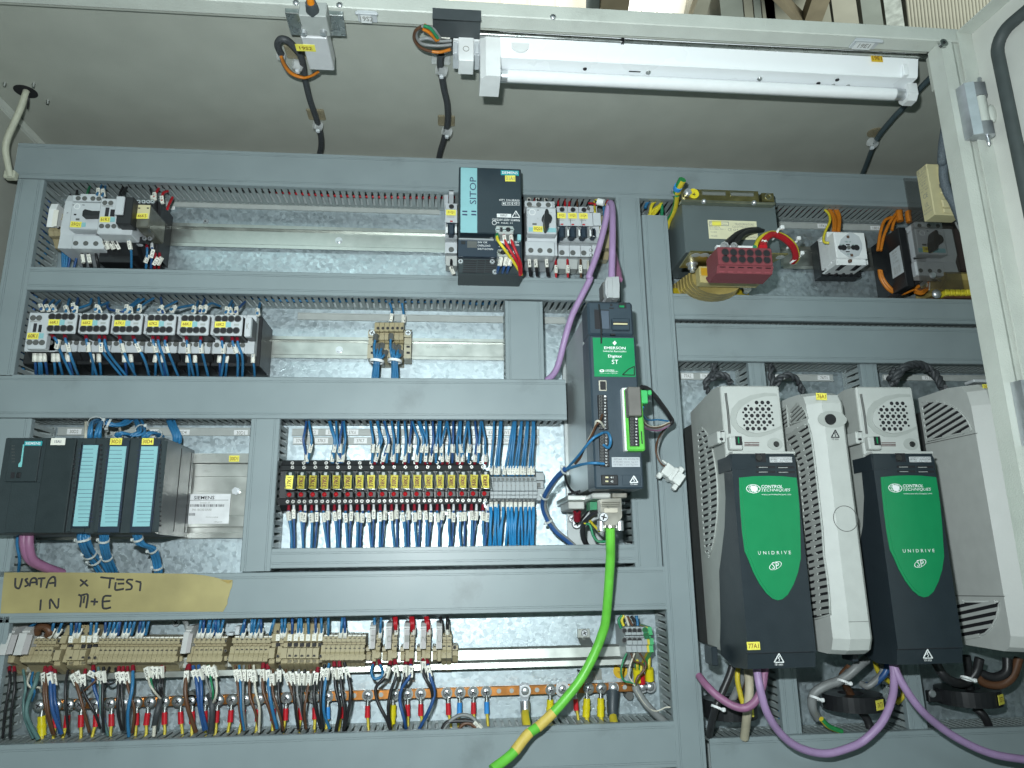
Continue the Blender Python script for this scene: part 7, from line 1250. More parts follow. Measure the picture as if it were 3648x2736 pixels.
# ------------------------------------------------------------------ rail socket
fr('E4'); so = dev('socket', 'white rail-mounted socket with a round recess, right of the transformer', 'socket', 1240, 1110, .01); dK = .078
lo, hi = qb(1015, 540, 1425, 885, dK, .05); O('face', G().box(lo, hi, .0015), white, so); B(so, 'body', white, 935, 540, 1425, 960, .06, .02, .001); B(so, 'base', black, 800, 660, 1330, 1120, .030, .008, .001)
B(so, 'chin', white, 1035, 890, 1425, 972, .074, .04, .001); za = Q(1230, 974, .072).z; A_ = [Q(1020, 974, .074), Q(1425, 976, .074), Q(1260, 1095, .036), Q(858, 1095, .036)]; g = G(); g.prism(A_, (0, .0025, .003)); O('skirt', g, white, so)
for a in ((1085, 965, 1160, 965, 1065, 1040, 1012, 1038), (1290, 968, 1360, 970, 1270, 1042, 1205, 1040)): g = G(); g.prism([Q(a[0], a[1]+12, .0735), Q(a[2], a[3]+12, .0735), Q(a[4], a[5]+8, .0535), Q(a[6], a[7]+8, .0535)], (0, -.0012, 0)); O('skirt_slot', g, hole, so)
for x in (940, 1035, 1130, 1230): O('skirt_notch', G().qbox(x-8, 1078, x+14, 1098, .042, .03, 0), hole, so)
O('wing', G().prism([Q(800, 670, .045), Q(960, 545, .055), Q(940, 660, .055)], (0, .002, 0)), white, so); c = Q(1222, 715, dK)
g = G(); L = [Q(x, y, dK+.0006) for x, y in ((1140, 590), (1210, 545), (1240, 545), (1330, 600), (1370, 700), (1370, 760), (1330, 850), (1245, 880), (1190, 870), (1080, 790), (1060, 740), (1090, 640))]; g.prism(L, (0, .0006, 0)); rc = O('recess_plate', g, lgrey, so)
for x in (1105, 1275): g = G(); p = Q(x, 745, dK+.0012); g.cyl(p+Vector((-.0028, 0, 0)), p+Vector((-.0028, -.0004, 0)), .0042, 12); g.cyl(p+Vector((.0028, 0, 0)), p+Vector((.0028, -.00045, 0)), .0050, 12); O('pin_hole', g, hole, rc)
p = Q(1190, 745, dK+.0008); g = G(); g.cyl(p, p+Vector((0, -.001, 0)), .0036, 12); O('centre_screw', g, casting, rc)
for y in (703, 797): B(rc, 'slot', hole, 1160, y-5, 1206, y+5, dK+.0016, dK, 0)
for x, y in ((1185, 602), (1235, 842), (1220, 915)): B(so, 'clip_slot', M('slot_brown', (.12, .07, .05), .5), x-16, y-16, x+16, y+16, dK+.0016, dK-.003, 0)
for s, a, b, c, e in (('USA - 2P', 1142, 660, 1222, 676), ('STANDARD', 1072, 700, 1140, 710), ('GERMANIA', 1230, 704, 1315, 714), ('250 16A', 1172, 822, 1230, 836)): txt(s, rc, a, b, c, e, dK+.0009, M('green_print', (.05, .20, .15), .5))
for i, (m, pts) in enumerate(((yelw, [(872, 238), (935, 310), (945, 400), (900, 500), (868, 590), (868, 670), (935, 685)]), (orangew, [(935, 240), (980, 320), (998, 420), (990, 530)]), (orangew, [(950, 245), (1000, 330), (1018, 420), (1008, 530)]), (orangew, [(1010, 245), (1050, 330), (1062, 420), (1052, 535)]), (orangew, [(1030, 235), (1068, 310), (1075, 400), (1062, 535)]))):
    fr('E4'); wire([Q(x, y, .045+.004*j) for j, (x, y) in enumerate(pts)], .0046 if i else .0036, m, ['yellow wire hooking into the left side of the white socket', 'first orange wire from the left into the white socket', 'second orange wire from the left into the white socket', 'third orange wire from the left into the white socket', 'fourth orange wire from the left into the white socket'][i], 'wires of the white socket')
# ------------------------------------------------------------------ rotary breaker behind the smoked cover
rb, X_, Y_ = rotary('B5', (1128, 639), .86, 'grey rotary motor breaker half behind the smoked cover', '18Q1')
fr('B5'); bl = dev('trip_block', 'black block with a printed side label, left of the smoked cover', 'relay', 950, 1270, .01)
lo, hi = qb(1010, 690, 1085, 1270, .088, .01); O('body', G().box(lo, hi, .001), black, bl); X0 = lo[0]-.0006; rp = [Qx(x, y, X0) for x, y in ((880, 945), (975, 870), (1022, 1130), (915, 1198))]
lb_ = O('side_label', G().prism(rp, (.0005, 0, 0)), M('label_bluewhite', (.50, .54, .56), .45), bl); a, b, c_, d_ = rp; BA = Matrix(((0, 0, -1), (-1, 0, 0), (0, 1, 0))).to_4x4()
for u, v, s, hh, ww in ((.5, .88, 'MAX 480V', .003, .5), (.5, .78, 'CLASS 10', .0025, .4), (.5, .66, '1.1 kW', .004, .35), (.5, .52, '3 ~ 50/60', .003, .5), (.5, .22, '|||| ||| ||||', .012, .6)):
    p = (a.lerp(d_, 1-v)).lerp(b.lerp(c_, 1-v), u); T(s, lb_, (X0-.0004, p.y, p.z), abs(b.y-a.y)*ww, hh, inkg, basis=BA)
for i, (m, pts, rr, tg_) in enumerate(((orangew, [(990, 470), (975, 540), (985, 630)], .0095, 'a'), (orangew, [(1075, 490), (1065, 560), (1075, 640)], .0085, 'b'), (orangew, [(900, 590), (830, 630), (790, 750), (765, 920)], .0044, None), (orangew, [(940, 560), (880, 650), (825, 780), (795, 920)], .0044, None), (orangew, [(960, 590), (925, 640), (905, 720)], .0044, None), (orangew, [(780, 1110), (800, 1200), (870, 1300), (960, 1350)], .0050, None), (orangew, [(795, 1115), (820, 1200), (900, 1300), (990, 1345), (1120, 1300), (1170, 1270)], .0050, None), (orangew, [(1085, 1200), (1100, 1270), (1180, 1330), (1235, 1290)], .0044, '1 04'), (blackw, [(1190, 1205), (1080, 1280), (960, 1350), (860, 1420)], .0085, None), (orangew, [(1265, 1230), (1260, 1290), (1200, 1345), (1130, 1330)], .0044, '1 05'), (brownw, [(1100, 1255), (1160, 1300), (1230, 1300)], .004, None))):
    fr('B5'); wire([Q(x, y, .05) for x, y in pts], rr, m, ['thick orange wire into the left of the rotary breaker top', 'thick orange wire just left of the smoked cover edge', 'left thin orange wire beside the black block', 'right thin orange wire beside the black block', 'short orange wire behind the black block', 'left orange wire curving under the mounting rail', 'right orange wire curving under the mounting rail', 'orange tagged wire under the black block', 'thick black wire slanting below the smoked cover', 'orange tagged wire under the smoked cover', 'brown wire under the black block'][i], 'wires of the rotary breaker', tg_, .5 if i < 2 else .2)
# ------------------------------------------------------------------ motor drives
def slats(parent, X, poly, da, db, pitch_px, cells, mat, recess_m, name='vent_slat', frac=.55, skip=None):
    """louvred opening on a side face at X: dark recess with proud slats clipped to the opening"""
    W_ = [Qx(x, y, X) for x, y in poly]; P2 = [(p.y, p.z) for p in W_]; O('vent_opening', G().prism([(X-.0004, y, z) for y, z in P2], (.0003, 0, 0)), recess_m, parent)
    O('vent_rim', G().tube([(X-.0008, y, z) for y, z in P2+P2[:1]], .0014, 6, 1), mat, parent)
    a, b = Qx(*da, X), Qx(*db, X); d = Vector((b.y-a.y, b.z-a.z)).normalized(); nrm = Vector((-d.y, d.x)); ds = [Vector(p).dot(nrm) for p in P2]; s = min(ds)
    q0, q1 = Qx(poly[0][0], poly[0][1], X), Qx(poly[0][0], poly[0][1]+pitch_px, X); pitch = abs((Vector((q1.y, q1.z))-Vector((q0.y, q0.z))).dot(nrm)); s += pitch*.5
    while s < max(ds):
        c = []
        for i in range(len(P2)):
            u, v = Vector(P2[i]), Vector(P2[(i+1) % len(P2)]); du_, dv_ = u.dot(nrm)-s, v.dot(nrm)-s
            if du_*dv_ < 0: c.append(u.lerp(v, du_/(du_-dv_)))
        if len(c) >= 2:
            c.sort(key=lambda p: p.dot(d)); u, v = c[0], c[-1]; h = nrm*pitch*frac/2
            g = G().prism([(X-.0022, p.x, p.y) for p in (u-h, v-h, v+h, u+h)], (.0019, 0, 0)); o = O(name, g, mat, parent)
            if cells:
                for k in range(1, cells): m = u.lerp(v, k/cells); e = d*(v-u).length*.06; h2 = nrm*pitch*.5; g = G().prism([(X-.0020, p.x, p.y) for p in (m-e-h2, m+e-h2, m+e+h2, m-e+h2)], (.0016, 0, 0)); O('vent_bridge', g, mat, parent)
        s += pitch
fr('C4'); dF = .20; xl = (Q(500, 900, dF).x); fr('D0'); xl = (xl+Q(572, 600, dF).x)/2; xr = Q(1082, 600, dF).x; fr('C4'); xr = (xr+Q(1042, 900, dF).x)/2; zt_ = Q(760, 785, dF).z; fr('D0'); zb_ = Q(830, 865, dF-.01).z; zs_ = Q(830, 746, dF).z
fr('C4'); z_shell = Q(640, 215, .178).z
dr = root('motor_drive', 'dark motor drive with a big green front panel and tag 77A1, left one of two', 'motor drive', ((xl+xr)/2, -.1, zb_), 'dark motor drives with green panels')
O('heatsink', G().box((xl+.004, -.0555, zb_+.012), (xr-.004, -.008, z_shell-.030), .001), heats, dr)
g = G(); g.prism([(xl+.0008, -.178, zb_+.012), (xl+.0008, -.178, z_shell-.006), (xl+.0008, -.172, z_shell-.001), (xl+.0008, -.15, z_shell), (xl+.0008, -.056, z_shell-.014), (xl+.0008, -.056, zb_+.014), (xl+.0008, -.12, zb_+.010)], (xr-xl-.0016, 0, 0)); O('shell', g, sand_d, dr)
fr('C4'); Lf = [Q(x, y, .182) for x, y in ((398, 256), (600, 222), (856, 240), (880, 380), (905, 560), (930, 762), (405, 762))]; xa_, xb2 = xl+.0012, xr-.0012
fp = O('upper_front', G().box((xa_, -.1815, zt_+.0005), (xb2, -.176, z_shell-.0015), .002), sand, dr); dU = .1815
fr('C4')
arc = [(858, 285), (760, 278), (640, 298), (540, 345), (485, 410), (472, 480), (482, 540), (530, 600), (620, 642), (720, 645), (820, 615), (905, 572)]; g = G(); g.prism([Q(x, y, dU+.0010) for x, y in arc], (0, .0008, 0)); O('oval_field', g, sand_d, fp)
arc2 = [(862, 305), (760, 308), (660, 335), (580, 385), (532, 440), (520, 500), (540, 550), (600, 592), (680, 615), (760, 605), (850, 575), (896, 552)]; g = G(); g.prism([Q(x, y, dU+.0026) for x, y in arc2], (0, .0015, 0)); ov = O('oval_plate', g, sand, fp)
for j, (y0, xs_, r_) in enumerate(((360, (690, 738, 786), 1), (386, (620, 716, 764, 812), 0), (414, (598, 646, 694, 742, 790), 1), (442, (578, 625, 672, 720, 768, 818), 0), (469, (603, 651, 699, 747, 796), 1), (496, (584, 630, 678, 726, 775, 823), 0), (523, (610, 657, 705, 753, 801), 1), (549, (588, 636, 684, 732, 780, 829), 0), (577, (615, 662, 710, 758), 1))):
    for x in xs_: p = Q(x, y0, dU+.0027); g = G(); g.cyl(p+Vector((0, .0002, 0)), p+Vector((0, -.0002, 0)), .0027 if r_ else .0015, 10); O('speaker_hole', g, hole, ov)
g = G().tube([Q(432, 282, dU+.0006), Q(452, 440, dU+.0006), Q(466, 618, dU+.0006)], .0016, 6, 3); O('groove', g, dgrey, fp)
B(fp, 'port_block', sand, 468, 640, 575, 752, dU+.010, dU-.001, .0015); B(fp, 'port_opening', hole, 515, 640, 568, 715, dU+.0106, dU+.01, 0); B(fp, 'port_pins', green, 536, 648, 546, 700, dU+.011, dU+.0105, 0)
for y in (694, 708, 720): B(fp, 'rib_slot', M('rib_red', (.12, .07, .07), .5), 590, y-4, 712, y+3, dU+.0006, dU, 0)
p = Q(842, 705, dU+.0006); g = G(); g.cyl(p, p+Vector((0, -.0004, 0)), .0082, 20); g.v = [(p.x+(x-p.x)*1.3, y, z) for x, y, z in g.v]; O('screw_dish', g, sand_d, fp); screw(855, 706, dU+.001, .0042, fp, M('dark_screw', (.10, .10, .10), .35, .8), slot=False)
B(fp, 'hinge_tab', sand, 365, 598, 398, 700, dU+.006, .15, .001); B(fp, 'hinge_tab', sand, 400, 590, 432, 690, dU+.004, .16, .001); B(fp, 'hinge_gap', hole, 385, 655, 412, 672, dU+.0065, dU, 0); B(fp, 'hinge_gap', hole, 395, 596, 420, 602, dU+.0065, dU, 0)
X0 = xl+.0006; slats(dr, X0, [(205, 590), (235, 565), (270, 600), (300, 660), (325, 740), (345, 850), (362, 960), (370, 1080), (372, 1200), (365, 1320), (350, 1450), (325, 1570), (295, 1640), (270, 1600), (250, 1350), (230, 1000), (212, 700)], (215, 600), (270, 562), 49, 2, sand_d, hole, frac=.58)
B(dr, 'ledge', sand, 492, 766, 1014, 786, .1975, .176, .0006)
# dark cover: side silhouette pushed across the width
def yz(k, x, y, d): fr(k); return d, Q(x, y, d).z
ed = [yz('C4', 485, 790, dF-.001), (dF, zt_-.006), (dF, zs_+.0004), (dF-.002, zs_-.001), (dF-.006, zb_), (.150, zb_-.004), (.108, zb_+.006), (.108, zb_+.022), yz('D0', 300, 500, .116), yz('D0', 285, 100, .126), yz('C4', 330, 1659, .136), yz('C4', 378, 1400, .158), yz('C4', 402, 1150, .170), yz('C4', 410, 930, .172), yz('C4', 405, 830, .174)]
ed[0] = (dF-.003, zt_)
cv = O('front_cover', G().prism([(xl-.0008, -d, z) for d, z in ed], (xr-xl+.0016, 0, 0)), M('drive_cover', (.020, .029, .036), .36, var=.05, bump=.08), dr); dC = dF
fr('C4'); g = G(); L = [Q(x, y, dC+.0008) for x, y in ((486, 795), (640, 795), (644, 850), (630, 895), (600, 915), (486, 922))]; g.prism(L, (0, .0008, 0)); O('cap', g, MATS['drive_cover'], cv); g = G(); g.box((xl-.0018, -dC+.001, L[5].z), (xl-.0009, -.155, L[0].z-.001)); O('cap_side', g, MATS['drive_cover'], cv)
B(cv, 'screw_pocket', hole, 682, 782, 766, 856, dC+.0005, dC, 0); screw(708, 822, dC+.0008, .0046, cv, MATS['dark_screw'], slot=False); pt_ = B(cv, 'serial_label', M('serial_white', (.55, .57, .58), .4), 800, 812, 985, 858, dC+.0007, dC, 0)
txt('STDM 01.17 I/P 22.45', pt_, 808, 817, 980, 826, dC+.0009, ink); txt('SP1401    3176151245', pt_, 806, 829, 982, 842, dC+.0009, ink); txt('1.1 kW   4 A   V01.11', pt_, 808, 846, 978, 854, dC+.0009, ink)
for x0, y0, x1, y1 in ((688, 887, 846, 906), (862, 889, 1005, 908), (690, 928, 846, 945), (866, 930, 1010, 947)): o = B(cv, 'vent_slot', hole, x0, y0, x1, y1, dC+.0005, dC, 0); B(o, 'vent_light', mgrey, x0+(20 if x0 < 800 else 8), y1-9, x0+(x1-x0)*.6, y1-4, dC+.0008, dC+.0004, 0)  # paler grey strip along the lower edge of each slot
gp = [('C4', p) for p in ((545, 985), (660, 974), (780, 970), (900, 973), (1022, 985), (1034, 1080), (1045, 1200), (1054, 1400), (1058, 1659))]+[('D0', p) for p in ((1003, 20), (985, 110), (950, 205), (905, 285), (862, 322), (825, 330), (785, 318), (735, 275), (680, 200), (630, 105), (595, 15))]+[('C4', p) for p in ((592, 1600), (572, 1450), (556, 1250), (548, 1100))]
GP2 = []
for k, p in gp: fr(k); GP2.append(Q(*p, dC+.0010))
g = G(); g.prism(GP2, (0, .0012, 0)); pn = O('green_panel', g, green, cv)
fr('C4'); xc = .6; g = G(); IN = []
for k, p in gp:
    fr(k); q = Q(*p, dC+.0016); IN.append(q)
cx_, cz_ = sum(p.x for p in IN)/len(IN), sum(p.z for p in IN)/len(IN)
O('raised_panel', G().prism([Vector((cx_+(p.x-cx_)*.90, p.y, cz_+(p.z-cz_)*(.95 if p.z < cz_ else .995))) for p in IN], (0, .0008, 0)), green, pn); dN = dC+.0017
fr('C4'); txt('CONTROL', pn, 728, 1046, 905, 1072, dN, inkw); txt('TECHNIQUES', pn, 730, 1076, 972, 1104, dN, inkw); txt('www.controltechniques.com', pn, 732, 1118, 978, 1134, dN, inkw); txt('UNIDRIVE', pn, 702, 1596, 975, 1624, dN, inkw)
p = Q(662, 1078, dN); g = G()
for sx, sz in ((1, 1), (.62, 1), (.25, 1)):
    g2 = G().ring(p, (0, -1, 0), .0058, .0064, .0003, 28); g.add([(p.x+(x-p.x)*sx*1.5, y-.0001, p.z+(z-p.z)*.9) for x, y, z in g2.v], g2.f)
for dz in (-.002, .002): g.box(p+Vector((-.008, -.0004, dz-.0002)), p+Vector((.008, -.0001, dz+.0002)))
g.prism([p+Vector((x, -.0005, z)) for x, z in ((-.003, .0042), (.003, .0036), (.006, .0004), (.003, -.004), (-.002, -.0036), (-.004, .0004))], (0, .0003, 0)); o = O('globe_mark', g, inkw, pn); o['kind'] = 'stuff'
fr('D0'); txt('SP', pn, 778, 28, 836, 82, dN, inkw); p = Q(806, 56, dN); g2 = G().ring(p, (0, -1, 0), .0070, .0078, .0003, 28); Mr = Matrix.Translation(p) @ Matrix.Rotation(math.radians(-22), 4, 'Y') @ Matrix.Diagonal((1.15, 1, .55, 1)) @ Matrix.Translation(-p); g2.xf(Mr); O('ellipse_mark', g2, inkw, pn)
B(cv, 'seam', hole, 575, 743, 1085, 747, dC+.0003, dC, 0); warn(cv, 797, 752, 872, 822, dC-.0005, '10 min', 828); 
B(cv, 'side_lug', MATS['drive_cover'], 303, 700, 352, 850, .128, .10, .001)
fr('C5'); d2 = Q(530, 900, dF).x-(lambda: (fr('C4'), Q(765, 900, dF).x)[1])(); fr('C5'); za = Q(530, 785, dF).z
dr2 = clone(dr, (d2, 0, 0), 'dark motor drive with a big green front panel and no tag, right one of two'); fr('D0'); plate('yellow_tag', 582, 660, 684, 724, dC+.0002, yellow, dr, '77A1', inkr)
# tall pale units
def tallu(label, tag, xl, xr, zt, zb, dfront, dback, ch, curve=.02):
    r = root('braking_unit', label, 'drive unit', ((xl+xr)/2, -.1, zb), 'tall pale drive units'); g = G()
    pl2 = [(xl, -dback), (xl, -dfront+ch*.8), (xl+ch, -dfront), (xr-ch*.3, -dfront), (xr, -dfront+ch*.3), (xr, -dback)]
    def lay(z, s, k=0): return [(xl+(x-xl)*1+(k if x < xl+.001 else 0), -dback+(y+dback)*s, z) for x, y in pl2]
    n = len(pl2); rows = [(zb, .86), (zb+.006, .95), (zb+.02, 1), (zt-curve, 1), (zt-curve*.4, .96), (zt-curve*.1, .86), (zt, .62)]; vs = []
    for z, s in rows: vs += lay(z, s)
    fs = [(j*n+i, j*n+(i+1) % n, (j+1)*n+(i+1) % n, (j+1)*n+i) for j in range(len(rows)-1) for i in range(n)]; g.add(vs, fs); g.add(vs[:n], [tuple(range(n))[::-1]]); g.add(vs[-n:], [tuple(range(n))])
    O('shell', g, sand, r); O('heatsink', G().box((xl+.006, -dback+.001, zb+.01), (xr-.006, -.008, zt-.02), .001), heats, r); return r
fr('C4'); xa_ = Q(1140, 300, .196).x; fr('D0'); xa_ = (xa_+Q(1232, 600, .196).x)/2; fr('C5'); xb_ = Q(60, 700, .205).x; fr('D1'); xb_ = (xb_+Q(238, 500, .205).x)/2; zB = Q(100, 775, .205).z; fr('C4'); zT = Q(1290, 264, .19).z
u1 = tallu('tall narrow pale unit with tag 76A1, standing between the two green drives', '76A1', xa_, xb_, zT, zB, .205, .07, .016)
fr('C4'); plate('yellow_tag', 1186, 281, 1274, 338, .2052, yellow, u1, '76A1', inkr, tilt=-2); p = Q(1318, 500, .2052); g = G(); g.cyl(p, p+Vector((0, -.0006, 0)), .0135, 26); g.v = [(p.x+(x-p.x)*1.5, y, p.z+(z-p.z)*.85) for x, y, z in g.v]; O('screw_dish', g, sand_d, u1); p = Q(1303, 500, .206); g = G(); g.cyl(p, p+Vector((0, -.003, 0)), .0075, 20, .0066); O('knob', g, black, u1)
warn(u1, 1312, 588, 1378, 650, .2054, '10 min', 655, ink); p = Q(1430, 1326, .2052); O('circle_mark', G().ring(p, (0, -1, 0), .0158, .0166, .0003, 30), dgrey, u1)
O('seam', G().box((xa_+.016, -.2056, Q(1300, 494, .205).z), (xb_-.005, -.2049, Q(1300, 490, .205).z)), dgrey, u1); fr('D0'); O('seam', G().box((xa_+.016, -.2056, Q(1330, 504, .205).z), (xb_-.005, -.2049, Q(1330, 501, .205).z)), dgrey, u1)
X1 = xa_-.0002; fr('C4'); slats(u1, X1, [(980, 430), (1030, 372), (1075, 395), (1105, 440), (1118, 490), (975, 545)], (985, 420), (1030, 375), 36, 0, sand_d, hole)
slats(u1, X1, [(885, 430), (945, 385), (960, 560), (905, 590)], (890, 440), (945, 395), 36, 0, sand_d, hole)
S = [('C4', p) for p in ((930, 640), (1125, 540), (1150, 640), (1172, 800), (1195, 1000), (1218, 1200), (1240, 1400), (1256, 1640))]+[('D0', p) for p in ((1222, 150), (1240, 330), (1246, 440), (1130, 478), (1090, 470), (1075, 300), (1068, 20))]+[('C4', p) for p in ((1105, 1640), (1080, 1200), (1050, 900), (1000, 760))]
def slats_mixed(parent, X, mixed, da, db, pitch, cells):
    pts = []
    for k, p in mixed: fr(k); v = Qx(*p, X); pts.append(v)
    real = Qx
    fr('C4'); a, b = real(*da, X), real(*db, X); q0, q1 = real(1000, 700, X), real(1000, 700+pitch, X)
    P2 = [(p.y, p.z) for p in pts]; O('vent_opening', G().prism([(X-.0004, y, z) for y, z in P2], (.0003, 0, 0)), hole, parent)
    O('vent_rim', G().tube([(X-.0008, y, z) for y, z in P2+P2[:1]], .0014, 6, 1), sand_d, parent)
    d = Vector((b.y-a.y, b.z-a.z)).normalized(); nrm = Vector((-d.y, d.x)); ds = [Vector(p).dot(nrm) for p in P2]; pt = abs((Vector((q1.y, q1.z))-Vector((q0.y, q0.z))).dot(nrm)); s = min(ds)+pt*.5
    while s < max(ds):
        c = []
        for i in range(len(P2)):
            u, v = Vector(P2[i]), Vector(P2[(i+1) % len(P2)]); e0, e1 = u.dot(nrm)-s, v.dot(nrm)-s
            if e0*e1 < 0: c.append(u.lerp(v, e0/(e0-e1)))
        if len(c) >= 2:
            c.sort(key=lambda p: p.dot(d)); u, v = c[0], c[-1]; h = nrm*pt*.30
            O('vent_slat', G().prism([(X-.0022, p.x, p.y) for p in (u-h, v-h, v+h, u+h)], (.0019, 0, 0)), sand_d, parent)
            m = u.lerp(v, .5+rnd.uniform(-.06, .06)); e = d*(v-u).length*.09; h2 = nrm*pt*.5; O('vent_bridge', G().prism([(X-.0020, p.x, p.y) for p in (m-e-h2, m+e-h2, m+e+h2, m-e+h2)], (.0016, 0, 0)), sand_d, parent)
        s += pt
slats_mixed(u1, X1, S, (960, 700), (1130, 590), 54, 2)
fr('C5'); xa_ = Q(1130, 700, .19).x; fr('D1'); xa_ = (xa_+Q(1290, 400, .19).x)/2; fr('C5'); zT = Q(1200, 195, .185).z; fr('D1'); zB = Q(1360, 745, .19).z
u2 = tallu('wide pale vented unit with tag 75A1, half hidden behind the cabinet upright', '75A1', xa_, xa_+.16, zT, zB, .205, .085, .018, .035)
fr('C5'); plate('yellow_tag', 1172, 208, 1250, 262, .196, yellow, u2, '75A1', inkr); X2 = xa_-.0002
slats(u2, X2, [(668, 365), (760, 352), (840, 360), (920, 392), (990, 440), (1045, 505), (1082, 580), (1070, 598), (712, 682), (690, 540)], (690, 470), (850, 365), 52, 0, sand, hole, frac=.5)
fr('D1'); slats(u2, X2, [(852, 342), (1246, 342), (1242, 400), (1225, 470), (1190, 540), (1140, 590), (1060, 622), (905, 640), (875, 500)], (880, 450), (1240, 370), 56, 0, sand, hole, frac=.5)
fr('C5'); O('seam', G().prism([Qx(x, y, X2) for x, y in ((685, 706), (1125, 612), (1125, 617), (685, 711))], (-.0006, 0, 0)), dgrey, u2); fr('D1'); O('seam', G().prism([Qx(x, y, X2) for x, y in ((842, 290), (1290, 296), (1290, 301), (842, 296))], (-.0006, 0, 0)), dgrey, u2)
fr('C5'); B(u2, 'clip', lgrey, 1095, 165, 1245, 190, .12, .10, .001)
# twisted dark leads above the drives
def twist(k, pts, d, rr, label, n=2, m=None):
    fr(k); P = spline([Q(x, y, d+.01*math.sin(j)) for j, (x, y) in enumerate(pts)], 6); r = root('cable_twist', label, 'twisted cable', P[-1], 'twisted dark leads')
    for s in range(n):
        out = []
        for i, p in enumerate(P):
            a, b = P[max(i-1, 0)], P[min(i+1, len(P)-1)]; tg = (b-a).normalized(); u = tg.orthogonal().normalized(); v = tg.cross(u); t = i*.62+s*2*math.pi/n; out.append(p+(u*math.cos(t)+v*math.sin(t))*rr*.95)
        O('lead', G().tube(out, rr, 7, 1), m or sleeve_b, r)
twist('C4', [(290, 270), (265, 215), (300, 150), (345, 90), (335, 40)], .07, .0030, 'twisted dark leads rising behind the left drive'); twist('C4', [(310, 165), (370, 128), (430, 140), (478, 205)], .085, .0030, 'twisted dark leads arching over the left drive')
twist('C4', [(855, 215), (880, 160), (950, 132), (1010, 160), (1050, 215), (1075, 280)], .08, .0030, 'twisted dark leads arching over the narrow pale unit'); twist('C4', [(815, 50), (812, 130), (830, 220)], .05, .0030, 'twisted dark leads hanging beside the narrow upright duct')
twist('C5', [(425, 215), (450, 150), (520, 70), (600, 45), (680, 55), (760, 110), (810, 180), (840, 240)], .085, .0036, 'long twisted dark leads arching toward the wide pale unit', 3); twist('C5', [(400, 190), (410, 130), (450, 90)], .05, .0034, 'short twisted dark leads left of the long arch')
# ferrite rings and cables under the drives
def ferrite(k, xc, yt, yb, wpx, d, tag, label, tx, lug=False):
    fr(k); a, b = Q(xc-wpx/2, (yt+yb)/2, d), Q(xc+wpx/2, (yt+yb)/2, d); R_ = (b.x-a.x)/2; z1, z0 = Q(xc, yt, d).z, Q(xc, yb, d+R_*.8).z; c = Vector(((a.x+b.x)/2, -d, z0)); r = root('ferrite_ring', label, 'ferrite ring', c, 'black ferrite rings')
    g = G().ring(c, (0, 0, 1), R_*.42, R_, z1-z0, 36); O('ring', g, M('ferrite', (.014, .015, .017), .32, var=.1), r)
    if lug: O('mount_tab', G().box((c.x-R_*1.45, -d-.004, z0+.003), (c.x-R_*.5, -d+.004, z1-.002), .001), black, r); screw(tx[1], tx[2], d+.0045, .0055, r, slot=False)
    X = tx[0]; pl3 = Q(X, (yt+yb)/2, d); th = math.asin(max(-1, min(1, (pl3.x-c.x)/R_))); w0, h0 = .018, .013
    pc_ = Vector((c.x+math.sin(th)*(R_+.0006), -d-math.cos(th)*(R_+.0006), (z0+z1)/2)); BZ = Matrix(((math.cos(th), 0, math.sin(th)), (math.sin(th), 0, -math.cos(th)), (0, 1, 0))).to_4x4()
    g = G().box((-w0/2, -h0/2, -.0003), (w0/2, h0/2, .0003)); g.xf(Matrix.Translation(pc_) @ BZ); t = O('yellow_tag', g, yellow, r); T(tag, t, pc_+BZ.to_3x3() @ Vector((0, 0, .0005)), w0*.66, h0*.5, inkr, basis=BZ); return r
ferrite('D0', 445, 1105, 1290, 400, .05, '77T1', 'black ferrite ring under the left drive, tag crossed by a mauve cable', (512,))
ferrite('D1', 75, 1062, 1225, 440, .05, '76T1', 'black ferrite ring under the narrow pale unit', (180,))
ferrite('D1', 995, 1022, 1185, 440, .05, '75T1', 'black ferrite ring on a screwed tab under the wide pale unit', (1110, 716, 1070), True)
CB = [('D0', purpled, .0050, 'mauve cable looping low in front of the leftmost ferrite ring', [(200, 930, .10), (265, 1010, .12), (350, 1090, .13), (470, 1165, .14), (570, 1182, .145), (655, 1120, .15), (705, 1000, .15), (722, 860, .15)]), ('D0', purple, .0050, 'purple cable swinging from the left drive across the bottom duct to the right drive', [(658, 870, .155), (685, 1030, .16), (740, 1220, .155), (850, 1390, .14), (1000, 1500, .13), (1200, 1545, .125), (1388, 1500, .125)]), ('D1', purple, .0050, 'purple cable sweeping from the right drive toward the cabinet upright', [(400, 820, .155), (465, 970, .16), (600, 1170, .16), (760, 1320, .15), (960, 1450, .145), (1200, 1550, .145), (1500, 1600, .145)])]
for k, m, rr, lb, pts in CB:
    fr(k); P = [Q(*p) for p in pts]
    if 'swinging' in lb: fr('D1'); P += [Q(180, 1435, .125), Q(320, 1290, .135), Q(395, 1110, .145), Q(412, 960, .155), Q(402, 820, .155)]
    O('bus_cable', G().tube(P, rr, 12, 6), m, None, lb, 'cable', 'purple cables')
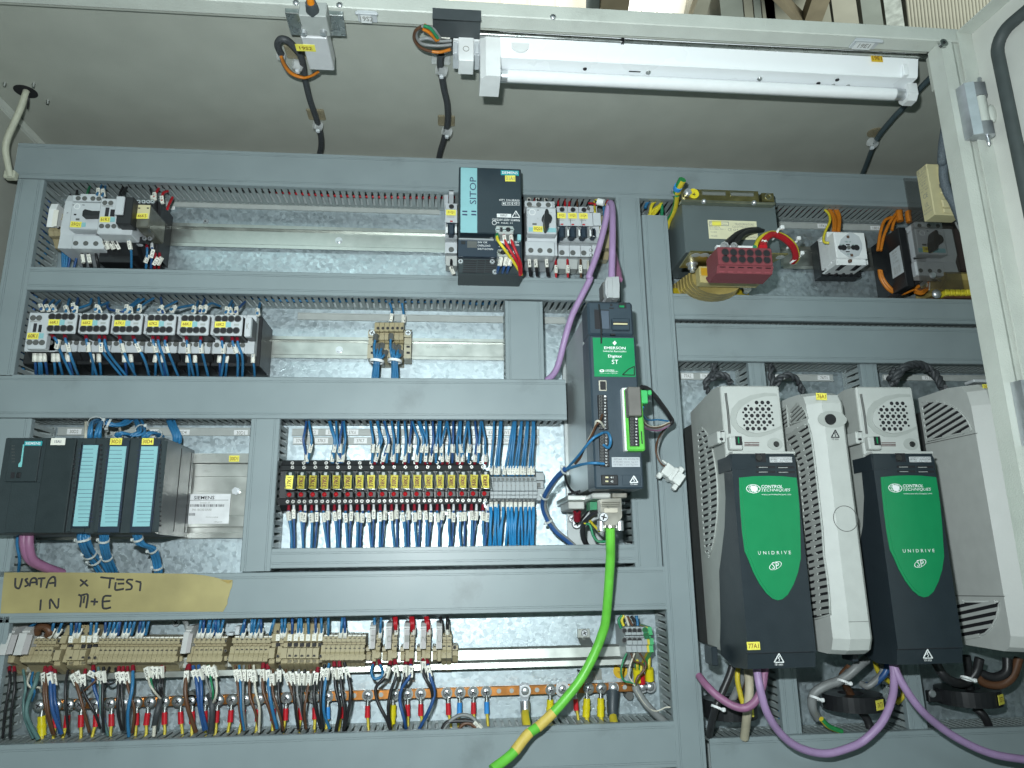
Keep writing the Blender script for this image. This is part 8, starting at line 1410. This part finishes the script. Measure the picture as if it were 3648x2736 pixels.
O2 = [('D0', M('cream_sheath', (.44, .40, .29), .55), .0060, 'cream cable standing in front of the leftmost ferrite ring', [(590, 870, .10), (600, 1030, .11), (585, 1200, .105), (560, 1420, .075)]), ('D0', blackw, .0050, 'black cable slanting left of the leftmost ferrite ring', [(465, 850, .10), (440, 930, .10), (380, 1070, .10), (325, 1200, .10), (280, 1400, .07)]), ('D0', greyw, .0050, 'grey cable behind the cream cable', [(550, 870, .08), (530, 980, .07), (470, 1110, .06), (440, 1160, .055)]), ('D0', brownw, .0044, 'brown cable dropping into the leftmost ferrite ring', [(630, 870, .07), (560, 960, .065), (500, 1100, .055)]),
      ('D0', greyw, .0062, 'thick grey cable curving left of the middle ferrite ring', [(1400, 900, .09), (1330, 960, .085), (1200, 1010, .08), (1110, 1075, .075), (1100, 1180, .07), (1140, 1260, .06)]), ('D1', greyw, .0062, 'thick grey cable bulging under the narrow pale unit', [(190, 800, .09), (120, 860, .095), (40, 930, .09), (-60, 990, .08)]), ('D1', brownw, .0052, 'brown cable dropping into the middle ferrite ring', [(60, 860, .08), (0, 940, .08), (50, 1040, .055), (80, 1100, .05)]), ('D1', blued, .0044, 'blue cable curving behind the purple cable pair', [(365, 820, .09), (340, 910, .09), (250, 990, .08), (160, 1010, .07)]), ('D1', greyw, .0044, 'grey cable curving behind the purple cable pair', [(340, 820, .085), (310, 920, .085), (210, 1010, .08), (150, 990, .07)]),
      ('D1', blackw, .0062, 'thick black cable drooping left of the rightmost ferrite ring', [(740, 820, .09), (800, 920, .095), (880, 975, .09), (980, 980, .08), (1060, 900, .085), (1090, 790, .09)]), ('D1', blackw, .0062, 'thick black cable drooping right of the rightmost ferrite ring', [(1310, 790, .09), (1300, 900, .09), (1200, 940, .085), (1080, 900, .08)]), ('D1', brownw, .0060, 'brown black cable looping at the far right under the wide pale unit', [(1400, 790, .09), (1350, 930, .09), (1250, 1000, .085), (1130, 985, .08), (1060, 930, .08)]), ('D1', blackw, .0056, 'black cable dropping into the rightmost ferrite ring', [(985, 770, .09), (1000, 880, .085), (1010, 1020, .06), (1020, 1100, .05)]), ('D1', blackw, .0056, 'black cable leaving the rightmost ferrite ring into the duct', [(1050, 1180, .05), (1120, 1240, .055), (1160, 1320, .05)]), ('D1', blackw, .0056, 'black cable leaving the middle ferrite ring into the duct', [(160, 1220, .05), (200, 1280, .05), (220, 1340, .05)])]
for k, m, rr, lb, pts in O2: fr(k); O('cable', G().tube([Q(*p) for p in pts], rr, 9, 5), m, None, lb, 'cable', 'cables under the drives')
for k, lb, pts in (('D0', 'earth wire curving down behind the cream cable', [(510, 860, .09), (505, 960, .09), (530, 1080, .09), (550, 1150, .09)]), ('D0', 'earth wire end on the slotted duct under the middle ferrite ring', [(1170, 1270, .075), (1230, 1330, .07), (1330, 1370, .065)]), ('D1', 'earth wire snaking behind the purple cables', [(262, 820, .08), (290, 900, .07), (380, 980, .06), (470, 1020, .055), (480, 1090, .055), (430, 1145, .055)])):
    fr(k); O('earth_wire', etube(spline([Q(*p) for p in pts], 5), .0036), [eyel, egreen], None, lb, 'earth wire', 'earth wires under the drives')
for k, x, y, d, lb in (('D0', 340, 1180, .105, 'white tie on the slanting black cable'), ('D0', 1340, 975, .09, 'white tie on the thick grey cable'), ('D0', 1120, 1105, .08, 'white tie at the bend of the thick grey cable'), ('D1', 985, 950, .098, 'white tie where the black cables meet over the ring')):
    fr(k); p = Q(x, y, d); g = G(); g.ring(p+Vector((0, 0, -.0015)), (.4, .1, .9), .0066, .0080, .003, 16); g.box(p+Vector((.004, -.010, -.004)), p+Vector((.009, -.005, .001)), .001); O('cable_tie', g, white, None, lb, 'cable tie', 'white ties under the drives')
for grp, d in JOIN.items():
    gs = list(d.values())
    if not gs: continue
    g = G(); mats = []
    for i, (q, m) in enumerate(gs):
        g.c = i; g.add(q.v, q.f); mats.append(m)
    g.sm = [True]*len(g.f)
    O('wires', g, mats, None, {'blue wires above the beige row': 'many short blue wires with markers dropping onto the long beige row', 'bare blue wires behind the relays': 'few bare blue wires tucked behind the tagged ones under the relays', 'short blue wires under the contactor bases': 'short blue wires with markers under the contactor bases', 'blue wires under the grey terminals': 'dense light blue wires under the slim grey terminals'}[grp], 'wires', None, 'stuff')
fill_text()
